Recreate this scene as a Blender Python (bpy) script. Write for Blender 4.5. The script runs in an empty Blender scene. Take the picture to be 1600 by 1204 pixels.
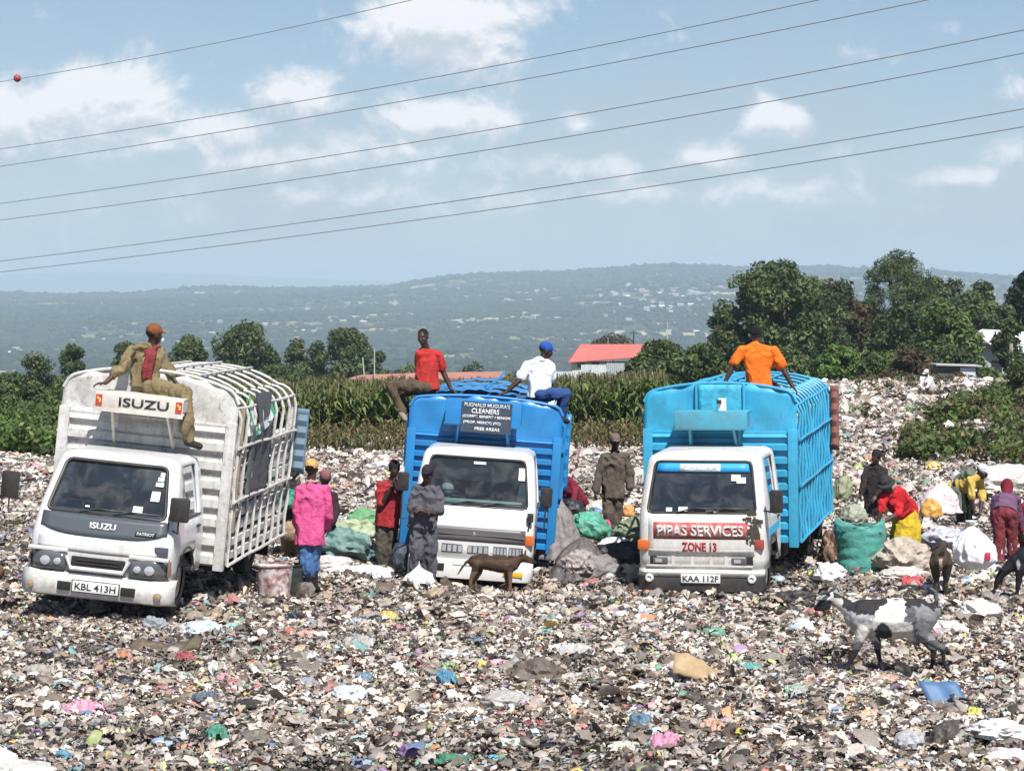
import bpy, bmesh, math, random
import numpy as np
from mathutils import Vector, Matrix, noise as mnoise

# ------------------------------------------------------------------ camera, sky, sun, exposure
F = 3770.0            # focal length in pixels of the 1600 px wide photograph
CZ = 3.65             # camera height
HV = 455.0            # horizon row
SC = bpy.context.scene
COL = SC.collection
cam_d = bpy.data.cameras.new('camera'); cam = bpy.data.objects.new('camera', cam_d); COL.objects.link(cam)
cam.location = (0, 0, CZ); cam.rotation_euler = (math.radians(90), 0, 0)
cam_d.sensor_width = 36.0; cam_d.lens = F / 1600 * 36.0
cam_d.shift_y = -(602 - HV) / 1600.0
cam_d.clip_start = 0.1; cam_d.clip_end = 60000
SC.camera = cam

SUN_EL, SUN_AZ = 54.0, 20.0       # azimuth from straight behind the camera towards the right
SKY_STRENGTH = 0.078
SUN_STRENGTH = 5.0
EXPOSURE = 0.45
sd = Vector((math.sin(math.radians(SUN_AZ)) * math.cos(math.radians(SUN_EL)),
             -math.cos(math.radians(SUN_AZ)) * math.cos(math.radians(SUN_EL)), math.sin(math.radians(SUN_EL))))
sl = bpy.data.lights.new('sun', 'SUN'); sl.energy = SUN_STRENGTH; sl.angle = math.radians(0.5); sl.color = (1.0, 0.965, 0.91)
so = bpy.data.objects.new('sun', sl); COL.objects.link(so)
so.rotation_euler = sd.to_track_quat('Z', 'Y').to_euler(); so.location = (20, -30, 60)

class NT:
    """tiny helper round a node tree"""
    def __init__(s, nt): s.nt = nt; s.n = nt.nodes; s.l = nt.links
    def val(s, sock, v):
        if hasattr(v, 'is_output') or isinstance(v, bpy.types.NodeSocket): s.l.new(v, sock)
        elif v is not None:
            try: sock.default_value = v
            except Exception: sock.default_value = (*v, 1.0)
    def new(s, t, **kw):
        nd = s.n.new(t)
        for k, v in kw.items(): setattr(nd, k, v)
        return nd
    def math(s, op, a, b=None, c=None, clamp=False):
        nd = s.new('ShaderNodeMath', operation=op); nd.use_clamp = clamp
        s.val(nd.inputs[0], a)
        if b is not None: s.val(nd.inputs[1], b)
        if c is not None: s.val(nd.inputs[2], c)
        return nd.outputs[0]
    def noise(s, vec, scale, detail=4, rough=0.55, dist=0.0, dim='3D'):
        nd = s.new('ShaderNodeTexNoise', noise_dimensions=dim)
        if vec is not None: s.l.new(vec, nd.inputs['Vector'])
        nd.inputs['Scale'].default_value = scale; nd.inputs['Detail'].default_value = detail
        nd.inputs['Roughness'].default_value = rough; nd.inputs['Distortion'].default_value = dist
        return nd.outputs['Fac']
    def ramp(s, fac, stops, interp='LINEAR'):
        nd = s.new('ShaderNodeValToRGB'); nd.color_ramp.interpolation = interp
        el = nd.color_ramp.elements
        while len(el) < len(stops): el.new(0.5)
        for e, (p, c) in zip(el, stops):
            e.position = p; e.color = (*c, 1) if len(c) == 3 else c
        s.val(nd.inputs[0], fac); return nd.outputs[0]
    def mix(s, fac, a, b, blend='MIX'):
        nd = s.new('ShaderNodeMix', data_type='RGBA', blend_type=blend)
        s.val(nd.inputs[0], fac); s.val(nd.inputs[6], a if not isinstance(a, tuple) else (*a[:3], 1)); s.val(nd.inputs[7], b if not isinstance(b, tuple) else (*b[:3], 1))
        return nd.outputs[2]
    def mapr(s, v, a, b, c=0.0, d=1.0, smooth=False):
        nd = s.new('ShaderNodeMapRange'); nd.interpolation_type = 'SMOOTHSTEP' if smooth else 'LINEAR'
        s.val(nd.inputs[0], v)
        for i, x in zip((1, 2, 3, 4), (a, b, c, d)): nd.inputs[i].default_value = x
        return nd.outputs[0]

# world: Nishita sky with procedural cloud banks placed by direction
W = bpy.data.worlds.new("World"); SC.world = W; W.use_nodes = True
w = NT(W.node_tree); W.node_tree.nodes.clear()
sky = w.new('ShaderNodeTexSky', sky_type='NISHITA'); sky.sun_disc = False
sky.sun_elevation = math.radians(SUN_EL); sky.sun_rotation = math.radians(180 - SUN_AZ)
sky.altitude = 1800; sky.air_density = 1.0; sky.dust_density = 1.6; sky.ozone_density = 2.0
tc = w.new('ShaderNodeTexCoord'); sep = w.new('ShaderNodeSeparateXYZ'); w.l.new(tc.outputs['Generated'], sep.inputs[0])
ya = w.math('MAXIMUM', w.math('ABSOLUTE', sep.outputs[1]), 0.12)
cx = w.math('DIVIDE', sep.outputs[0], ya); cy = w.math('DIVIDE', sep.outputs[2], ya)
cv = w.new('ShaderNodeCombineXYZ'); w.l.new(cx, cv.inputs[0]); w.l.new(cy, cv.inputs[1]); w.l.new(sep.outputs[1], cv.inputs[2])
CL = [(690, 40, 128, 60, 1.1), (150, 168, 122, 66, 1.1), (0, 190, 62, 52, 0.95), (455, 148, 75, 42, 0.66), (705, 190, 105, 34, 0.78),
      (1092, 245, 70, 32, 0.60), (1212, 190, 52, 34, 0.74), (1500, 275, 75, 16, 0.52), (893, 192, 38, 24, 0.5), (330, 205, 140, 45, 0.50),
      (820, 260, 130, 30, 0.36), (560, 235, 170, 42, 0.44), (1590, 240, 40, 32, 0.4), (960, 262, 60, 22, 0.4), (1580, 140, 40, 25, 0.25), (240, 222, 190, 34, 0.52), (440, 250, 170, 32, 0.46), (1120, 305, 260, 28, 0.34), (640, 300, 240, 30, 0.32)]
def cloud_density(dz_):
    """cloud cover at this direction, looked up dz_ higher"""
    cyo = w.math('ADD', cy, dz_) if dz_ else cy
    cvo = w.new('ShaderNodeCombineXYZ'); w.l.new(cx, cvo.inputs[0]); w.l.new(w.math('MULTIPLY', cyo, 1.25), cvo.inputs[1]); w.l.new(sep.outputs[1], cvo.inputs[2])
    nb = w.noise(cvo.outputs[0], 34.0, 8, 0.62, 0.35); nf = w.noise(cvo.outputs[0], 120.0, 5, 0.6, 0.2); tot = None
    for (u, v, ru, rv, a) in CL:
        gx = w.math('POWER', w.math('MULTIPLY', w.math('SUBTRACT', cx, (u - 800) / F), F / ru), 2.0)
        dz = w.math('MULTIPLY', w.math('SUBTRACT', cyo, (HV - v) / F), F / rv); gz = w.math('POWER', dz, 2.0)
        g = w.math('MULTIPLY', w.math('EXPONENT', w.math('MULTIPLY', w.math('ADD', gx, gz), -1.0)), a)
        tot = g if tot is None else w.math('MAXIMUM', tot, g)
    d = w.math('ADD', w.math('MULTIPLY', tot, 1.35), w.math('MULTIPLY', w.math('SUBTRACT', nb, 0.5), 1.9))
    return w.math('ADD', d, w.math('MULTIPLY', w.math('SUBTRACT', nf, 0.5), 0.6)), nb, nf, cvo
dens, nbig, nfine, cv = cloud_density(0.0)
dens_up = cloud_density(0.0052)[0]
cloud = w.mapr(dens, 0.12, 0.78, 0, 1, True)
bank = w.math('MULTIPLY', w.mapr(cy, 0.0, 0.115, 0.98, 0.22, True), w.mapr(w.noise(cv.outputs[0], 12.0, 4, 0.6, 0.2), 0.34, 0.62, 0.25, 1.0))
cshade = w.mapr(w.math('SUBTRACT', dens, dens_up), -0.34, 0.14)
ccol = w.mix(cshade, (6.0, 6.5, 7.1), (9.9, 9.7, 9.8))  # lit cloud tops and shaded bases are mixed into the colour
skyc = w.mix(1.0, sky.outputs[0], (0.92, 0.93, 0.93), 'MULTIPLY')
skyc = w.mix(bank, skyc, (4.75, 5.15, 5.55))
skyc = w.mix(w.math('MULTIPLY', cloud, 0.92), skyc, ccol)
bg = w.new('ShaderNodeBackground'); w.l.new(skyc, bg.inputs[0]); bg.inputs[1].default_value = SKY_STRENGTH
wo = w.new('ShaderNodeOutputWorld'); w.l.new(bg.outputs[0], wo.inputs[0])

SC.view_settings.view_transform = 'Standard'; SC.view_settings.look = 'None'
SC.view_settings.exposure = EXPOSURE; SC.view_settings.gamma = 1.0; SC.view_settings.use_curve_mapping = False
SC.cycles.use_denoising = True
SC.cycles.max_bounces = 5; SC.cycles.diffuse_bounces = 2; SC.cycles.glossy_bounces = 2; SC.cycles.transmission_bounces = 4
SC.cycles.transparent_max_bounces = 8; SC.cycles.volume_bounces = 2
SC.cycles.caustics_reflective = False; SC.cycles.caustics_refractive = False

# ------------------------------------------------------------------ helpers
def P(u, v, D): return Vector(((u - 800) * D / F, D, CZ - (v - HV) * D / F))
def hash3(ix, iy, iz):
    h = (ix.astype(np.int64) * 374761393 + iy.astype(np.int64) * 668265263 + iz.astype(np.int64) * 2147483647 ) & 0xffffffff
    h = ((h ^ (h >> 13)) * 1274126177) & 0xffffffff
    h = (h ^ (h >> 16)) & 0xffffffff
    return h / 4294967295.0
def vnoise(p):
    i = np.floor(p).astype(np.int64); f = p - i; f = f * f * (3 - 2 * f); r = 0
    for dx in (0, 1):
        for dy in (0, 1):
            for dz in (0, 1):
                wgt = (f[:, 0] if dx else 1 - f[:, 0]) * (f[:, 1] if dy else 1 - f[:, 1]) * (f[:, 2] if dz else 1 - f[:, 2])
                r = r + wgt * hash3(i[:, 0] + dx, i[:, 1] + dy, i[:, 2] + dz)
    return r
def fbm(p, oct=4):
    a, s, t = 1.0, 0.0, 0.0
    for k in range(oct):
        s = s + a * vnoise(p * (2.0 ** k) + 17.3 * k); t += a; a *= 0.5
    return s / t
def n2(x, y, sc, oct=3, seed=0.0):
    x = np.asarray(x, float); y = np.asarray(y, float)
    return fbm(np.stack([x.ravel() * sc + seed, y.ravel() * sc + seed * 1.7, np.full(x.size, seed * 0.37)], 1), oct).reshape(x.shape)

GP = [(-6, 12, .1), (0, 12, .1), (6, 12, .12), (-4, 18, .03), (0, 18, .05), (4, 18, .1), (0, 23, .02), (3.4, 22.5, .10), (-5, 23, .0), (5, 23, .1),
      (-4.7, 27, .0), (-4.0, 31, -.05), (-6.5, 28, .02), (-2.6, 31, -.2), (0, 28, -.1), (-0.4, 33.5, -.56), (.4, 32.3, -.42), (-.4, 37, -.55), (-1.8, 35.5, -.50),
      (1.6, 39, -.55), (2.5, 31.4, -.33), (3.6, 36, -.45), (4.7, 34.5, -.43), (4.5, 28, -.02), (5.4, 29.5, -.1), (6.8, 35.5, -.62), (6, 41, -.3), (5.5, 45, -.1),
      (-9, 30, .0), (-3.4, 35, -.25), (-3, 45, -.30), (-3.5, 68, -.65), (2, 68, -.6), (-3, 56, -.45), (2, 54, -.45), (-11, 62, -.65), (-9, 50, -.4), (8, 52, .12), (14, 60, .5), (10, 70, .3), (12, 85, .38), (18, 86, .4),
      (0, 76, -1.0), (0, 90, -1.6), (-10, 76, -1.0), (-10, 90, -1.6), (5, 90, -1.6), (14, 42, -.2), (16, 94, .1), (-20, 95, -1.8), (25, 100, .0), (-30, 60, -.6), (30, 60, .5), (-20, 30, 0), (20, 30, 0), (-12, 12, .1), (12, 12, .1)]
GPa = np.array(GP, float)
def G(x, y):
    x = np.atleast_1d(np.asarray(x, float)); y = np.atleast_1d(np.asarray(y, float)); sh = x.shape
    x = x.ravel(); y = y.ravel()
    d2 = (x[:, None] - GPa[None, :, 0]) ** 2 + ((y[:, None] - GPa[None, :, 1])) ** 2
    wt = 1.0 / (d2 + 1.2 + 0.0009 * y[:, None] ** 2) ** 1.6
    z = (wt * GPa[None, :, 2]).sum(1) / wt.sum(1)
    z = z + (n2(x, y, .55, 3, 3.1) - .5) * .30 + (n2(x, y, 1.9, 2, 9.1) - .5) * .17
    if ANC is not None:
        e2 = ((x[:, None] - ANC[None, :, 0]) ** 2 + (y[:, None] - ANC[None, :, 1]) ** 2); wa = np.exp(-e2 / .55); wl = wa.sum(1)
        z = z + (wa * ANC[None, :, 2]).sum(1) / np.maximum(wl, 1.0)
    far = np.clip((y - 88) / 300, 0, 1)
    yy = np.array([0, 88, 120, 180, 350, 450, 600, 1000, 1500, 2000, 3000, 4000, 6000, 9000.]); zz = np.array([0, 0, -1.4, -2.9, -8.8, -16, -26, -43, -60, -73, -69, -54, -38, -34.])
    z = z * (1 - far) + np.interp(y, yy, zz) * np.clip((y - 80) / 40, 0, 1)
    return z.reshape(sh)
ANC = None
AN = [(487, 922, 31.0), (604, 888, 36), (660, 906, 32.9), (668, 908, 33.2), (452, 866, 36.6), (504, 880, 35.1), (956, 838, 39), (1363, 823, 42), (1424, 862, 35.5), (1508, 822, 41.3), (1572, 874, 35.6), (1610, 892, 36.5),
      (1322, 1046, 22.4), (1378, 1047, 22.4), (1450, 1054, 22.4), (1484, 1055, 22.4), (1470, 927, 30), (1590, 938, 29), (1607, 938, 29), (797, 927, 32.4), (741, 925, 32.4), (60, 968, 27.6), (150, 966, 27.0), (250, 968, 27.4), (290, 955, 28.2),
      (1040, 930, 31.9), (1110, 930, 31.4), (1190, 927, 31.6), (1215, 925, 32.4), (1345, 902, 33.5), (1275, 908, 36.2), (690, 928, 33.4), (840, 928, 33.2), (427, 938, 30.5), (457, 932, 31.1)]
_a = np.array([tuple(P(*a)) for a in AN]); _g = G(_a[:, 0], _a[:, 1]); ANC = np.stack([_a[:, 0], _a[:, 1], _a[:, 2] - .085 - _g], 1)
def g1(x, y): return float(G([x], [y])[0])

def link(o, parent=None):
    COL.objects.link(o)
    if parent is not None: o.parent = parent
    return o
def tag(o, label=None, cat=None, group=None, kind=None):
    if label: o['label'] = label
    if cat: o['category'] = cat
    if group: o['group'] = group
    if kind: o['kind'] = kind
    return o
def empty(name, loc=(0, 0, 0), rot=(0, 0, 0)):
    o = bpy.data.objects.new(name, None); o.empty_display_size = .1; COL.objects.link(o); o.location = loc; o.rotation_euler = rot; return o

def mesh_np(name, V, Fc, mats, mi=None, smooth=True, colors=None, parent=None, sharp=None):
    """V (n,3) ; Fc list of index tuples or (m,k) array"""
    me = bpy.data.meshes.new(name)
    V = np.asarray(V, np.float32)
    if isinstance(Fc, np.ndarray):
        k = Fc.shape[1]; m = Fc.shape[0]
        me.vertices.add(len(V)); me.vertices.foreach_set('co', V.ravel())
        me.loops.add(m * k); me.loops.foreach_set('vertex_index', Fc.astype(np.int32).ravel())
        me.polygons.add(m); me.polygons.foreach_set('loop_start', np.arange(m, dtype=np.int32) * k)
        me.update(calc_edges=True)
    else:
        me.from_pydata([tuple(map(float, v)) for v in V], [], [tuple(int(i) for i in f) for f in Fc]); me.update()
    for m_ in (mats if isinstance(mats, (list, tuple)) else [mats]): me.materials.append(m_)
    if mi is not None: me.polygons.foreach_set('material_index', np.asarray(mi, np.int32))
    me.polygons.foreach_set('use_smooth', np.full(len(me.polygons), smooth))
    if sharp is not None and smooth: me.set_sharp_from_angle(angle=math.radians(sharp))
    if colors is not None:
        at = me.color_attributes.new('Col', 'FLOAT_COLOR', 'POINT')
        c = np.ones((len(V), 4), np.float32); c[:, :3] = colors; at.data.foreach_set('color', c.ravel())
    o = bpy.data.objects.new(name, me); return link(o, parent)

class MB:
    """collects shapes in one mesh"""
    def __init__(s): s.v = []; s.f = []; s.m = []; s.M = Matrix.Identity(4)
    def add(s, vs, fs, mi=0, M=None):
        b = len(s.v); T = s.M @ M if M is not None else s.M
        s.v += [T @ Vector(v) for v in vs]; s.f += [tuple(i + b for i in f) for f in fs]; s.m += [mi] * len(fs); return s
    def box(s, c, d, mi=0, M=None, bev=0.0, taper=None):
        hx, hy, hz = d[0] / 2, d[1] / 2, d[2] / 2
        if bev <= 0:
            vs = [(c[0] + a * hx, c[1] + b * hy, c[2] + e * hz) for e in (-1, 1) for b in (-1, 1) for a in (-1, 1)]
            return s.add(vs, [(0, 2, 3, 1), (4, 5, 7, 6), (0, 1, 5, 4), (2, 6, 7, 3), (0, 4, 6, 2), (1, 3, 7, 5)], mi, M)
        bm = bmesh.new(); bmesh.ops.create_cube(bm, size=1)
        bmesh.ops.scale(bm, vec=d, verts=bm.verts); bmesh.ops.bevel(bm, geom=bm.edges[:], offset=min(bev, min(d) * .49), segments=2, profile=.6, affect='EDGES')
        bmesh.ops.translate(bm, vec=c, verts=bm.verts); bm.verts.index_update()
        s.add([v.co.copy() for v in bm.verts], [[v.index for v in f.verts] for f in bm.faces], mi, M); bm.free(); return s
    def tube(s, path, r, n=8, mi=0, closed=False, cap=True, M=None):
        path = [Vector(p) for p in path]; k = len(path); rr = r if isinstance(r, (list, tuple)) else [r] * k
        vs = []; prev = None
        for i, p in enumerate(path):
            if closed: t = path[(i + 1) % k] - path[i - 1]
            else: t = path[min(i + 1, k - 1)] - path[max(i - 1, 0)]
            t = t.normalized() if t.length > 1e-9 else Vector((0, 0, 1))
            if prev is None:
                a = Vector((0, 0, 1)) if abs(t.z) < .9 else Vector((1, 0, 0)); prev = t.cross(a).normalized()
            x = (prev - t * prev.dot(t)); x = x.normalized() if x.length > 1e-6 else t.orthogonal().normalized(); prev = x; y = t.cross(x)
            vs += [p + (x * math.cos(2 * math.pi * j / n) + y * math.sin(2 * math.pi * j / n)) * rr[i] for j in range(n)]
        fs = []; 
        for i in range(k if closed else k - 1):
            a, b = i * n, ((i + 1) % k) * n
            fs += [(a + j, a + (j + 1) % n, b + (j + 1) % n, b + j) for j in range(n)]
        if cap and not closed: fs += [tuple(range(n))[::-1], tuple(range((k - 1) * n, k * n))]
        return s.add(vs, fs, mi, M)
    def cyl(s, a, b, r, r2=None, n=16, mi=0, M=None): return s.tube([a, b], [r, r if r2 is None else r2], n, mi, M=M)
    def caps(s, a, b, r1, r2, n=10, M=None, mi=0):
        """closed tapered capsule"""
        a = Vector(a); b = Vector(b); d = b - a; L = d.length
        if L < 1e-6: d = Vector((0, 0, 1)); L = 1e-6
        t = d.normalized(); ps = []; rs = []
        for k in range(4):
            q = math.pi / 2 * (1 - k / 4); ps.append(a - t * r1 * math.sin(q)); rs.append(max(r1 * math.cos(q), r1 * .05))
        ps.append(a); rs.append(r1); ps.append(b); rs.append(r2)
        for k in range(1, 5):
            q = math.pi / 2 * k / 4; ps.append(b + t * r2 * math.sin(q)); rs.append(max(r2 * math.cos(q), r2 * .05))
        return s.tube(ps, rs, n, mi, M=M)
    def ell(s, c, rad, M3=None, n=14, mi=0):
        """ellipsoid with rotation matrix M3 (columns = axes)"""
        vs = []; fs = []; m = n // 2 + 1; R = M3 or Matrix.Identity(3); c = Vector(c)
        for i in range(m + 1):
            th = math.pi * i / m
            for j in range(n):
                ph = 2 * math.pi * j / n
                vs.append(c + R @ Vector((rad[0] * max(math.sin(th), .02) * math.cos(ph), rad[1] * max(math.sin(th), .02) * math.sin(ph), rad[2] * math.cos(th))))
        for i in range(m):
            for j in range(n): fs.append((i * n + j, (i + 1) * n + j, (i + 1) * n + (j + 1) % n, i * n + (j + 1) % n))
        fs.append(tuple(range(n))); fs.append(tuple(range(m * n, m * n + n))[::-1])
        return s.add(vs, fs, mi)
    def lathe(s, prof, n=24, mi=0, M=None, capb=True, capt=False):
        vs = []; fs = []
        for r, z in prof: vs += [(r * math.cos(2 * math.pi * j / n), r * math.sin(2 * math.pi * j / n), z) for j in range(n)]
        for i in range(len(prof) - 1): fs += [(i * n + j, i * n + (j + 1) % n, (i + 1) * n + (j + 1) % n, (i + 1) * n + j) for j in range(n)]
        if capb: fs.append(tuple(range(n))[::-1])
        if capt: fs.append(tuple(range((len(prof) - 1) * n, len(prof) * n)))
        return s.add(vs, fs, mi, M)
    def grid(s, fn, nu, nv, mi=0, skip=None):
        """fn(i,j)->point, (nu+1)*(nv+1) points"""
        vs = [fn(i, j) for j in range(nv + 1) for i in range(nu + 1)]
        fs = [(j * (nu + 1) + i, j * (nu + 1) + i + 1, (j + 1) * (nu + 1) + i + 1, (j + 1) * (nu + 1) + i) for j in range(nv) for i in range(nu) if not (skip and skip(i, j))]
        return s.add(vs, fs, mi)
    def build(s, name, mats, parent=None, smooth=True, sharp=35, solid=0.0, bev=0.0):
        o = mesh_np(name, np.array([tuple(v) for v in s.v]), s.f, mats, s.m, smooth, None, parent, sharp)
        if bev > 0:
            m = o.modifiers.new('b', 'BEVEL'); m.width = bev; m.segments = 2; m.limit_method = 'ANGLE'; m.angle_limit = math.radians(40)
        if solid > 0:
            m = o.modifiers.new('s', 'SOLIDIFY'); m.thickness = solid; m.offset = 0
        return o

def bake(o, keep_name=True):
    """apply modifiers without operators"""
    dg = bpy.context.evaluated_depsgraph_get(); ev = o.evaluated_get(dg)
    me = bpy.data.meshes.new_from_object(ev, depsgraph=dg); old = o.data; o.modifiers.clear(); o.data = me
    if old.users == 0: bpy.data.meshes.remove(old)
    return o

# ------------------------------------------------------------------ materials
MATS = {}
def mat(key, base, rough=.6, metal=0.0, var=0.0, vscale=6.0, dirt=0.0, dirtcol=(.16, .12, .08), bump=0.0, bscale=40.0, spec=.5, coat=0.0, streak=0.0, sub=0.0, rust=0.0, sheen=0.0, coord='Object', ngr=False):
    if key in MATS: return MATS[key]
    m = bpy.data.materials.new(key); m.use_nodes = True; t = NT(m.node_tree); b = t.n['Principled BSDF']
    tcn = t.new('ShaderNodeTexCoord'); vec = tcn.outputs[coord]
    col = (*base, 1)
    if var > 0:
        nz = t.noise(vec, vscale, 5, .6, .4)
        col = t.mix(t.mapr(nz, .3, .7), tuple(c * (1 - var) for c in base), tuple(min(1, c * (1 + var * .7)) for c in base))
    if dirt > 0:
        nz = t.noise(vec, 3.1, 7, .68, .8); n_2 = t.noise(vec, 17.0, 5, .6, .2)
        f = t.math('MULTIPLY', t.mapr(t.math('ADD', nz, t.math('MULTIPLY', n_2, .45)), .62, .95, 0, 1), dirt)
        col = t.mix(f, col if not isinstance(col, tuple) else col[:3], dirtcol)
    if streak > 0:
        mp = t.new('ShaderNodeMapping'); mp.inputs['Scale'].default_value = (13, 13, .9); t.l.new(vec, mp.inputs['Vector'])
        f = t.math('MULTIPLY', t.mapr(t.noise(mp.outputs[0], 1.0, 5, .65, .3), .50, .74), streak)
        col = t.mix(f, col if not isinstance(col, tuple) else col[:3], tuple(c * .8 for c in dirtcol))
    if rust > 0:
        nz = t.noise(vec, 9.0, 8, .7, 1.2)
        col = t.mix(t.math('MULTIPLY', t.mapr(nz, .56, .66), rust), col if not isinstance(col, tuple) else col[:3], (.13, .055, .03))
    t.val(b.inputs['Base Color'], col)
    b.inputs['Roughness'].default_value = rough; b.inputs['Metallic'].default_value = metal
    b.inputs['Specular IOR Level'].default_value = spec; b.inputs['Coat Weight'].default_value = coat; b.inputs['Coat Roughness'].default_value = .15
    if sheen: b.inputs['Sheen Weight'].default_value = sheen
    if bump > 0:
        bp = t.new('ShaderNodeBump'); bp.inputs['Strength'].default_value = bump; bp.inputs['Distance'].default_value = .03
        t.l.new(t.noise(vec, bscale, 5, .6, .3), bp.inputs['Height']); t.l.new(bp.outputs[0], b.inputs['Normal'])
    MATS[key] = m; return m
def cloth(key, col, var=.3, rough=.9, dirt=.4): return mat(key, col, rough, var=var, vscale=6, dirt=dirt, dirtcol=tuple(c * .45 + .03 for c in col), bump=.9, bscale=16, spec=.2)
def attr_mat(key, rough=.6, spec=.4, trans=0.0, bump=0.0, bscale=20.0, varamt=.25, vs=25.0):
    if key in MATS: return MATS[key]
    m = bpy.data.materials.new(key); m.use_nodes = True; t = NT(m.node_tree); b = t.n['Principled BSDF']
    a = t.new('ShaderNodeAttribute', attribute_name='Col'); tcn = t.new('ShaderNodeTexCoord')
    nz = t.noise(tcn.outputs['Object'], vs, 4, .6, .3)
    c = t.mix(1.0, a.outputs['Color'], t.ramp(nz, [(.25, (1 - varamt,) * 3), (.75, (1 + varamt * .6,) * 3)]), 'MULTIPLY')
    t.l.new(c, b.inputs['Base Color']); b.inputs['Roughness'].default_value = rough; b.inputs['Specular IOR Level'].default_value = spec
    if trans > 0:
        tr = t.new('ShaderNodeBsdfTranslucent'); t.l.new(c, tr.inputs[0]); mx = t.new('ShaderNodeMixShader'); mx.inputs[0].default_value = trans
        t.l.new(b.outputs[0], mx.inputs[1]); t.l.new(tr.outputs[0], mx.inputs[2]); t.l.new(mx.outputs[0], t.n['Material Output'].inputs[0])
    if bump > 0:
        bp = t.new('ShaderNodeBump'); bp.inputs['Strength'].default_value = bump; bp.inputs['Distance'].default_value = .02
        t.l.new(t.noise(tcn.outputs['Object'], bscale, 5, .6, .3), bp.inputs['Height']); t.l.new(bp.outputs[0], b.inputs['Normal'])
    MATS[key] = m; return m
# ------------------------------------------------------------------ ground sheet to the horizon
rng = np.random.default_rng(7)
def ridge(x, y):
    """height of the far valley side"""
    u = 800 + x / np.maximum(y, 1) * F
    vv = np.interp(u, [-600, 0, 200, 450, 600, 700, 800, 900, 1000, 1100, 1200, 1300, 1400, 1500, 1600, 2200], [466, 463, 460, 456, 450, 439, 435, 431, 424, 421, 426, 423, 425, 432, 441, 450])
    top = CZ + (HV - vv) * 6000 / F
    k = np.clip((y - 2600) / 3400, 0, 1); k = k * k * (3 - 2 * k)
    back = np.clip((y - 6100) / 1500, 0, 1)
    return k * (top + 38) - back * 60
ys = np.concatenate([np.linspace(-12, 14, 14)[:-1], np.geomspace(14, 110, 330)[:-1], np.geomspace(110, 9000, 260)])
NX = 260
ss = np.linspace(-1, 1, NX); ss = np.sign(ss) * np.abs(ss) ** 1.25
X = ss[None, :] * (14 + 0.34 * np.maximum(ys, 0))[:, None]; Y = np.repeat(ys[:, None], NX, 1)
Z = G(X, Y)
farm = np.clip((Y - 400) / 1200, 0, 1)
Z = Z + farm * (n2(X, Y, 1 / 520., 4, 2.2) - .5) * 22 + ridge(X, Y) + np.clip((Y - 2600) / 2500, 0, 1) * (n2(X, Y, 1 / 330., 5, 5.2) - .5) * 40
near = np.clip((100 - Y) / 10, 0, 1)
Z = Z + near * (n2(X, Y, 5.0, 3, 1.1) - .5) * .11
idx = np.arange(len(ys) * NX).reshape(len(ys), NX)
FA = np.stack([idx[:-1, :-1].ravel(), idx[:-1, 1:].ravel(), idx[1:, 1:].ravel(), idx[1:, :-1].ravel()], 1)
gm = bpy.data.materials.new('rubbish_soil_and_farmland'); gm.use_nodes = True; t = NT(gm.node_tree); b = t.n['Principled BSDF']
geo = t.new('ShaderNodeNewGeometry'); pos = geo.outputs['Position']; sp = t.new('ShaderNodeSeparateXYZ'); t.l.new(pos, sp.inputs[0])
n1 = t.noise(pos, 6.0, 6, .65, .6); vor = t.new('ShaderNodeTexVoronoi'); t.l.new(pos, vor.inputs['Vector']); vor.inputs['Scale'].default_value = 9.0
soil = t.ramp(n1, [(.25, (.03, .022, .017)), (.5, (.075, .056, .042)), (.66, (.12, .095, .075)), (.78, (.30, .27, .24))])
soil = t.mix(t.mapr(vor.outputs['Color'], .78, .82), soil, (.42, .39, .36))
n3 = t.noise(pos, 1 / 210., 6, .62, .3); n4 = t.noise(pos, 1 / 36., 5, .62, .2)
mpf = t.new('ShaderNodeMapping'); mpf.inputs['Scale'].default_value = (.55, 1.0, 1.0); t.l.new(pos, mpf.inputs['Vector']); vf = t.new('ShaderNodeTexVoronoi'); t.l.new(mpf.outputs[0], vf.inputs['Vector']); vf.inputs['Scale'].default_value = 1 / 120.
sepc = t.new('ShaderNodeSeparateColor'); t.l.new(vf.outputs['Color'], sepc.inputs[0])
field = t.ramp(sepc.outputs[0], [(0, (.040, .070, .024)), (.25, (.075, .115, .036)), (.5, (.13, .155, .06)), (.72, (.26, .24, .12)), (.9, (.46, .38, .24))])
wood = t.ramp(n4, [(.3, (.012, .022, .012)), (.7, (.045, .065, .030))])
farmc = t.mix(t.mapr(t.math('ADD', t.math('MULTIPLY', n3, .65), t.math('MULTIPLY', n4, .35)), .47, .52, 1, 0), field, wood)
grassc = t.ramp(t.noise(pos, 1.3, 5, .6), [(.3, (.03, .045, .015)), (.7, (.10, .095, .04))])
mid = t.mix(t.mapr(sp.outputs[1], 190, 420), grassc, farmc)
c = t.mix(t.mapr(sp.outputs[1], 92, 100), soil, mid)
t.l.new(c, b.inputs['Base Color']); b.inputs['Roughness'].default_value = .95; b.inputs['Specular IOR Level'].default_value = .15
ground = mesh_np('ground', np.stack([X, Y, Z], -1).reshape(-1, 3), FA, gm)
tag(ground, 'dark brown rubbish strewn ground running out to hazy farmland', 'ground', kind='structure')

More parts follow.
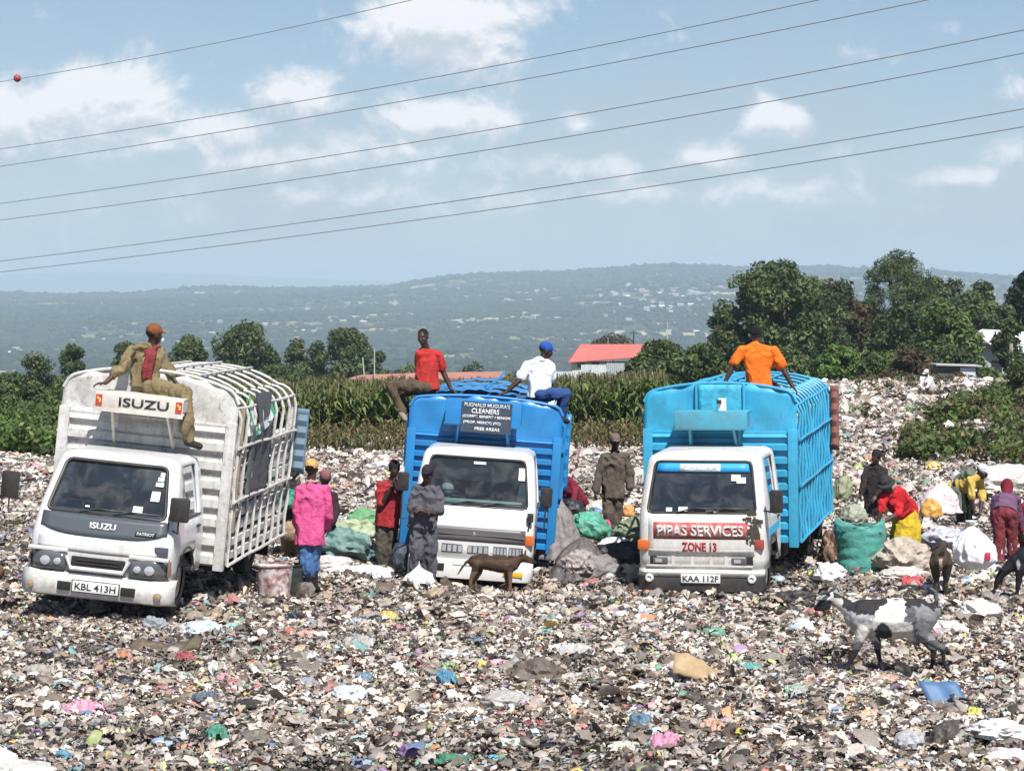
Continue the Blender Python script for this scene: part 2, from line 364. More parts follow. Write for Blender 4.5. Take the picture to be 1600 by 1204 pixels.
# distant mountains (faint, left)
mx = np.linspace(-6000, 7500, 120); my = np.linspace(13500, 20000, 24); MX, MY = np.meshgrid(mx, my)
prof = np.interp(800 + MX / MY * F, [-700, 0, 120, 230, 420, 520, 640, 760, 1500, 2600], [440, 429, 425, 426, 432, 437, 441, 452, 460, 460])
MZ = (CZ + (HV - prof) * 16700 / F + 40) * np.sin(np.clip((MY - 13500) / 6500, 0, 1) * math.pi) - 40 + (n2(MX, MY, 1 / 1400., 4, 3) - .5) * 26
ix = np.arange(MX.size).reshape(MX.shape)
mountains = mesh_np('mountains', np.stack([MX, MY, MZ], -1).reshape(-1, 3), np.stack([ix[:-1, :-1].ravel(), ix[:-1, 1:].ravel(), ix[1:, 1:].ravel(), ix[1:, :-1].ravel()], 1), mat('mountain_scrub', (.05, .065, .04), .95, var=.4, vscale=.002))
tag(mountains, 'faint blue mountains beyond the valley', 'mountains', kind='structure')
# plain between ridge and mountains, so that the sheet reaches the horizon
px_ = np.array([[-9000, 8800, -60], [9000, 8800, -60], [14000, 40000, -120], [-14000, 40000, -120]], float)
tag(mesh_np('far_plain', px_, [(0, 1, 2, 3)], MATS['mountain_scrub']), 'far plain behind the ridge', 'plain', kind='structure')

def instances(bv, bf, pos, scl, rotz=None, rot=None, jit=0.0, seed=1):
    """numpy copies of a small mesh; scl (n,3)"""
    r = np.random.default_rng(seed); n = len(pos); k = len(bv)
    V = np.repeat(bv[None], n, 0)
    if jit: V = V * (1 + r.uniform(-jit, jit, (n, k, 1)))
    V = V * scl[:, None, :]
    if rot is not None: V = np.einsum('nij,nkj->nki', rot, V)
    elif rotz is not None:
        c, s_ = np.cos(rotz)[:, None], np.sin(rotz)[:, None]
        V = np.stack([V[..., 0] * c - V[..., 1] * s_, V[..., 0] * s_ + V[..., 1] * c, V[..., 2]], -1)
    V = V + pos[:, None, :]
    Fc = (bf[None] + (np.arange(n) * k)[:, None, None]).reshape(-1, bf.shape[1])
    return V.reshape(-1, 3), Fc
def randrot(n, r, tilt=1.0):
    """random rotations, normals tilted from +z by up to tilt*pi/2"""
    a = r.uniform(0, 2 * math.pi, n); th = np.abs(r.normal(0, .5, n)) * tilt; ph = r.uniform(0, 2 * math.pi, n)
    ax = np.stack([np.cos(ph), np.sin(ph), np.zeros(n)], 1)
    K = np.zeros((n, 3, 3)); K[:, 0, 1] = -ax[:, 2]; K[:, 0, 2] = ax[:, 1]; K[:, 1, 0] = ax[:, 2]; K[:, 1, 2] = -ax[:, 0]; K[:, 2, 0] = -ax[:, 1]; K[:, 2, 1] = ax[:, 0]
    R1 = np.eye(3)[None] + np.sin(th)[:, None, None] * K + (1 - np.cos(th))[:, None, None] * (K @ K)
    Rz = np.zeros((n, 3, 3)); Rz[:, 0, 0] = np.cos(a); Rz[:, 0, 1] = -np.sin(a); Rz[:, 1, 0] = np.sin(a); Rz[:, 1, 1] = np.cos(a); Rz[:, 2, 2] = 1
    return R1 @ Rz
def ico(sub=1):
    bm = bmesh.new(); bmesh.ops.create_icosphere(bm, subdivisions=sub, radius=1)
    v = np.array([x.co[:] for x in bm.verts]); f = np.array([[q.index for q in p.verts] for p in bm.faces]); bm.free(); return v, f
def terr(x, y):
    z = G(x, y) + np.clip((y - 400) / 1200, 0, 1) * (n2(x, y, 1 / 520., 4, 2.2) - .5) * 22 + ridge(x, y) + np.clip((y - 2600) / 2500, 0, 1) * (n2(x, y, 1 / 330., 5, 5.2) - .5) * 40
    return z

# distant woodland on the valley floor and the ridge: uncountable mass
iv, if_ = ico(1)
n = 100000
r = np.random.default_rng(11)
y = 1500 * (4.2) ** (r.uniform(0, 1, n) ** .8); x = (r.uniform(-1, 1, n)) * y * .235
den = n2(x, y, 1 / 190., 4, 7.7)
keep = (den > .60 + r.uniform(-.06, .06, n)) | (r.uniform(0, 1, n) < .09) | ((np.abs((y * 1.0 + 60 * np.sin(x / 310.)) % 260 - 130) < 9) & (r.uniform(0, 1, n) < .85)) | ((y > 5850) & (y < 6150) & (r.uniform(0, 1, n) < .6))
x, y = x[keep], y[keep]; m_ = len(x)
sz = r.uniform(1.9, 4.0, m_) * (.7 + y / 4600); z = terr(x, y)
V, Fc = instances(iv, if_, np.stack([x, y, z + sz * .35], 1), np.stack([sz * r.uniform(1, 2.0, m_), sz * r.uniform(1, 2.0, m_), sz * r.uniform(.6, 1.2, m_)], 1), r.uniform(0, 6, m_), jit=.3)
cc = np.array([[.012, .024, .013], [.022, .036, .016], [.03, .045, .022], [.018, .028, .02]])[r.integers(0, 4, m_)] * r.uniform(.7, 1.5, (m_, 1))
wm = attr_mat('woodland', .9, .1)
tag(mesh_np('woodland', V, Fc, wm, smooth=False, colors=np.repeat(cc, len(iv), 0)), 'dark scattered woodland across the far valley and ridge', 'woodland', kind='stuff')

# houses on the far hillside (each its own object, a few pixels wide)
def far_house(name, x, y, w_, d_, h_, wallc, roofc, rz, mk):
    z = float(terr(np.array([x]), np.array([y]))[0]) - .5
    m = MB(); m.box((0, 0, h_ / 2), (w_, d_, h_), 0)
    m.add([(-w_ / 2 - .6, -d_ / 2 - .6, h_), (w_ / 2 + .6, -d_ / 2 - .6, h_), (w_ / 2 + .6, d_ / 2 + .6, h_), (-w_ / 2 - .6, d_ / 2 + .6, h_), (-w_ / 2 - .6, 0, h_ * 1.55), (w_ / 2 + .6, 0, h_ * 1.55)],
          [(0, 1, 5, 4), (2, 3, 4, 5), (0, 4, 3), (1, 2, 5), (3, 2, 1, 0)], 1)
    o = m.build(name, [wallc, roofc], smooth=False); o.location = (x, y, z); o.rotation_euler = (0, 0, rz); return o
wa = mat('far_white_wall', (.55, .53, .50)); wb = mat('far_tan_wall', (.42, .36, .28)); ra = mat('far_tin_roof', (.70, .72, .74), .5); rb = mat('far_rust_roof', (.32, .18, .13)); rc = mat('far_grey_roof', (.36, .37, .38), .6)
protos = {}
r2 = random.Random(5)
spots = []
for k in range(150):
    u = r2.gauss(1085, 85); v = r2.gauss(468, 17)
    if 930 < u < 1290 and 437 < v < 515: spots.append((u, v))
for k in range(60): spots.append((r2.uniform(560, 1100), r2.uniform(446, 520)))
for k in range(30): spots.append((r2.uniform(0, 560), r2.uniform(474, 560)))
spots += [(533, 484), (835, 494), (838, 497), (40, 550), (88, 549), (25, 546), (480, 483), (820, 492), (716, 453), (722, 451), (985, 520), (1045, 521), (1050, 519), (300, 480), (85, 482)]
def solve_ground(u, v):
    ysx = np.geomspace(1500, 6100, 400); xs = (u - 800) / F * ysx; zz_ = terr(xs, ysx); vv = HV + (CZ - zz_) * F / ysx
    best = np.minimum.accumulate(vv); vis = vv <= best + .2
    k = np.where(vis & (vv <= v))[0]
    return ysx[k[0]] if len(k) else None
for (u, v) in spots:
    yy = solve_ground(u, v)
    if yy is None: continue
    big = yy / 4200.
    far_house('farmhouse', (u - 800) / F * yy, yy, r2.uniform(5, 10) * (.5 + .6 * big), r2.uniform(3.5, 6), r2.uniform(1.8, 3.6) * (.6 + .5 * big), r2.choice([wa, wa, wb]), r2.choice([ra, rc, rc, rc, rb, rb]), r2.uniform(-.6, .6), 0)
for o in list(COL.objects):
    if o.name.startswith('farmhouse'):
        tag(o, 'tiny pale farmhouse among the trees of the far hazy valley and ridge', 'house', 'farmhouses across the far valley')

# haze
hz = MB(); hz.box((0, 15000, -17), (44000, 44000, 366))
hm = bpy.data.materials.new('haze_air'); hm.use_nodes = True; t = NT(hm.node_tree); t.n.remove(t.n['Principled BSDF'])
pv = t.new('ShaderNodeVolumePrincipled'); pv.inputs['Color'].default_value = (.66, .82, 1.0, 1); pv.inputs['Density'].default_value = 1.75e-4; pv.inputs['Anisotropy'].default_value = 0.0
t.l.new(pv.outputs[0], t.n['Material Output'].inputs['Volume'])
ho = hz.build('haze', [hm], smooth=False); tag(ho, 'pale blue haze filling the air over the valley', 'haze', kind='stuff')

# ------------------------------------------------------------------ litter
def in_rect(x, y, pts):
    return np.zeros(len(x), bool)
PAL = np.array([[.30, .27, .245], [.42, .385, .35], [.56, .53, .50], [.70, .67, .65], [.80, .78, .77], [.74, .70, .66], [.20, .165, .14], [.11, .085, .068], [.055, .043, .035], [.03, .025, .022], [.38, .31, .24], [.50, .43, .34], [.25, .235, .22], [.62, .59, .60], [.15, .125, .105], [.48, .46, .46]])
PW = np.array([11, 11, 11, 10, 8, 8, 10, 11, 10, 6, 9, 7, 9, 6, 10, 6], float)
VIV = .14 + .70 * np.array([[.55, .06, .06], [.06, .20, .50], [.05, .36, .20], [.80, .58, .05], [.65, .22, .36], [.30, .12, .42], [.75, .30, .08], [.10, .42, .45], [.45, .62, .12], [.20, .38, .62], [.42, .10, .08], [.5, .68, .78], [.6, .75, .68]])
def litter(name, N, y0, y1, xf, s0, s1, seed, label, viv=.05, bright=1.0, xr=None, thick=.08, pw=None, cond=None, kk=4):
    r = np.random.default_rng(seed)
    y = np.sqrt(r.uniform(y0 ** 2, y1 ** 2, N))
    x = r.uniform(-1, 1, N) * y * xf if xr is None else (r.uniform(xr[0], xr[1], N) - 800) / F * y
    if cond is not None: k = cond(x, y); x, y = x[k], y[k]; N = len(x)
    g = np.linspace(-1, 1, kk); gx, gy = np.meshgrid(g, g); k = kk * kk
    V = np.zeros((N, k, 3)); V[..., 0] = gx.ravel(); V[..., 1] = gy.ravel()
    V[..., :2] *= (1 - .28 * (np.abs(V[..., :1]) * np.abs(V[..., 1:2]))); V[..., :2] += r.uniform(-.2, .2, (N, k, 2))
    V[..., 2] = r.normal(0, .26, (N, k)) + .75 * (1 - V[..., 0] ** 2 * r.uniform(.2, 1.3, (N, 1))) - .3 * V[..., 1] ** 2 * r.uniform(0, 1, (N, 1))
    sc = np.exp(r.uniform(math.log(s0), math.log(s1), N)) * np.where(r.uniform(0, 1, N) < .04, 1.8, 1.0) / 2
    asp = r.uniform(.25, 1, N)
    S = np.stack([sc, sc * asp, sc * r.uniform(.35, .9, N)], 1)
    V = V * S[:, None, :]
    V = np.einsum('nij,nkj->nki', randrot(N, r, 1.15), V)
    z = G(x, y) + r.uniform(0, 1, N) ** 1.4 * thick + sc * .12
    V = V + np.stack([x, y, z], 1)[:, None, :]
    q = []
    for j in range(kk - 1):
        for i in range(kk - 1): q.append([j * kk + i, j * kk + i + 1, (j + 1) * kk + i + 1, (j + 1) * kk + i])
    q = np.array(q); Fc = (q[None] + (np.arange(N) * k)[:, None, None]).reshape(-1, 4)
    p = PW if pw is None else pw
    patch = n2(x, y, .8, 3, seed * .3)
    col = PAL[r.choice(len(PAL), N, p=p / p.sum())] * r.uniform(.8, 1.15, (N, 1)) * bright * np.array([1.02, .985, .955])
    col = col * (0.55 + .75 * np.clip((patch - .32) / .36, 0, 1))[:, None]
    vv = r.uniform(0, 1, N) < viv; col[vv] = VIV[r.integers(0, len(VIV), vv.sum())] * r.uniform(.7, 1.2, (vv.sum(), 1))
    o = mesh_np(name, V.reshape(-1, 3), Fc, attr_mat('litter_sheet', .5, .4, .15, varamt=.3, vs=30.), smooth=True, colors=np.repeat(np.clip(.35 + (col - .325) * .93, .015, .80) * np.array([1.035, .985, .94]), k, 0))
    return tag(o, label, 'rubbish', kind='stuff')
litter('litter', 135000, 15.5, 27, .32, .034, .105, 21, 'thick layer of crumpled rubbish covering the foreground', viv=.075, thick=.09)
litter('litter', 80000, 27, 41, .31, .045, .14, 22, 'thick layer of crumpled rubbish around the parked trucks', viv=.07, thick=.09, bright=1.06)
PW2 = np.array([5, 8, 10, 12, 14, 12, 3, 3, 2, 1, 6, 6, 5, 10, 3, 7], float)
litter('litter', 78000, 41, 69.5, .30, .07, .22, 23, 'pale rubbish field stretching back to the maize', viv=.055, bright=1.12, thick=.13, pw=PW2, cond=lambda x, y: (y < 62.5 + np.clip((x + 9) * 1.1, 0, 6.3)) | (x > 4))
litter('litter', 42000, 60, 88, .235, .09, .30, 24, 'pale rubbish covering the low rise on the far side', viv=.03, bright=1.12, thick=.16, pw=PW2, xr=(1040, 1960))

PW3 = np.array([8, 8, 9, 8, 6, 6, 6, 5, 3, 3, 7, 5, 7, 6, 4, 7], float)
litter('litter', 2400, 15.5, 30, .30, .07, .18, 25, 'larger torn film, paper and card lying over the foreground rubbish', viv=.08, thick=.12, kk=6, pw=PW3)
litter('litter', 1500, 30, 60, .28, .12, .30, 26, 'larger torn film and sheets lying over the rubbish behind the trucks', viv=.07, thick=.14, kk=6, pw=PW3)
def bag_litter(N, y0, y1, s0, s1, seed, label, xf=.235):
    r = np.random.default_rng(seed); y = np.sqrt(r.uniform(y0 ** 2, y1 ** 2, N)); x = r.uniform(-1, 1, N) * y * xf
    bv, bf = ico(3); N = len(x); k = len(bv); sc = np.exp(r.uniform(math.log(s0), math.log(s1), N)) / 2
    V = np.repeat(bv[None], N, 0); off = r.uniform(0, 90, (N, 1, 3)); q = (V * 1.9 + off).reshape(-1, 3); q2 = (V * 4.2 + off).reshape(-1, 3)
    dsp = 1 + .55 * (fbm(q, 2).reshape(N, k) - .5) + .34 * (1 - np.abs(fbm(q2, 2).reshape(N, k) - .5) * 7).clip(-1, 1) * .6
    V = V * dsp[..., None]; V[..., 2] = np.where(V[..., 2] < -.3, -.3 + (V[..., 2] + .3) * .2, V[..., 2])
    S = np.stack([sc * r.uniform(.8, 1.4, N), sc * r.uniform(.6, 1.1, N), sc * r.uniform(.35, .75, N)], 1); V = V * S[:, None, :]
    V = np.einsum('nij,nkj->nki', randrot(N, r, .5), V) + np.stack([x, y, G(x, y) + .03], 1)[:, None, :]
    Fc = (bf[None] + (np.arange(N) * k)[:, None, None]).reshape(-1, 3)
    pal = np.array([[.68, .66, .66], [.5, .47, .45], [.36, .33, .30], [.22, .19, .16], [.09, .075, .065], [.03, .03, .032], [.55, .50, .42], [.60, .64, .68], [.44, .34, .24]])
    col = pal[r.integers(0, len(pal), N)] * r.uniform(.8, 1.15, (N, 1)); vv = r.uniform(0, 1, N) < .10; col[vv] = VIV[r.integers(0, len(VIV), vv.sum())]
    return tag(mesh_np('litter', V.reshape(-1, 3), Fc, attr_mat('bag_film', .38, .5, .1, bump=.5, bscale=22., varamt=.35, vs=14.), smooth=True, colors=np.repeat(np.clip(col, 0, .86), k, 0)), label, 'rubbish', kind='stuff')
bag_litter(900, 15.5, 30, .09, .26, 61, 'crumpled bags and rags half buried in the foreground rubbish')
bag_litter(1300, 15.5, 23, .06, .19, 63, 'small crumpled bags and rags nearest to the camera')
bag_litter(700, 30, 60, .14, .42, 62, 'crumpled bags and rags half buried in the rubbish behind')
# ------------------------------------------------------------------ vegetation
def leaf_crown(name, clumps, nl, ls, cols, parent, seed, droop=0.0, up=.0, aspect=.6, mname='leaf_foliage'):
    """clumps: (n,4) centre + radius; nl leaves each"""
    r = np.random.default_rng(seed); n = len(clumps); N = n * nl
    C = np.repeat(clumps, nl, 0); d = r.normal(0, 1, (N, 3)); d /= np.linalg.norm(d, axis=1)[:, None]
    rad = r.uniform(.25, 1, N) ** .45
    p = C[:, :3] + d * (rad * C[:, 3])[:, None] * np.array([1, 1, .8])
    nrm = d + r.normal(0, .75, (N, 3)) + np.array([0, 0, .35 + up]); nrm /= np.linalg.norm(nrm, axis=1)[:, None]
    tmp = r.normal(0, 1, (N, 3)) + np.array([0, 0, -droop]); a = tmp - (tmp * nrm).sum(1)[:, None] * nrm; a /= np.linalg.norm(a, axis=1)[:, None]; b_ = np.cross(nrm, a)
    s_ = (ls * r.uniform(.6, 1.4, N))[:, None]
    q = np.stack([p - a * s_, p - b_ * s_ * aspect + nrm * s_ * .12, p + a * s_, p + b_ * s_ * aspect + nrm * s_ * .12], 1)
    Fc = np.arange(N * 4).reshape(N, 4)
    cc = np.array(cols)[np.repeat(r.integers(0, len(cols), n), nl)] * r.uniform(.75, 1.3, (N, 1)) * np.repeat(r.uniform(.8, 1.25, n), nl)[:, None]
    return mesh_np(name, q.reshape(-1, 3), Fc, attr_mat(mname, .55, .25, .22, varamt=.1, vs=3.), smooth=False, colors=np.repeat(cc, 4, 0), parent=parent)
DG = [(.058, .090, .030), (.080, .112, .038), (.105, .135, .048), (.040, .066, .026)]
MG = [(.085, .125, .036), (.11, .15, .045), (.065, .098, .030)]
BG = [(.085, .150, .030), (.11, .18, .04), (.065, .115, .028)]
BR = [(.085, .070, .038), (.11, .085, .05), (.06, .065, .03)]
bark = mat('bark', (.10, .075, .055), .9, var=.4, bump=.6)
def tree(name, label, u, vb, D, w_, h_, cols, seed, nc=46, nl=150, ls=.16, trunk_h=.25, shape='round', cr=.22, group='trees beyond the dump', aspect=.6, cat='tree', bark_m=None, depth=None, dens=1.0):
    """u centre, vb row of the visible foot, w_/h_ in metres"""
    r = random.Random(seed); base = P(u, vb, D); R0 = empty(name, base); tag(R0, label, cat, group)
    tw = MB(); cl = []
    H = h_; th = trunk_h * H; dp = depth or w_
    tw.tube([(0, 0, -1.5), (r.uniform(-.1, .1), 0, th * .6), (r.uniform(-.25, .25), 0, th * 1.1), (r.uniform(-.3, .3), 0, H * .7)], [H * .028, H * .022, H * .017, H * .006], 8)
    for i in range(nc):
        for _ in range(30):
            a = r.uniform(0, 2 * math.pi); zf = r.uniform(0, 1); 
            if shape == 'round': prof = math.sqrt(max(0, 1 - (2 * zf - .9) ** 2 / 1.25))
            elif shape == 'broad': prof = min(1, (1 - zf) * 2.2) ** .5 * (.75 + .25 * min(1, zf * 3))
            elif shape == 'cone': prof = (1 - zf) ** .75 * .9 + .12
            elif shape == 'column': prof = .7 + .3 * math.sin(zf * 9 + seed) * (1 - zf)
            elif shape == 'open': prof = (.35 + .65 * math.sin(math.pi * min(1, zf * 1.1)))
            else: prof = 1
            rr = r.uniform(.25, 1) ** .5 * prof
            # lobes: uneven outline
            lob = .74 + .46 * mnoise.noise(Vector((math.cos(a) * 1.4 + seed, math.sin(a) * 1.4, zf * 2.6)))
            rr *= lob; break
        x = math.cos(a) * rr * w_ / 2; y_ = math.sin(a) * rr * dp / 2; z = th * .8 + zf * (H - th * .8) * (1 - cr * .25)
        rad = cr * w_ / 2 * r.uniform(.7, 1.35); cl.append((x, y_, z, rad))
        if i % 3 == 0:
            zb = th * r.uniform(.6, 1.2) + z * .25; tw.tube([(0, 0, min(zb, z)), (x * .45, y_ * .45, (zb + z) / 2 + .05 * H), (x, y_, z)], [H * .010, H * .007, H * .003], 5)
    tw.build('trunk', [bark_m or bark], R0)
    leaf_crown('crown', np.array(cl), int(nl * dens), ls, cols, R0, seed, aspect=aspect)
    return R0
# left group, D about 230-260 (0.066 m per photo pixel)
def T(name, label, uc, vt, vb, wpx, D, cols, seed, **k):
    s = D / F; wpx *= 1.18; k['nc'] = int(k.get('nc', 46) * 1.35); k['cr'] = k.get('cr', .22) * 1.08
    return tree(name, label, uc, vb, D, wpx * s, (vb - vt) * s, cols, seed, **k)
T('tree', 'slender sparse tree at the far left above the green shrubs', 58, 548, 655, 62, 150, DG, 1, nc=34, nl=60, ls=.11, shape='open', cr=.34, trunk_h=.2)
T('tree', 'bushy dark tree hugging the left edge of the picture', 14, 585, 655, 70, 150, DG, 67, nc=50, nl=120, ls=.12, shape='broad', cr=.28, trunk_h=.1)
T('tree', 'dark bushy tree just left of the white truck\'s body', 84, 590, 655, 60, 155, DG, 68, nc=46, nl=120, ls=.12, shape='broad', cr=.28, trunk_h=.1)
for k, (u_, vt_, w__) in enumerate([(8, 604, 60), (52, 600, 64), (96, 606, 50), (30, 616, 70), (76, 618, 60)]):
    T('shrub', 'leafy shrub in the low thicket at the far left beyond the rubbish', u_, vt_, 662, w__, 100, DG + MG, 80 + k, nc=26, nl=90, ls=.085, trunk_h=.03, cr=.36, shape='broad', group='shrubs of the far left thicket', cat='shrub')
T('tree', 'small lone round tree left of the white truck\'s body', 113, 533, 640, 34, 190, DG, 2, nc=22, nl=120, ls=.13, trunk_h=.45, cr=.42)
T('tree', 'dark tree half hidden behind the man in the brown cap', 200, 530, 640, 48, 200, DG, 3, nc=26, nl=120, ls=.15, trunk_h=.3, cr=.38)
T('tree', 'pale green tree right behind the man in the brown cap', 294, 524, 640, 62, 210, MG, 4, nc=32, nl=130, ls=.15, shape='broad', cr=.34)
T('tree', 'widest tree of the left group with a flat broad crown above the white truck', 386, 507, 645, 118, 220, DG, 5, nc=60, nl=140, ls=.17, shape='round', cr=.24, trunk_h=.2)
T('tree', 'thin dark tree standing over the rear of the white truck', 464, 526, 650, 44, 230, DG, 6, nc=26, nl=110, ls=.15, shape='open', cr=.4, trunk_h=.35)
T('tree', 'narrow dark tree between the thin tree and the tall round one', 497, 528, 650, 44, 230, DG, 7, nc=26, nl=120, ls=.15, shape='cone', cr=.4)
T('tree', 'tall round crowned tree above the maize left of the two poles', 545, 508, 650, 78, 235, MG[:1] + DG[:2], 8, nc=52, nl=150, ls=.17, shape='round', cr=.28, trunk_h=.12)
T('tree', 'small dark tree beside the two leaning poles', 592, 545, 640, 36, 225, DG, 9, nc=22, nl=110, ls=.15, cr=.42, shape='open')
for k, (u_, vt_, w__) in enumerate([(430, 570, 60), (330, 570, 70), (262, 560, 40), (20, 590, 70), (90, 596, 60), (640, 572, 60), (740, 571, 62), (470, 580, 70), (150, 590, 50), (600, 580, 40), (690, 590, 40), (810, 588, 60)]):
    T('shrub', 'low dark shrub in the hedge line behind the maize field', u_, vt_, 628, w__, 205, DG + MG[:1], 30 + k, nc=20, nl=90, ls=.15, trunk_h=.05, cr=.42, shape='broad', group='shrubs behind the maize field', cat='shrub')
# right group
T('tree', 'big leafy tree directly behind the man in orange', 1218, 412, 625, 185, 150, DG + MG[:1], 10, nc=120, nl=170, ls=.14, shape='round', cr=.17, trunk_h=.08)
T('tree', 'dark tree low on the left flank of the big leafy tree', 1135, 482, 615, 70, 150, DG, 11, nc=46, nl=130, ls=.13, shape='round', cr=.27, trunk_h=.1)
T('tree', 'brownish green tree between the two biggest trees', 1302, 436, 625, 130, 158, BR + DG[:1], 12, nc=90, nl=140, ls=.14, shape='round', cr=.2, trunk_h=.1)
T('tree', 'tallest feathery tree with ragged top at the right', 1405, 388, 640, 150, 165, DG[:3], 13, nc=130, nl=190, ls=.15, shape='round', cr=.15, trunk_h=.12, aspect=.22)
T('tree', 'pale thin crowned tree right of the feathery tree', 1492, 428, 640, 56, 185, [(.07, .085, .05), (.05, .065, .035)], 14, nc=34, nl=90, ls=.15, shape='open', cr=.34)
T('tree', 'dark tree in the gap left of the right hand edge tree', 1533, 436, 640, 62, 190, DG, 15, nc=44, nl=130, ls=.16, shape='round', cr=.28)
T('tree', 'dark layered tree cut by the right edge of the picture', 1608, 418, 640, 84, 150, [(.02, .034, .014), (.03, .046, .018)], 16, nc=60, nl=150, ls=.13, shape='broad', cr=.22, trunk_h=.2)
T('tree', 'yellow green bushy tree in front of the feathery tree', 1478, 470, 625, 118, 135, MG + BG[:1], 17, nc=84, nl=150, ls=.13, shape='round', cr=.2, trunk_h=.06)
T('tree', 'round grey green tree behind the white roofed house', 1520, 455, 630, 110, 180, DG[1:3], 18, nc=60, nl=140, ls=.16, shape='round', cr=.22)
T('tree', 'pale leaved young tree in front of the white roof', 1578, 472, 612, 52, 112, [(.09, .12, .05), (.06, .09, .035)], 19, nc=32, nl=80, ls=.09, shape='open', cr=.28, trunk_h=.3, bark_m=mat('pale_bark', (.4, .37, .32), .9))
T('tree', 'low dark tree filling the gap left of the feathery tree', 1345, 470, 632, 90, 172, DG, 61, nc=50, nl=150, ls=.15, shape='round', cr=.24)
T('tree', 'olive crowned tree between the tall feathery tree and the pale thin one', 1458, 432, 632, 80, 178, DG, 62, nc=56, nl=150, ls=.15, shape='round', cr=.24)
T('tree', 'dark tree filling the skyline right behind the brownish tree', 1275, 432, 630, 110, 185, DG, 63, nc=66, nl=150, ls=.16, shape='round', cr=.22)
T('tree', 'shadowy tree between the young pale tree and right edge', 1590, 452, 634, 90, 175, DG[:2], 64, nc=56, nl=150, ls=.15, shape='round', cr=.24)
T('tree', 'dark round tree low behind the yellow green bushy tree', 1415, 476, 630, 120, 150, DG, 65, nc=66, nl=150, ls=.14, shape='round', cr=.22)
T('bush', 'bright green bush right of the blue hoops', 1308, 541, 618, 88, 118, BG, 20, nc=60, nl=140, ls=.10, trunk_h=.02, cr=.24, cat='bush', group='bushes behind the rubbish rise')
T('bush', 'mid green bush right of the bright green one', 1378, 552, 615, 84, 112, MG, 21, nc=56, nl=140, ls=.10, trunk_h=.02, cr=.24, cat='bush', group='bushes behind the rubbish rise')
T('bush', 'dry brown bush under the feathery tree', 1424, 545, 610, 66, 110, BR[:2], 22, nc=40, nl=120, ls=.10, trunk_h=.02, cr=.26, cat='bush', group='bushes behind the rubbish rise')
T('bush', 'dark hedge bush at the left of the dark hedge by the red roof', 1032, 534, 605, 84, 125, DG + MG[:1], 23, nc=60, nl=130, ls=.11, trunk_h=.02, cr=.26, cat='bush', group='bushes behind the rubbish rise')
T('bush', 'dark bush with pale leaves between hedge and orange man', 1100, 540, 608, 80, 122, DG + MG[:2], 24, nc=54, nl=130, ls=.11, trunk_h=.02, cr=.26, cat='bush', group='bushes behind the rubbish rise')
T('bush', 'dark bush sloping down in front of the corrugated fence', 1000, 560, 610, 60, 110, DG, 25, nc=40, nl=120, ls=.10, trunk_h=.02, cr=.3, cat='bush', group='bushes behind the rubbish rise')
T('bush', 'round clipped bush right of the small shed', 1550, 578, 606, 36, 100, MG, 26, nc=24, nl=120, ls=.08, trunk_h=.1, cr=.34, cat='bush', group='bushes behind the rubbish rise')
T('bush', 'dark undergrowth bush beneath the yellow green tree', 1480, 548, 606, 130, 128, DG, 27, nc=60, nl=120, ls=.11, trunk_h=.02, cr=.22, cat='bush', group='bushes behind the rubbish rise')
T('bush', 'dark bush at the foot of the big leafy tree', 1230, 552, 616, 120, 130, DG, 28, nc=54, nl=120, ls=.11, trunk_h=.02, cr=.24, cat='bush', group='bushes behind the rubbish rise')
T('bush', 'dark bush at the right edge below the pale young tree', 1592, 560, 640, 50, 95, DG + MG[:1], 29, nc=40, nl=110, ls=.09, trunk_h=.02, cr=.3, cat='bush', group='bushes behind the rubbish rise')
T('bush', 'small russet bush peeping over the red roof', 958, 527, 552, 62, 335, BR, 60, nc=26, nl=80, ls=.2, trunk_h=.02, cr=.32, cat='bush', group='bushes behind the rubbish rise')

T('bush', 'brownish green scrub bush at the right edge above the cream heap', 1606, 565, 725, 74, 62, BR + DG, 66, nc=60, nl=110, ls=.06, trunk_h=.02, cr=.26, cat='bush', group='bushes behind the rubbish rise')
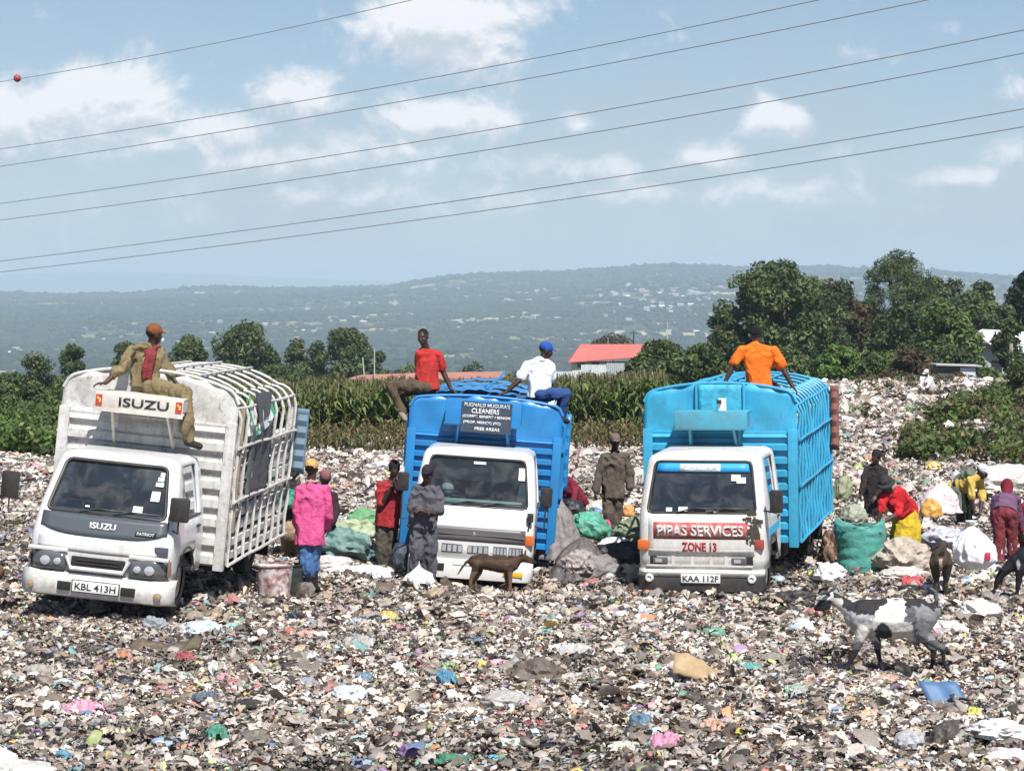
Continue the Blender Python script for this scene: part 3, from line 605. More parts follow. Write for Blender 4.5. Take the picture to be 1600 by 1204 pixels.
# maize
def maize(name, label, N, u0, u1, d0, d1, h0, h1, cols, seed, tassel=True, lw=.045, dry=0.0):
    r = np.random.default_rng(seed); y = r.uniform(d0, d1, N) if d1 > d0 else np.full(N, d0); x = (r.uniform(u0, u1, N) - 800) / F * y
    front = 62.8 + np.clip((x + 9) * 1.1, 0, 6.3) if name == 'maize_crop' else -1
    k = y > front; x, y = x[k], y[k]; N = len(x); z = G(x, y); h = r.uniform(h0, h1, N) * (.72 + .56 * n2(x, y, .45, 3, 4.4))
    Vs = []; Fs = []; Cs = []; b0 = 0
    cols = np.array(cols)
    base = cols[r.integers(0, len(cols), N)] * r.uniform(.8, 1.25, (N, 1))
    for L in range(9):
        zf = (L + .6) / 9.5 + r.uniform(-.04, .04, N); a = r.uniform(0, 6.283, N); ln = h * r.uniform(.26, .42, N); w_ = lw * r.uniform(.7, 1.3, N)
        d = np.stack([np.cos(a), np.sin(a), 0 * a], 1); s_ = np.stack([-np.sin(a), np.cos(a), 0 * a], 1)
        pts = []
        for tt, up, ww in ((0, 0, .6), (.35, .30, 1), (.7, .28, .85), (1.0, -.02, .08)):
            c = np.stack([x, y, z + h * zf], 1) + d * (ln * tt)[:, None] + np.array([0, 0, 1]) * (ln * up * r.uniform(.6, 1.4, N))[:, None]
            pts += [c - s_ * (w_ * ww)[:, None], c + s_ * (w_ * ww)[:, None]]
        V = np.stack(pts, 1); Vs.append(V.reshape(-1, 3)); q = np.array([[0, 1, 3, 2], [2, 3, 5, 4], [4, 5, 7, 6]])
        Fs.append((q[None] + (np.arange(N) * 8)[:, None, None]).reshape(-1, 4) + b0); b0 += N * 8
        low = (r.uniform(0, 1, N) < (dry + (.75 if zf.mean() < .33 else .0)))[:, None]
        c = np.where(low, np.array([.20, .14, .075]) * r.uniform(.6, 1.3, (N, 1)), base * r.uniform(.8, 1.3, (N, 1))); Cs.append(np.repeat(c, 8, 0))
    q4 = [(-1, -1), (1, -1), (1, 1), (-1, 1)]; w0 = .012
    V = np.stack([np.stack([x + a * w0, y + b_ * w0, z - .1], 1) for a, b_ in q4] + [np.stack([x + a * w0 * .6, y + b_ * w0 * .6, z + h], 1) for a, b_ in q4], 1)
    Vs.append(V.reshape(-1, 3)); q = np.array([[0, 1, 5, 4], [1, 2, 6, 5], [2, 3, 7, 6], [3, 0, 4, 7]]); Fs.append((q[None] + (np.arange(N) * 8)[:, None, None]).reshape(-1, 4) + b0); b0 += N * 8
    Cs.append(np.repeat(base * .9, 8, 0))
    if tassel:
        for kx in range(4):
            a = r.uniform(0, 6.283, N); d = np.stack([np.cos(a) * .35, np.sin(a) * .35, np.ones(N)], 1) * .2
            c = np.stack([x, y, z + h], 1); s_ = np.stack([-np.sin(a), np.cos(a), 0 * a], 1) * .016
            V = np.stack([c - s_, c + s_, c + d + s_ * .5, c + d - s_ * .5], 1); Vs.append(V.reshape(-1, 3)); Fs.append((np.array([[0, 1, 2, 3]])[None] + (np.arange(N) * 4)[:, None, None]).reshape(-1, 4) + b0); b0 += N * 4
            Cs.append(np.repeat(np.array([[.17, .15, .075]]) * r.uniform(.7, 1.3, (N, 1)), 4, 0))
    o = mesh_np(name, np.concatenate(Vs), np.concatenate(Fs), attr_mat('leaf_foliage', .55, .25, .22, varamt=.1, vs=3.), smooth=False, colors=np.concatenate(Cs))
    return tag(o, label, cat='maize' if 'maize' in name else 'weeds', kind='stuff')
maize('maize_crop', 'standing green maize with pale tassels behind the rubbish field', 9000, 130, 1040, 62.5, 90, 1.2, 1.55, [(.09, .14, .035), (.12, .17, .045), (.07, .11, .03), (.16, .16, .06)], 41)
maize('dry_grass', 'brown dry grass fringe along the foot of the maize', 1500, 90, 1040, 60.5, 68, .25, .7, [(.17, .12, .06), (.12, .12, .045), (.09, .12, .04), (.08, .10, .035)], 42, tassel=False, lw=.03, dry=.4)
def weeds(label, N, u0, u1, d0, d1, h, cols, seed, cond=None, name='weeds'):
    r = np.random.default_rng(seed); y = r.uniform(d0, d1, N); u = r.uniform(u0, u1, N); x = (u - 800) / F * y
    k = n2(x, y, .55, 3, seed) > .47
    if cond is not None: k &= cond(u, y)
    x, y = x[k], y[k]; N = len(x); hh = h * r.uniform(.5, 1.1, N) * (.6 + .8 * n2(x, y, .3, 2, 8.)); z = G(x, y)
    cl = np.stack([x, y, z + hh * .5, hh * .42], 1)
    o = leaf_crown(name, cl, 40, .075, cols, None, seed, aspect=.55); return tag(o, label, 'weeds', kind='stuff')
weeds('dense green weeds covering the slope behind the scavengers on the right', 1300, 1400, 1680, 49, 80, .85, MG + BG[:1] + DG[:1] + BR[:2] + [(.17, .16, .07)] * 2, 51, cond=lambda u, y: (u > 1400 + (y - 49) * 4.5))
weeds('scattered weed tufts on the pale rubbish rise', 90, 1330, 1560, 62, 84, .5, MG + BR[:2], 52)
weeds('broad leaved shrubs in front of the maize at the far left', 3200, -90, 170, 61.5, 100, 1.0, MG + DG[:2] + BG[:1], 53, cond=lambda u, y: u < 175)
weeds('low dead stalks in front of the big bushes', 120, 1300, 1640, 84, 92, .6, BR + MG[:1], 54)

# ------------------------------------------------------------------ buildings behind the dump
redroof = mat('red_sheet_roof', (.50, .14, .12), .55, var=.12, vscale=.6, dirt=.15); whitesheet = mat('pale_corrugated_sheet', (.60, .62, .64), .5, var=.2, vscale=1.5, dirt=.35, dirtcol=(.30, .27, .24))
darkw = mat('dark_opening', (.02, .02, .025), .5); greyw = mat('grey_plaster', (.42, .43, .45), .8, var=.2, dirt=.3); whiteroof = mat('bright_tin_roof', (.85, .87, .9), .4)
pinkroof = mat('faded_red_roof', (.42, .19, .15), .7, var=.15, vscale=.8, dirt=.2)
def corr_wall(m, x0, x1, y, z0, z1, pitch=.25, amp=.04, mi=0):
    n = int((x1 - x0) / pitch * 2); m.grid(lambda i, j: Vector((x0 + (x1 - x0) * i / n, y + (amp if i % 2 else 0), z1 if j else z0)), n, 1, mi)
D = 300.; s = D / F
R0 = empty('long_house', P(893, 582, D)); tag(R0, 'long low house with bright red roof and white walls beyond the maize', 'house')
m = MB(); m.box((5.2, 3.5, .15), (10.2, 6.6, 2.1)); m.build('wall', [mat('cream_wall', (.62, .60, .56), .8, var=.1)], R0, smooth=False)
m = MB(); m.add([(-.4, -.5, 1.25), (10.2, -.5, 2.0), (10.2, 3.5, 3.4), (1.3, 3.5, 3.4), (-.4, 7.5, 1.3), (10.2, 7.5, 2.0)], [(0, 1, 2, 3), (3, 2, 5, 4), (0, 3, 4)])
m.build('roof', [redroof], R0, smooth=False, solid=.12)
for xx in (1.2, 3.0, 6.0): m = MB(); m.box((xx, .17, 1.0), (.9, .06, .8)); m.build('window', [darkw], R0, smooth=False)
R0 = empty('corrugated_fence', P(865, 590, 285)); tag(R0, 'white corrugated sheet fence in front of the red roofed house', 'fence')
m = MB(); corr_wall(m, 0, 3.2, 0, -.8, .75); m.build('sheet', [whitesheet], R0, smooth=False, solid=.01)
m = MB(); corr_wall(m, 3.25, 6.2, -.1, -.6, 1.55); m.build('sheet', [whitesheet], R0, smooth=False, solid=.01)
m = MB(); corr_wall(m, 6.25, 8.4, -.1, -.6, 1.75); m.build('sheet', [mat('grey_sheet', (.42, .44, .46), .5, var=.2, dirt=.4)], R0, smooth=False, solid=.01)
m = MB(); corr_wall(m, 8.45, 10.4, -.1, -.6, 1.8); m.build('sheet', [whitesheet], R0, smooth=False, solid=.01)
R0 = empty('low_house', P(532, 606, 150)); tag(R0, 'low building with faded pink red roof showing behind the maize', 'house')
m = MB(); m.box((5.0, 2.0, -.3), (9.6, 3.6, 1.4)); m.build('wall', [greyw], R0, smooth=False)
m = MB(); m.add([(-.1, -.3, .40), (5.2, -.3, .46), (5.2, 2.4, .86), (1.1, 2.4, .70)], [(0, 1, 2, 3)]); m.add([(5.2, -.4, .55), (10.2, -.4, .62), (10.2, 2.4, .92), (5.2, 2.4, .86)], [(0, 1, 2, 3)])
m.build('roof', [pinkroof], R0, smooth=False, solid=.06)
R0 = empty('white_roofed_house', P(1532, 585, 140)); tag(R0, 'house with bright white tin roof between the trees at the far right', 'house')
m = MB(); m.box((2.6, 2.5, .5), (4.6, 4.4, 2.6)); m.build('wall', [greyw], R0, smooth=False)
m = MB(); m.add([(-.3, -.3, 2.35), (.9, -.3, 1.5), (5.4, -.3, .9), (5.4, 2.5, 1.4), (-.1, 5.2, 2.6), (.6, 2.5, 2.55), (-.3, .2, 2.5), (5.4, 2.5, 2.3)], [(0, 1, 5, 6), (1, 2, 7, 5)]); m.build('roof', [whiteroof], R0, smooth=False, solid=.08)
for xx in (1.0, 2.2, 3.4): m = MB(); m.box((xx, .27, .45), (.6, .06, .7)); m.build('window', [darkw], R0, smooth=False)
R0 = empty('tin_shed', P(1466, 593, 92)); tag(R0, 'small grey shed with a white door panel on the rubbish rise', 'shed')
m = MB(); m.box((.75, .6, .15), (1.5, 1.2, .75)); m.build('wall', [mat('dark_board', (.10, .09, .08), .8, var=.3)], R0, smooth=False)
m = MB(); m.box((.75, .55, .57), (1.75, 1.5, .05), M=Matrix.Rotation(.03, 4, 'Y')); m.build('roof', [mat('grey_tin', (.45, .44, .42), .6, rust=.6)], R0, smooth=False)
m = MB(); m.box((1.12, -.03, .2), (.58, .05, .52)); m.build('door', [mat('pale_door', (.6, .66, .68), .5, dirt=.3)], R0, smooth=False)
def pole(label, u, vt, vb, D, rad, tilt, arm=False, woodm='pale_pole', col=(.45, .42, .38)):
    s = D / F; h = (vb - vt) * s; R0 = empty('utility_pole', P(u, vb, D), (0, tilt, 0)); tag(R0, label, 'pole', 'poles beyond the maize')
    m = MB(); m.cyl((0, 0, -2), (0, 0, h), rad, rad * .7, 8); m.build('shaft', [mat(woodm, col, .8)], R0)
    if arm: m = MB(); m.box((0, 0, h - .35), (h * .30, .12, .12)); m.build('crossarm', [mat(woodm, col, .8)], R0, smooth=False)
    return R0
pole('short pale pole leaning left beside the tall round tree', 571, 558, 612, 140, .05, -.08)
pole('short pale upright pole right of the leaning one', 585, 545, 612, 140, .05, .0)
pole('dark utility pole with crossarm beyond the red roof', 990, 517, 560, 420, .16, 0, True, 'dark_pole', (.05, .045, .04))
pole('thin pale pole rising over the dark hedge', 1043, 502, 560, 420, .12, 0, False)
pole('thin bare pole over the red roofed house', 950, 528, 560, 330, .06, 0, False)

# power lines: sagging cables that come nearer on the right
wire = mat('aluminium_cable', (.26, .26, .27), .5)
def cable(label, pts, DL, DR, rad=.034):
    (u0, v0), (um, vm), (u1, v1) = pts
    A = np.polyfit([u0, um, u1], [v0, vm, v1], 2); m = MB(); path = []
    for k in range(41):
        u = -260 + (1860 + 260) * k / 40.; f_ = (u + 260) / 2120.; D_ = 1 / ((1 - f_) / DL + f_ / DR)
        path.append(P(u, np.polyval(A, u), D_))
    m.tube(path, rad, 6); o = m.build('power_line', [wire]); tag(o, label, 'power line', 'power lines across the sky'); return o
cable('uppermost power line, the one carrying the red marker ball', [(0, 128), (320, 71), (640, 1)], 230, 130, .030)
cable('second power line from the top, running just above its twin', [(0, 233), (640, 128), (1270, 2)], 240, 135, .034)
cable('third power line from the top, lower of the upper close pair', [(0, 260), (720, 142), (1440, 2)], 240, 135, .034)
cable('fourth power line from the top, upper of the middle pair', [(0, 318), (800, 197), (1600, 47)], 240, 135, .034)
cable('fifth power line from the top, lower of the middle pair', [(0, 344), (800, 228), (1600, 83)], 240, 135, .034)
cable('sixth power line from the top, upper of the lowest pair', [(0, 408), (800, 301), (1600, 170)], 240, 135, .034)
cable('lowest power line of all, nearest to the hills', [(0, 425), (800, 323), (1600, 198)], 240, 135, .034)
f_ = (27 + 260) / 2120.; m = MB(); m.ell((0, 0, 0), (.33, .33, .33), n=20); o = m.build('marker_ball', [mat('red_marker', (.35, .03, .04), .5)]); o.location = P(27, 122.5, 1 / ((1 - f_) / 230 + f_ / 130.)); tag(o, 'dark red marker ball hanging on the uppermost power line', 'marker ball')
# ------------------------------------------------------------------ trucks
tyre = mat('tyre_rubber', (.022, .021, .020), .85, dirt=.6, dirtcol=(.12, .10, .08)); black = mat('black_plastic', (.018, .018, .02), .5, dirt=.3)
rimm = mat('steel_rim', (.35, .34, .32), .55, .3, dirt=.5); under = mat('chassis_black', (.015, .014, .013), .8); chrome = mat('lamp_reflector', (.75, .76, .78), .18, .9)
platem = mat('number_plate_white', (.78, .79, .78), .5, dirt=.2); inkm = mat('black_lettering', (.015, .015, .018), .6); whitel = mat('white_lettering', (.80, .80, .80), .6)
redl = mat('red_lettering', (.42, .03, .04), .6, var=.2); amber = mat('amber_lens', (.62, .14, .02), .3, coat=.6); seatm = mat('seat_cloth', (.11, .105, .10), .9); dash = mat('dashboard', (.17, .175, .18), .7)
lensm = mat('headlamp_lens', (.55, .57, .60), .12, .35, coat=.8); paper = mat('windscreen_sticker', (.78, .80, .76), .6)
def glass_mat(key, tint, refl=1.0):
    m = bpy.data.materials.new(key); m.use_nodes = True; t = NT(m.node_tree); t.n.remove(t.n['Principled BSDF'])
    tr = t.new('ShaderNodeBsdfTransparent'); tr.inputs[0].default_value = (*tint, 1); gl = t.new('ShaderNodeBsdfGlossy'); gl.inputs['Roughness'].default_value = .05; gl.inputs[0].default_value = (.85, .92, 1, 1)
    fr = t.new('ShaderNodeFresnel'); fr.inputs[0].default_value = 1.5; mx = t.new('ShaderNodeMixShader')
    tcn = t.new('ShaderNodeTexCoord'); dn = t.noise(tcn.outputs['Object'], 4.0, 6, .65, .6)
    df = t.new('ShaderNodeBsdfDiffuse'); df.inputs[0].default_value = (.45, .44, .40, 1); mx2 = t.new('ShaderNodeMixShader')
    t.l.new(t.math('MULTIPLY', fr.outputs[0], refl), mx.inputs[0]); t.l.new(tr.outputs[0], mx.inputs[1]); t.l.new(gl.outputs[0], mx.inputs[2])
    t.l.new(t.mapr(dn, .45, .85, .02, .2), mx2.inputs[0]); t.l.new(mx.outputs[0], mx2.inputs[1]); t.l.new(df.outputs[0], mx2.inputs[2]); t.l.new(mx2.outputs[0], t.n['Material Output'].inputs[0])
    return m
glassA = glass_mat('windscreen_glass', (.42, .58, .66), 3.0); glassB = glass_mat('clear_windscreen_glass', (.55, .66, .64), 1.6)

def lettering(txt, parent, loc, width, height, material, name='lettering', bold=.0, shear=0.0, rot=(0, 0, 0), ext=.003, sx=None):
    cu = bpy.data.curves.new('t', 'FONT'); cu.body = txt; cu.size = 1; cu.align_x = 'CENTER'; cu.align_y = 'CENTER'; cu.offset = bold; cu.shear = shear; cu.resolution_u = 3; cu.extrude = 0
    to = bpy.data.objects.new('t', cu); COL.objects.link(to); bpy.context.view_layer.update()
    dg = bpy.context.evaluated_depsgraph_get(); me = bpy.data.meshes.new_from_object(to.evaluated_get(dg)); bpy.data.objects.remove(to); bpy.data.curves.remove(cu)
    co = np.empty(len(me.vertices) * 3); me.vertices.foreach_get('co', co); co = co.reshape(-1, 3)
    mn, mx_ = co.min(0), co.max(0); c = (mn + mx_) / 2; sc = (mx_ - mn); co = (co - c)
    V = np.stack([co[:, 0] / sc[0] * width, np.zeros(len(co)), co[:, 1] / sc[1] * height], 1)
    me.vertices.foreach_set('co', V.ravel()); me.materials.clear(); me.materials.append(material); me.update()
    o = bpy.data.objects.new(name, me); link(o, parent); o.location = loc; o.rotation_euler = rot
    so_ = o.modifiers.new('s', 'SOLIDIFY'); so_.thickness = ext; so_.offset = 0
    return o
def wheel(parent, x, y, z, r=.38, wd=.21, dual=False):
    w0 = empty('wheel', (x, y, z)); w0.parent = parent
    s_ = 1 if x > 0 else -1; Mx = Matrix.Rotation(math.pi / 2, 4, 'Y')
    for k in range(2 if dual else 1):
        off = -s_ * k * (wd + .04)
        m = MB(); prof = [(r * .56, -wd / 2), (r * .86, -wd / 2), (r * .97, -wd * .4), (r, -wd * .25), (r, wd * .25), (r * .97, wd * .4), (r * .86, wd / 2), (r * .56, wd / 2)]
        m.lathe(prof, 28, M=Matrix.Translation((off, 0, 0)) @ Mx, capb=False)
        for j in range(28):
            a = 2 * math.pi * j / 28; m.box((0, 0, 0), (wd * .55, .03, .022), M=Matrix.Translation((off, math.cos(a) * r * .998, math.sin(a) * r * .998)) @ Matrix.Rotation(a + math.pi / 2, 4, 'X') )
        m.build('tyre', [tyre], w0)
    m = MB(); m.lathe([(r * .57, wd / 2 * s_ * .8), (r * .50, wd * .2 * s_), (r * .28, wd * .12 * s_), (r * .24, wd * .45 * s_), (.02, wd * .5 * s_)], 20, M=Mx); m.build('rim', [rimm], w0)
    return w0

def cab(root, st, paint, W=.825, H=2.0, lower_dark=False, L=1.62):
    """forward control cab; local -y is the front. returns yf(z), w(z)"""
    if st == 'modern':
        zs = [.50, .80, .95, 1.25, 1.6, 1.88, 1.925, H]; yf = [.06, .04, .05, .16, .34, .50, .545, .66]; ww = [W, W + .01, W + .01, W - .01, W - .06, W - .115, W - .14, W - .22]
    else:
        k_ = H / 2.0
        zs = [.48 * k_, .75 * k_, 1.0 * k_, 1.22 * k_, 1.6 * k_, 1.88 * k_, 1.93 * k_, 1.965 * k_]; yf = [.02, .0, .02, .06, .19, .29, .33, .43]; ww = [W, W, W, W, W - .04, W - .085, W - .11, W - .19]
    f_y = lambda z: float(np.interp(z, zs, yf)); f_w = lambda z: float(np.interp(z, zs, ww))
    wb, wt = zs[3], zs[5]
    rows = sorted(set([zs[0], .62, .72, zs[1] if zs[1] > .74 else .8, zs[2], 1.08, wb, (wb * 2 + wt) / 3, (wb + 2 * wt) / 3, wt, zs[6], zs[7]]))
    ysd = np.linspace(L, .20, 12); nf = 12
    def ring(z):
        y0, w_ = f_y(z), f_w(z); rc = .11; pts = []
        for q in ysd: pts.append((-w_, max(q, y0 + rc + .001) if q < .25 else q, z) if q > y0 + rc else (-w_, y0 + rc + .0005 * q, z))
        for k in range(1, 4): a = k / 4 * math.pi / 2; pts.append((-w_ + rc * (1 - math.cos(a)), y0 + rc * (1 - math.sin(a)), z))
        for k in range(nf + 1):
            xx = (-1 + 2 * k / nf) * (w_ - rc); pts.append((xx, y0 - .035 * (1 - (xx / w_) ** 2) + .0, z))
        for k in range(1, 4): a = k / 4 * math.pi / 2; pts.append((w_ - rc * (1 - math.sin(a)), y0 + rc * (1 - math.cos(a)), z))
        for q in ysd[::-1]: pts.append((w_, max(q, y0 + rc + .001) if q < .25 else q, z) if q > y0 + rc else (w_, y0 + rc + .0005 * q, z))
        return pts
    R_ = [ring(z) for z in rows]; n = len(R_[0]); ns = len(ysd); i0 = ns + 3; i1 = i0 + nf
    m = MB(); vs = [p for r_ in R_ for p in r_]; fs = []
    for j in range(len(rows) - 1):
        zc = (rows[j] + rows[j + 1]) / 2
        for i in range(n - 1):
            if i0 <= i < i1 and wb < zc < wt: continue
            side = i < ns - 1 or i >= n - ns
            ym = (R_[j][i][1] + R_[j][i + 1][1]) / 2
            if side and wb - .02 < zc < wt and .48 + f_y(zc) * .6 < ym < 1.42: continue
            if side and zc < .80 and .40 < ym < 1.25: continue
            fs.append((j * n + i, j * n + i + 1, (j + 1) * n + i + 1, (j + 1) * n + i))
    top = R_[-1]; vs.append((0, (L + .5) / 2, rows[-1] + .015)); c_ = len(vs) - 1; b_ = (len(rows) - 1) * n
    for i in range(n - 1): fs.append((b_ + i, b_ + i + 1, c_))
    fs.append((b_ + n - 1, b_, c_)); fs.append(tuple([j * n for j in range(len(rows))] + [j * n + n - 1 for j in range(len(rows) - 1, -1, -1)]))
    m.add(vs, fs); body = m.build('cab', [paint], root, sharp=50, solid=.03)
    # windscreen
    def wp(a, b, off=0.0):
        z = wb + (wt - wb) * b; w_ = f_w(z) - .105; xx = (2 * a - 1) * w_; return Vector((xx, f_y(z) - .035 * (1 - (xx / (w_ + .1)) ** 2) + off, z))
    g = MB(); g.grid(lambda i, j: wp(i / 10, j / 4, .02), 10, 4); gl = g.build('windscreen', [glassB if st == 'old_white' else glassA], root)
    rc = .05; pth = []
    for (ca, cb, a0) in ((1, 0, -90), (1, 1, 0), (0, 1, 90), (0, 0, 180)):
        for k in range(4):
            a = math.radians(a0 + 30 * k); pth.append(wp((1 - rc if ca else rc) + math.cos(a) * rc, (.9 if cb else .1) + math.sin(a) * .1, -.006))
    full = []
    for k in range(len(pth)):
        p, q = pth[k], pth[(k + 1) % len(pth)]
        full.append(p)
        if (q - p).length > .4:
            for e in (.2, .4, .6, .8):
                v = p.lerp(q, e); v.y = f_y(v.z) - .035 * (1 - (v.x / f_w(v.z)) ** 2) - .004; full.append(v)
    gk = MB(); gk.tube(full, .017 if st != 'modern' else .022, 8, closed=True); gk.build('gasket', [black], gl)
    # corner fillers
    # interior
    m = MB(); m.box((0, L - .1, 1.0), (2 * W - .12, .06, .9)); m.box((0, (L) / 2 + .2, .62), (2 * W - .1, L - .6, .06)); m.build('cab_floor', [seatm], root, smooth=False)
    for xx in (-.42, .30):
        m = MB(); m.box((xx, L - .42, .86), (.5 if xx < 0 else .72, .5, .16), bev=.05); m.box((xx, L - .2, 1.16), (.48 if xx < 0 else .7, .13, .58), bev=.05); m.build('seat', [seatm], root)
    m = MB(); m.box((0, f_y(wb) + .24, wb - .10), (2 * W - .20, .34, .2), bev=.06); m.build('dashboard', [dash], root)
    m = MB(); c0 = Vector((-.40, f_y(wb) + .50, wb + .08)); Mr = Matrix.Translation(c0) @ Matrix.Rotation(math.radians(-28), 4, 'X')
    m.tube([Mr @ Vector((.2 * math.cos(a), .2 * math.sin(a), 0)) for a in np.linspace(0, 2 * math.pi, 25)[:-1]], .014, 6, closed=True); m.tube([Mr @ Vector((-.19, 0, 0)), Mr @ Vector((.19, 0, 0))], .012, 6); m.tube([c0, c0 + Vector((0, -.25, -.35))], .02, 6); m.build('steering_wheel', [black], root)
    # side windows: frame strip, glass, door seams and handle
    for s_ in (-1, 1):
        zz0, zz1 = wb, wt
        door = MB()
        for (ya, yb_) in ((.40, .40), (1.47, 1.47)):
            door.tube([(s_ * (f_w(z) + .006), ya + f_y(z) * (.6 if ya < 1 else 0), z) for z in np.linspace(.84 if ya > 1 else .84, zz1, 8)], .006, 5)
        door.tube([(s_ * (f_w(zz1) + .006), .40 + f_y(zz1) * .6, zz1), (s_ * (f_w(zz1) + .006), 1.47, zz1)], .009, 5)
        door.box((s_ * (f_w(wb) + .008), .95, wb - .012), (.03, 1.0, .03), bev=.008)
        d = door.build('door', [black], root)
        g = MB(); a0_ = .44
        g.grid(lambda i, j: Vector((s_ * (f_w(wb + (wt - wb) * j / 3 * .98) - .012), (a0_ + f_y(wb + (wt - wb) * j / 3) * .62) * (1 - i / 5) + 1.43 * i / 5, wb + (wt - wb) * j / 3 * .98)), 5, 3); g.build('side_window', [glassA], d)
        m = MB(); m.box((s_ * (f_w(1.05) + .02), 1.32, wb - .16), (.03, .15, .035), bev=.01); m.build('handle', [black], d)
        # wheel arch lip
        m = MB(); m.tube([(s_ * (W + .005), .82 + .46 * math.cos(a), .42 + .44 * math.sin(a)) for a in np.linspace(.15, math.pi - .15, 14)], .025, 6); m.build('arch_lip', [black], root)
    # wipers
    for x0, x1 in ((-.35, .12), (.10, .56)):
        m = MB(); a = wp(.5 + x0 / 1.6, .02, -.03); b = wp(.5 + x1 / 1.6, .10, -.03); m.tube([a, a.lerp(b, .5) + Vector((0, -.02, .03)), b], .009, 5); m.tube([a.lerp(b, .3) + Vector((0, 0, .02)), b + Vector((.14, 0, .0))], .012, 5); m.build('wiper', [black], root)
    return f_y, f_w, wb, wt, wp

def squash(root, k):
    for o in root.children_recursive:
        if o.type == 'MESH' and abs(o.rotation_euler.x) < 1e-6:
            co = np.empty(len(o.data.vertices) * 3, np.float32); o.data.vertices.foreach_get('co', co); co[2::3] *= k; o.data.vertices.foreach_set('co', co); o.data.update()
        o.location.z *= k
def mirror(root, p_arm, c, size, two=True):
    m = MB(); m.box(c, size, bev=.03); o = m.build('mirror', [black], root)
    m = MB(); c_ = Vector(c); m.tube([p_arm, Vector((c_.x, c_.y, Vector(p_arm).z - .02)), c_ - Vector((0, 0, size[2] * .4))], .012, 6); m.build('arm', [black], o)

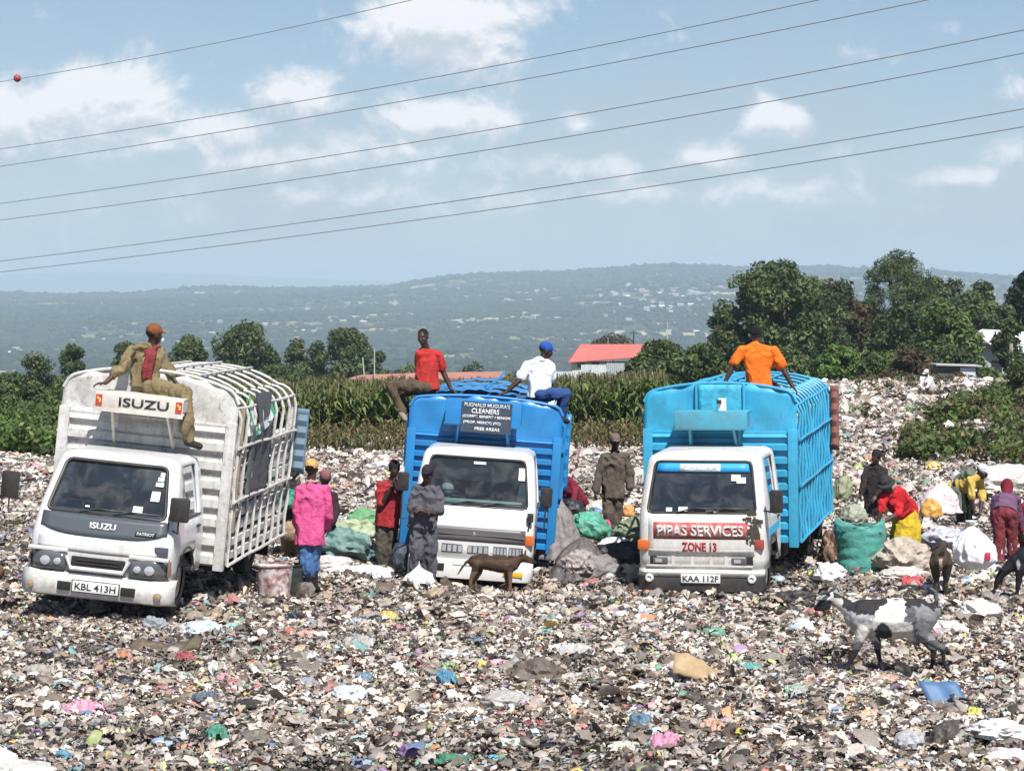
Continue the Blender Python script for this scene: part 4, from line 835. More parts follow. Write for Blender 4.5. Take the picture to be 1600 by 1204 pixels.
def corr_profile(z, z0, pitch, depth):
    f = ((z - z0) / pitch) % 1.0
    return -depth * (np.interp(f, [0, .12, .50, .62, 1.0], [0, 1, 1, 0, 0]))
def body(root, st, paint, W, y0, L, z0, z1c, z1e, zs, pitch, n_rib, hoops, roof_top, inner=None):
    """stake body. y0 = headboard, z0 bottom, z1c/z1e top of the headboard in the middle/at the sides, zs where the smooth sheet starts"""
    # headboard
    nu = 36; rc = .15
    def topz(x):
        t_ = z1e + (z1c - z1e) * (1 - (abs(x) / W) ** 2.2); e = W - abs(x)
        if e < rc: t_ -= (rc - math.sqrt(max(0, rc * rc - (rc - e) ** 2))) * .9
        return t_
    rows = []; z = z0
    while z < zs - 1e-3: rows += [z + pitch * q for q in (0, .12, .50, .62)]; z += pitch
    rows = [q for q in rows if q < zs] + [zs]
    nlow = len(rows); rows += [None] * 6
    m = MB()
    def hp(i, j):
        x = -W + 2 * W * i / nu; zt = topz(x)
        if j < nlow: z = min(rows[j], zt); return Vector((x, y0 + (corr_profile(rows[j], z0, pitch, .055) if j < nlow - 1 else 0), z))
        k = (j - nlow + 1) / 6; zz_ = zs + (zt - zs) * k; bow = .012 * math.sin(x * 9 + zz_ * 7) + .008 * math.sin(x * 23 - zz_ * 11)
        return Vector((x, y0 + bow, zz_))
    m.grid(hp, nu, nlow + 5); hb = m.build('headboard', [paint], root, sharp=30, solid=.012)
    m = MB(); m.tube([(x, y0, topz(x)) for x in [-W + .001] + list(np.linspace(-W, W, 41)[1:-1]) + [W - .001]], .022, 8); m.build('rim', [paint], hb)
    m = MB(); m.box((0, y0 - .012, zs + .0), (2 * W - .1, .03, .035), bev=.008); m.build('seam_bar', [paint], hb)
    # corner posts
    for s_ in (-1, 1):
        m = MB(); m.box((s_ * (W - .055), y0 - .035, (z0 + zs) / 2), (.13, .09, zs - z0 + .1), bev=.012); m.build('corner_post', [paint], root)
        m = MB(); m.box((s_ * (W - .03), y0 + L, (z0 + z1e - .3) / 2), (.08, .08, z1e - .3 - z0), bev=.012); m.build('corner_post', [paint], root)
    # floor and chassis
    m = MB(); m.box((0, y0 + L / 2 + .02, z0 + .18), (2 * W - .06, L - .05, .08)); m.build('load_floor', [mat('steel_floor', (.09, .07, .055), .8, rust=.6)], root, smooth=False)
    m = MB()
    for s_ in (-1, 1): m.box((s_ * .36, 2.9, .60), (.09, 5.4, .2))
    for yy in np.linspace(y0 + .3, y0 + L - .3, 6): m.box((0, yy, z0 + .10), (2 * W - .1, .07, .08))
    m.box((0, y0 + L - 1.1, .36), (1.5, .13, .13)); m.box((.62, y0 + .75, .5), (.36, .6, .3), bev=.04); m.box((-.62, y0 + .65, .5), (.36, .5, .3), bev=.04); m.build('chassis', [under], root, sharp=30)
    # sides
    zt = z1e - .62; hs = z1e - .30
    for s_ in (-1, 1):
        X_ = s_ * W; npz = 0; rr = []; z = z0
        while z < zt: rr += [z + pitch * q for q in (0, .12, .50, .62)]; z += pitch
        rr = [q for q in rr if q < zt] + [zt]; m = MB()
        ny = 14
        m.grid(lambda i, j: Vector((X_ + s_ * (-.02 - corr_profile(rr[j], z0, pitch, -.045) * -1 * 0 + (-corr_profile(rr[j], z0, pitch, .045)) ) - s_ * .05, y0 + .05 + (L - .1) * i / ny, rr[j] + .006 * math.sin(i * 1.7 + j))), ny, len(rr) - 1)
        if True:
            m2 = MB(); zz_ = z0 + .03; q_ = 0
            while zz_ < zt:
                m2.grid(lambda i, j: Vector((X_ - s_ * .05 + s_ * (.0, .035, .035, .0)[j], y0 + .05 + (L - .1) * i / ny, zz_ + (.0, .025, .10, .13)[j] + .006 * math.sin(i * 1.7 + q_))), ny, 3); zz_ += pitch * (.73 if st == 'white' else .95); q_ += 1
            m2.build('side_panel', [paint], root, sharp=30, solid=.008)
        for k in range(n_rib):
            yy = y0 + .12 + (L - .2) * k / (n_rib - 1)
            m = MB(); wv = .0
            path = [(X_ + s_ * (.014 + (.008 if st == 'white' else .016) * math.sin(q * 2.9 + k)), yy + (.014 if st == 'white' else .02) * math.sin(q * 2.3 + k * 2), z0 + (hs - z0) * q / 7) for q in range(8)]
            rc2 = .26
            for q in range(1, 6):
                a = q / 5 * math.pi / 2; path.append((X_ - s_ * rc2 * (1 - math.cos(a)), yy, hs + rc2 * math.sin(a)))
            m.tube(path, .021 if st == 'white' else .026, 6); m.build('rib', [paint], root)
        for zz_ in (z0 + .02, z0 + .78, hs - .34, hs + .12):
            m = MB(); xo = X_ + s_ * .04 if zz_ < hs else X_ - s_ * .03
            m.tube([(xo, y0 + .05 + (L - .08) * q / 6, zz_ + .008 * math.sin(q * 2 + zz_ * 9)) for q in range(7)], .02, 6); m.build('side_rail', [paint], root)
    # hoops over the top
    for k in range(hoops):
        yy = y0 + .12 + (L - .2) * k / (hoops - 1); m = MB()
        m.tube([(x, yy, hs + .26 + (roof_top - hs - .26) * (1 - (abs(x) / (W - .26)) ** 2.6)) for x in np.linspace(-(W - .26), W - .26, 13)], .020, 8); m.build('hoop', [paint], root)
    for xx in (-.42, 0, .42):
        m = MB(); zz_ = roof_top - (roof_top - hs - .26) * (abs(xx) / (W - .26)) ** 2.6 + .03
        m.tube([(xx, y0, zz_), (xx, y0 + L * .5, zz_ + .01), (xx, y0 + L, zz_)], .016, 6); m.build('roof_rail', [paint], root)
    # wheels, mudguards
    wheel(root, .65, .82, .38); wheel(root, -.65, .82, .38)
    yr = y0 + L - 1.1; wheel(root, .76, yr, .40, dual=True); wheel(root, -.76, yr, .40, dual=True)
    for s_ in (-1, 1):
        m = MB(); m.box((s_ * .72, yr + .62, .42), (.5, .015, .42)); m.build('mud_flap', [under], root, smooth=False)
    return topz

def rack(root, paint, xc, z, w_, h_, y_front, y_back, zpost, plate=True):
    m = MB(); m.box((xc, (y_front + y_back) / 2, z + h_ / 2), (w_, y_back - y_front, .03), bev=.006); m.box((xc, y_front, z), (w_, .035, h_), bev=.01); m.box((xc, y_front + .02, z - h_ / 2), (w_ + .02, .06, .03), bev=.006)
    for s_ in (-1, 1): m.box((xc + s_ * (w_ / 2 - .01), (y_front + y_back) / 2 - .1, z + .02), (.02, (y_back - y_front) * .6, h_ * .9))
    r_ = m.build('roof_rack', [paint], root, sharp=30)
    for s_ in (-1, 1):
        x_ = xc + s_ * (w_ / 2 - .2); m = MB(); m.tube([(x_, y_front + .04, z - h_ / 2), (x_ + s_ * .03, y_back - .12, z - h_ / 2 - .42)], .02, 6); m.tube([(x_ + s_ * .03, y_back - .08, z - h_ / 2), (x_ + s_ * .03, y_back - .1, zpost)], .026, 6); m.build('strut', [paint], r_)
    return r_

# --- truck one: white
wp1 = mat('white_truck_paint', (.70, .70, .69), .35, streak=.25, dirt=.35, dirtcol=(.40, .35, .29), var=.05, vscale=2, coat=.35)
wb1 = mat('worn_white_body_paint', (.64, .63, .61), .55, streak=.5, dirt=.65, dirtcol=(.30, .265, .23), rust=.6, var=.06, vscale=3)
gy = mat('dark_grey_panel', (.075, .085, .10), .35, coat=.4)
T1 = empty('truck', (-4.72, 27.2, .0), (0, math.radians(5.6), math.radians(-5))); tag(T1, 'white truck with white stake body, dark strip under its windscreen and cream cab rack', 'truck')
fy, fw, wb_, wt_, wpf = cab(T1, 'modern', wp1, .80, 1.955)
def front_patch(root, name, x0, x1, z0, z1, off, m_, fy, nx=14, nz=4, skew=0, parent=None, th=.012, curve=None, W=.83):
    g = MB()
    def fn(i, j):
        x = x0 + (x1 - x0) * i / nx; zb = z0 + (curve(x) if curve else 0); z = zb + (z1 - zb) * j / nz; return Vector((x, fy(z) - .035 * (1 - (x / W) ** 2) - off, z))
    g.grid(fn, nx, nz); return g.build(name, [m_], parent or root, solid=th)
gp = front_patch(T1, 'garnish_panel', -.72, .74, .97, 1.235, .016, gy, fy, curve=lambda x: .10 * (abs(x) / .73) ** 4)
lettering('ISUZU', gp, (-.0, fy(1.13) - .075, 1.115), .30, .075, whitel, bold=.03, rot=(math.radians(-18), 0, 0))
bd = front_patch(T1, 'badge', .38, .62, 1.045, 1.10, .032, inkm, fy, 4, 1, parent=gp, th=.004); lettering('PATRIOT', gp, (.50, fy(1.07) - .062, 1.073), .20, .035, whitel, rot=(math.radians(-18), 0, 0))
# bumper
m = MB()
def bump(i, j, W=.88):
    a = -1 + 2 * i / 20; x = W * a; prof = [(.03, .22), (-.06, .25), (-.09, .33), (-.085, .45), (-.04, .52), (.06, .53)]; yo, zo = prof[j]; return Vector((x * (1 - .0), yo + .17 * max(0, abs(a) - .82) / .18 * (abs(a) > .82) + .02, zo - .02))
m.grid(bump, 20, 5); bp1 = m.build('bumper', [mat('white_bumper', (.68, .67, .65), .45, dirt=.7, dirtcol=(.30, .26, .22), rust=.3)], T1, sharp=40, solid=.02)
for s_, x0, x1 in ((0, -.43, -.27), (1, .30, .47)): m = MB(); m.box(((x0 + x1) / 2, -.075, .345), (x1 - x0, .03, .11), bev=.02); m.build('air_slot', [under], bp1)
m = MB(); m.box((0.015, -.092, .36), (.53, .012, .135), bev=.01); pl = m.build('number_plate', [platem], bp1); lettering('KBL 413H', pl, (.015, -.101, .36), .47, .085, inkm, bold=.012)
m = MB(); m.box((0.015, -.088, .36), (.555, .01, .155), bev=.01); m.build('plate_frame', [black], pl)
for xx in (-.74, .72): m = MB(); m.lathe([(.05, 0), (.045, .02), (.0, .03)], 16, M=Matrix.Translation((xx, -.065, .33)) @ Matrix.Rotation(math.pi / 2, 4, 'X')); m.build('fog_lamp', [mat('dull_amber', (.35, .25, .16), .4)], bp1)
# headlamps & grille
for s_ in (-1, 1):
    m = MB()
    def hl(i, j):
        a = i / 8; x = s_ * (.37 + .42 * a); z = .555 + j / 3 * (.20 + .05 * a) - .02; return Vector((x, .0 + (.10 * max(0, a - .7) / .3 if a > .7 else 0) - .035, z))
    m.grid(hl, 8, 3); h_ = m.build('headlight', [mat('dark_lamp_housing', (.10, .105, .11), .2, coat=.8)], T1, solid=.03)
    for q, rr in ((.46, .045), (.60, .06)): m = MB(); m.lathe([(rr, 0), (rr * .9, -.012), (rr * .3, -.02), (.0, -.022)], 16, M=Matrix.Translation((s_ * q, -.052, .635)) @ Matrix.Rotation(-math.pi / 2, 4, 'X')); m.build('lamp_reflector', [lensm], h_)
    m = MB(); m.box((s_ * .58, -.04, .785), (.46, .03, .05), bev=.015); m.build('lamp_brow', [wp1], h_)
    m = MB(); m.box((s_ * .80, .09, .66), (.025, .12, .2), bev=.01); m.build('indicator', [mat('smoked_lens', (.22, .14, .10), .25, coat=.6)], h_)
m = MB(); m.box((0, -.015, .645), (.62, .03, .15), bev=.03); gr = m.build('grille', [under], T1)
for zz in (.60, .64, .68): m = MB(); m.box((0, -.034, zz), (.50, .012, .016)); m.build('bar', [black], gr, smooth=False)
m = MB(); m.tube([(-.36, -.045, .72), (-.30, -.052, .57), (.30, -.052, .57), (.36, -.045, .72)], .028, 8); m.build('grille_surround', [wp1], gr)
front_patch(T1, 'bonnet_panel', -.72, .72, .79, .965, .014, wp1, fy, th=.01, curve=lambda x: -.02 * (1 - (x / .72) ** 2))
m = MB(); m.box((.70, .02, .87), (.16, .02, .13), bev=.03); m.build('patch', [gy], T1)
# stickers, cab details
def sticker(root, wp, a, b, w_, h_, m_=None, name='sticker'):
    p = wp(a, b, -.004); q = wp(a, b + .05, -.004); ang = math.atan2((q - p).y, (q - p).z); m = MB(); m.box((0, 0, 0), (w_, .004, h_)); o = m.build(name, [m_ or paper], root, smooth=False); o.location = p; o.rotation_euler = (-ang, 0, 0); return o
for a, b, w_, h_ in ((.955, .86, .05, .05), (.94, .77, .07, .05), (.93, .67, .09, .05), (.90, .44, .10, .12), (.76, .16, .11, .08), (.33, .13, .05, .02)): sticker(T1, wpf, a, b, w_, h_)
mirror(T1, (-.80, .15, 1.20), (-1.10, .02, 1.52), (.20, .09, .34)); mirror(T1, (.78, .15, 1.14), (.86, .04, 1.42), (.22, .10, .30))
squash(T1, .90)
top1 = body(T1, 'white', wb1, 1.075, 1.78, 3.95, .46, 2.72, 2.53, 2.14, .225, 9, 8, 2.67)
rk = rack(T1, mat('cream_rack_paint', (.66, .62, .56), .5, dirt=.35, rust=.25), .0, 2.34, 1.06, .17, 1.22, 1.74, 2.0)
m = MB(); m.box((0, 1.205, 2.235), (1.07, .02, .05)); m.build('lower_lip', [MATS['cream_rack_paint']], rk, smooth=False)
lettering('ISUZU', rk, (.06, 1.195, 2.34), .60, .105, inkm, bold=.015, sx=1)
for xx in (-.48, .48):
    m = MB(); m.box((xx, 1.195, 2.34), (.075, .006, .13)); em = m.build('emblem', [mat('red_sign_panel', (.45, .05, .03), .5)], rk, smooth=False)
    m = MB(); m.box((xx + .012, 1.190, 2.34), (.022, .004, .05)); m.box((xx - .012, 1.190, 2.365), (.022, .004, .03)); m.build('emblem_mark', [mat('yellow_mark', (.7, .5, .1), .5)], em, smooth=False)
# load cover pieces on the right side
tp = mat('dark_tarpaulin', (.10, .105, .11), .7, var=.3, bump=.5)
m = MB(); m.grid(lambda i, j: Vector((1.10 + .03 * math.sin(i * 1.9) + .012 * math.sin(j * 2.6 + i), 2.55 + i * .17, 1.22 + j * .075)), 8, 12); m.build('tarpaulin', [tp], T1, solid=.01)
gwm = bpy.data.materials.new('green_white_sheet'); gwm.use_nodes = True; t = NT(gwm.node_tree); tcn = t.new('ShaderNodeTexCoord'); t.l.new(t.ramp(t.noise(tcn.outputs['Object'], 3.2, 3, .6), [(.47, (.70, .74, .70)), (.50, (.06, .30, .17))], 'CONSTANT'), t.n['Principled BSDF'].inputs[0])
m = MB(); m.add([(1.11, 2.4, 2.0), (1.11, 3.6, 2.05), (1.0, 2.75, 2.5), (1.12, 3.0, 1.98), (1.04, 3.3, 2.42), (1.11, 4.1, 2.2), (1.02, 4.0, 2.4)], [(0, 3, 2), (3, 1, 4), (1, 5, 6, 4)]); m.build('hanging_sheet', [gwm], T1, smooth=False, solid=.01)
m = MB(); m.add([(1.05, 2.9, 2.5), (1.05, 4.0, 2.48), (1.1, 3.1, 2.1), (1.1, 3.7, 2.2)], [(0, 1, 3, 2)]); m.build('hanging_sheet', [tp], T1, smooth=False, solid=.01)
m = MB(); m.box((1.10, 1.98, 1.6), (.05, .06, 1.5), bev=.01, M=None); m.build('timber_prop', [mat('weathered_timber', (.30, .24, .18), .9, var=.3)], T1)
# load inside
def load_pile(root, W, y0, L, z, seed, h=.4, cols=None):
    r = random.Random(seed); k = 0
    m = MB(); m.grid(lambda i, j: Vector((-W + .08 + (2 * W - .16) * i / 24, y0 + .1 + (L - .2) * j / 40, z + h * (.5 + .9 * mnoise.noise(Vector((i * .28, j * .22, seed)))) + .05 * mnoise.noise(Vector((i * .9, j * .8, seed))))), 24, 40)
    o = m.build('load', [mat('mixed_refuse', (.25, .23, .21), .8, var=.9, vscale=7, dirt=.6, bump=1.0)], root); return o
load_pile(T1, 1.075, 1.8, 3.95, .95, 3)
m = MB(); m.grid(lambda i, j: Vector((1.10 + .17 * i / 4, 5.76 - .03 * (j % 2), 1.30 + j * .08)), 4, 11); m.build('tail_door', [mat('slate_blue_panel', (.12, .20, .28), .6, dirt=.3, rust=.2)], T1, solid=.02, sharp=20)

# --- truck two: blue body, white cab
wp2 = mat('clean_white_paint', (.76, .755, .75), .3, streak=.15, coat=.4, dirt=.12, dirtcol=(.5, .46, .4)); bl2 = mat('strong_blue_paint', (.015, .22, .54), .42, streak=.35, rust=.25, var=.14, vscale=2.0, dirt=.3, dirtcol=(.06, .15, .26), coat=.25)
T2 = empty('truck', (-.61, 33.7, -.57), (0, math.radians(4.0), math.radians(-2.0))); tag(T2, 'deep blue bodied truck with clean white cab and black painted sign above it', 'truck')
fy, fw, wb_, wt_, wpf = cab(T2, 'old_white', wp2, .85, 2.0)
front_patch(T2, 'grille_band', -.74, .74, .735, .93, .014, mat('brown_grey_band', (.11, .10, .10), .4), fy, W=.86)
m = MB(); m.box((.0, -.052, .83), (1.46, .01, .012)); m.build('trim_line', [mat('dull_chrome', (.4, .4, .42), .3, .8)], T2, smooth=False)
m = MB(); m.lathe([(.03, 0), (.0, .012)], 12, M=Matrix.Translation((.02, -.055, .84)) @ Matrix.Rotation(math.pi / 2, 4, 'X')); m.build('badge', [chrome], T2)
for k, (xa, xb) in enumerate(((-.72, -.46), (-.42, -.12), (-.06, .24), (.30, .50), (.52, .72))):
    m = MB(); m.box(((xa + xb) / 2, -.03, .625), (xb - xa, .03, .13), bev=.012); h_ = m.build('headlight' if k in (0, 1, 3, 4) else 'grille_opening', [mat('dark_lamp_housing', (.1, .1, .1), .2)], T2)
    m = MB()
    for q in range(4): m.box((xa + (xb - xa) * (q + .5) / 4, -.048, .625), ((xb - xa) * .17, .008, .09))
    m.build('lamp_reflector', [lensm], h_, smooth=False)
m = MB(); m.box((.80, -.005, .80), (.12, .07, .14), bev=.015); m.build('indicator', [amber], T2); m = MB(); m.box((-.80, -.005, .80), (.12, .07, .14), bev=.015); m.build('indicator', [amber], T2)
m = MB(); m.grid(lambda i, j: Vector((-.87 + 1.74 * i / 20, [.04, -.06, -.085, -.06, .04][j] + (.10 * max(0, abs(i - 10) - 8.5) / 1.5), [.20, .22, .34, .46, .49][j])), 20, 4); bp2 = m.build('bumper', [wp2], T2, solid=.02)
m = MB(); m.box((-.42, -.088, .36), (.12, .02, .10), bev=.01); m.build('tow_slot', [under], bp2); m = MB(); m.lathe([(.045, 0), (.0, .02)], 14, M=Matrix.Translation((-.68, -.07, .33)) @ Matrix.Rotation(math.pi / 2, 4, 'X')); m.build('fog_lamp', [lensm], bp2)
m = MB(); m.box((.60, -.085, .32), (.28, .02, .07), bev=.012); m.build('indicator', [mat('yellow_lens', (.75, .42, .03), .3)], bp2)
m = MB(); m.box((-.02, -.088, .44), (.44, .012, .07)); m.build('number_plate', [platem], bp2, smooth=False)
sticker(T2, wpf, .52, .90, .17, .035); sticker(T2, wpf, .955, .72, .09, .18); m = MB(); m.ell((-.42, .55, 1.42), (.09, .06, .11)); m.build('seat_cover', [mat('pale_cloth', (.6, .62, .6), .9)], T2)
m = MB(); m.box((.52, .52, 1.40), (.22, .05, .40), M=Matrix.Rotation(.12, 4, 'Y')); m.build('sun_shade', [mat('bright_card', (.82, .86, .88), .5)], T2, smooth=False)
m = MB(); m.box((.0, .26, 1.265), (1.30, .22, .05), bev=.02); m.build('dash_mat', [mat('pale_blue_mat', (.45, .62, .68), .8)], T2)
mirror(T2, (.84, .1, 1.0), (.99, .0, 1.42), (.17, .08, .28)); m = MB(); m.box((.79, -.03, 1.12), (.09, .04, .13), bev=.02); m.tube([(.79, -.02, 1.06), (.77, .0, .93)], .012); m.build('side_lamp', [black], T2)
mirror(T2, (-.84, .1, 1.0), (-1.02, .0, 1.50), (.17, .08, .26))
top2 = body(T2, 'blue', bl2, 1.13, 1.78, 4.3, .49, 2.68, 2.59, 2.10, .155, 12, 8, 2.66)
rk = rack(T2, bl2, -.02, 2.45, 1.10, .34, 1.25, 1.74, 1.9)
m = MB(); m.box((.03, 1.215, 2.40), (.73, .02, .44)); sg = m.build('sign_board', [mat('black_sign_board', (.035, .045, .07), .5, var=.2, dirt=.25, dirtcol=(.10, .14, .20))], rk, smooth=False)
for k, (tx, w_, h_, dx) in enumerate((("PUGNALEI MUGURA'S", .66, .060, 0), ('CLEANERS', .40, .072, -.02), ('(COMPT. BENEFIT / BENON', .69, .05, 0), ('(PROP. MERCY) (FC)', .54, .05, -.06), ('FREE AREAS', .36, .046, .02))):
    lettering(tx, sg, (.03 + dx, 1.200, 2.575 - k * .085), w_, h_, mat('pale_sign_paint', (.55, .62, .68), .7) if k == 0 else whitel, bold=.02)
# roof sheets of truck two
for k in range(5):
    m = MB(); yy = 2.1 + k * .82
    m.grid(lambda i, j: Vector((-.92 + 1.84 * i / 16, yy + .36 * j, 2.74 - .10 * ((i - 8) / 8.) ** 2 + (.02 if i % 2 else 0) + .03 * math.sin(k * 3 + i * .4))), 16, 2); m.build('roof_sheet', [bl2], T2, solid=.01)
m = MB(); m.tube([(-.05, 2.2, 2.78), (.12, 3.2, 2.92), (.16, 3.3, 3.0)], .022, 6); m.build('roof_prop', [bl2], T2)
load_pile(T2, 1.12, 1.8, 4.3, 1.3, 5)
m = MB(); m.grid(lambda i, j: Vector((1.15 + .09 * i / 2, 4.6 + .02 * (j % 2), 1.15 + j * .11)), 2, 11); m.build('tail_door', [bl2], T2, solid=.03, sharp=20)

# --- truck three: light blue body
wp3 = mat('aged_white_paint', (.70, .685, .66), .42, streak=.4, rust=.3, dirt=.4, dirtcol=(.42, .37, .31), coat=.2, var=.05); bl3 = mat('sky_blue_paint', (.035, .37, .60), .5, var=.22, vscale=2.5, streak=.4, rust=.3, dirt=.45, dirtcol=(.07, .24, .36), coat=.1)
T3 = empty('truck', (2.49, 31.6, -.47), (math.radians(1.2), math.radians(-.6), math.radians(-13.5))); tag(T3, 'light blue bodied truck with red painted writing on its aged white cab', 'truck')
fy, fw, wb_, wt_, wpf = cab(T3, 'old', wp3, .825, 1.99)
yp = lambda z: fy(z) - .04
bn = front_patch(T3, 'front_panel', -.70, .70, .66, 1.16, .012, wp3, fy)
rb_ = front_patch(T3, 'painted_band', -.63, .61, .885, 1.10, .022, mat('worn_red_band', (.40, .05, .055), .6, dirt=.35, dirtcol=(.62, .52, .48)), fy, 20, 2, parent=bn, th=.003)
lettering('PIPAS SERVICES', bn, (-.01, fy(.99) - .064, .99), 1.14, .150, mat('faded_white_paint', (.76, .72, .68), .6, dirt=.4, dirtcol=(.35, .18, .16)), bold=.035)
lettering('ZONE 13', bn, (-.02, fy(.775) - .056, .785), .46, .12, redl, bold=.035)
m = MB()
m.box((0, -.01, .60), (1.36, .03, .13), bev=.01); gr = m.build('grille', [under], T3)
for xx in (-.37, -.12, .13, .33): m = MB(); m.box((xx, -.035, .60), (.04, .02, .12)); m.build('bar', [wp3], gr, smooth=False)
m = MB(); m.box((-.02, -.035, .535), (1.40, .03, .022)); m.build('lower_trim', [wp3], gr, smooth=False)
for xx in (-.54, .50): m = MB(); m.box((xx, -.035, .60), (.20, .02, .085), bev=.01); m.build('headlight', [mat('dark_lamp_housing', (.1, .1, .1), .2)], T3); m = MB(); m.box((xx - .02, -.048, .60), (.09, .01, .05)); m.build('lamp_reflector', [lensm], bpy.data.objects[T3.children[-1].name] if False else gr, smooth=False)
m = MB(); m.box((-.765, .0, .80), (.15, .09, .13), bev=.02); m.build('indicator', [amber], T3); m = MB(); m.box((.765, .0, .82), (.12, .09, .13), bev=.02); m.build('indicator', [mat('red_brown_lens', (.35, .07, .05), .3)], T3)
m = MB(); m.grid(lambda i, j: Vector((-.83 + 1.66 * i / 20, [.05, -.05, -.075, -.07, -.07][j] + (.09 * max(0, abs(i - 10) - 8.8) / 1.2), [.20, .21, .30, .37, .41][j])), 20, 4); bp3 = m.build('bumper', [mat('dark_bumper', (.045, .045, .05), .5, dirt=.4)], T3, solid=.02)
m = MB(); m.grid(lambda i, j: Vector((-.83 + 1.66 * i / 20, [-.08, -.085, -.06, .03][j] + (.09 * max(0, abs(i - 10) - 8.8) / 1.2), [.40, .45, .475, .48][j])), 20, 3); m.build('bumper_top', [wp3], bp3, solid=.02)
m = MB(); m.box((.0, -.10, .375), (.52, .012, .115), bev=.008); pl = m.build('number_plate', [platem], bp3); lettering('KAA 112F', pl, (0, -.108, .375), .47, .078, inkm, bold=.015)
for xx in (-.68, .67): m = MB(); m.lathe([(.058, 0), (.05, .025), (.03, .03), (.028, .015), (.0, .012)], 18, M=Matrix.Translation((xx, -.08, .375)) @ Matrix.Rotation(math.pi / 2, 4, 'X')); m.build('fog_lamp', [mat('cream_lamp', (.72, .68, .66), .3)], bp3)
g = MB(); g.grid(lambda i, j: wpf(.03 + .94 * i / 10, .80 + .17 * j / 2, -.004), 10, 2); sv = g.build('sun_strip', [mat('blue_sun_strip', (.03, .33, .72), .5)], T3, solid=.003)
g = MB(); g.grid(lambda i, j: wpf(.26 + .42 * i / 5, .815 + .14 * j / 2, -.010), 5, 2); g.build('sticker', [paper], sv, solid=.003); p = wpf(.47, .885, -.018); lettering('CHELIKA', sv, p, .46, .05, mat('faint_letter', (.42, .60, .66), .6), rot=(math.radians(-20), 0, 0))
sticker(T3, wpf, .83, .69, .12, .085); sticker(T3, wpf, .88, .64, .12, .08)
for a, b, w_, h_ in ((.20, .07, .08, .05), (.33, .08, .12, .06), (.58, .06, .11, .04), (.64, .04, .07, .03)): sticker(T3, wpf, a, b, w_, h_)
m = MB(); m.box((-.16, fy(1.22) + .16, 1.28), (.86, .2, .10), bev=.02); m.build('dash_clutter', [mat('grey_card', (.2, .21, .22), .8)], T3)
m = MB(); m.tube([(-.52, .30, 1.55), (-.40, .32, 1.33), (-.22, .3, 1.26)], .022, 6); m.build('grab_strap', [mat('pale_strap', (.45, .47, .5), .7)], T3)
# leaves / smear patch at right of the front panel
m = MB(); r_ = random.Random(4)
for k in range(90):
    a = r_.gauss(.66, .05); z = r_.gauss(.98, .12)
    if .76 < z < 1.24 and .5 < a < .8: p = Vector((a, fy(z) - .02 - .02 * r_.random(), z)); m.box(p, (.05 * r_.random() + .015, .01, .06 * r_.random() + .02), M=None)
m.build('stuck_debris', [mat('dark_debris', (.07, .055, .045), .9)], T3, smooth=False)
mirror(T3, (.80, .12, 1.25), (.99, .02, 1.38), (.17, .09, .30))
m = MB(); m.box((.835, .95, .93), (.012, 1.1, .11)); m.build('door_stripe', [mat('blue_stripe', (.06, .42, .68), .5)], T3, smooth=False)
top3 = body(T3, 'light', bl3, 1.06, 1.78, 4.3, .62, 2.82, 2.68, 2.14, .18, 13, 8, 2.74)
rk = rack(T3, mat('faded_teal_rack', (.06, .33, .46), .6, dirt=.4, rust=.15), -.05, 2.33, 1.0, .22, 1.28, 1.74, 1.95)
m = MB(); m.box((.10, 1.36, 2.55), (.10, .06, .17)); pb = m.build('rack_lamp', [mat('white_box', (.75, .76, .75), .5)], rk, smooth=False); m = MB(); m.box((.06, 1.32, 2.59), (.06, .06, .05)); m.build('rack_lamp', [black], rk, smooth=False)
m = MB(); m.grid(lambda i, j: Vector((-.30 + .62 * i / 10, 1.762 - .01 * math.sin(i * 1.1), 2.30 + .50 * j / 6)), 10, 6); m.build('patch_sheet', [mat('oxidised_blue', (.05, .38, .54), .7, var=.4, vscale=9)], T3, solid=.01)
for xx in (-.32, .34): m = MB(); m.box((xx, 1.745, 2.53), (.035, .03, .56), bev=.008); m.build('head_rib', [bl3], T3)
load_pile(T3, 1.06, 1.8, 4.3, 1.05, 8)
m = MB(); m.grid(lambda i, j: Vector((1.08 + .13 * i / 2, 5.95 - .03 * (j % 2), 1.55 + j * .09)), 2, 11); m.build('tail_door', [mat('rusty_red_panel', (.22, .09, .07), .7, rust=.5)], T3, solid=.02, sharp=20)
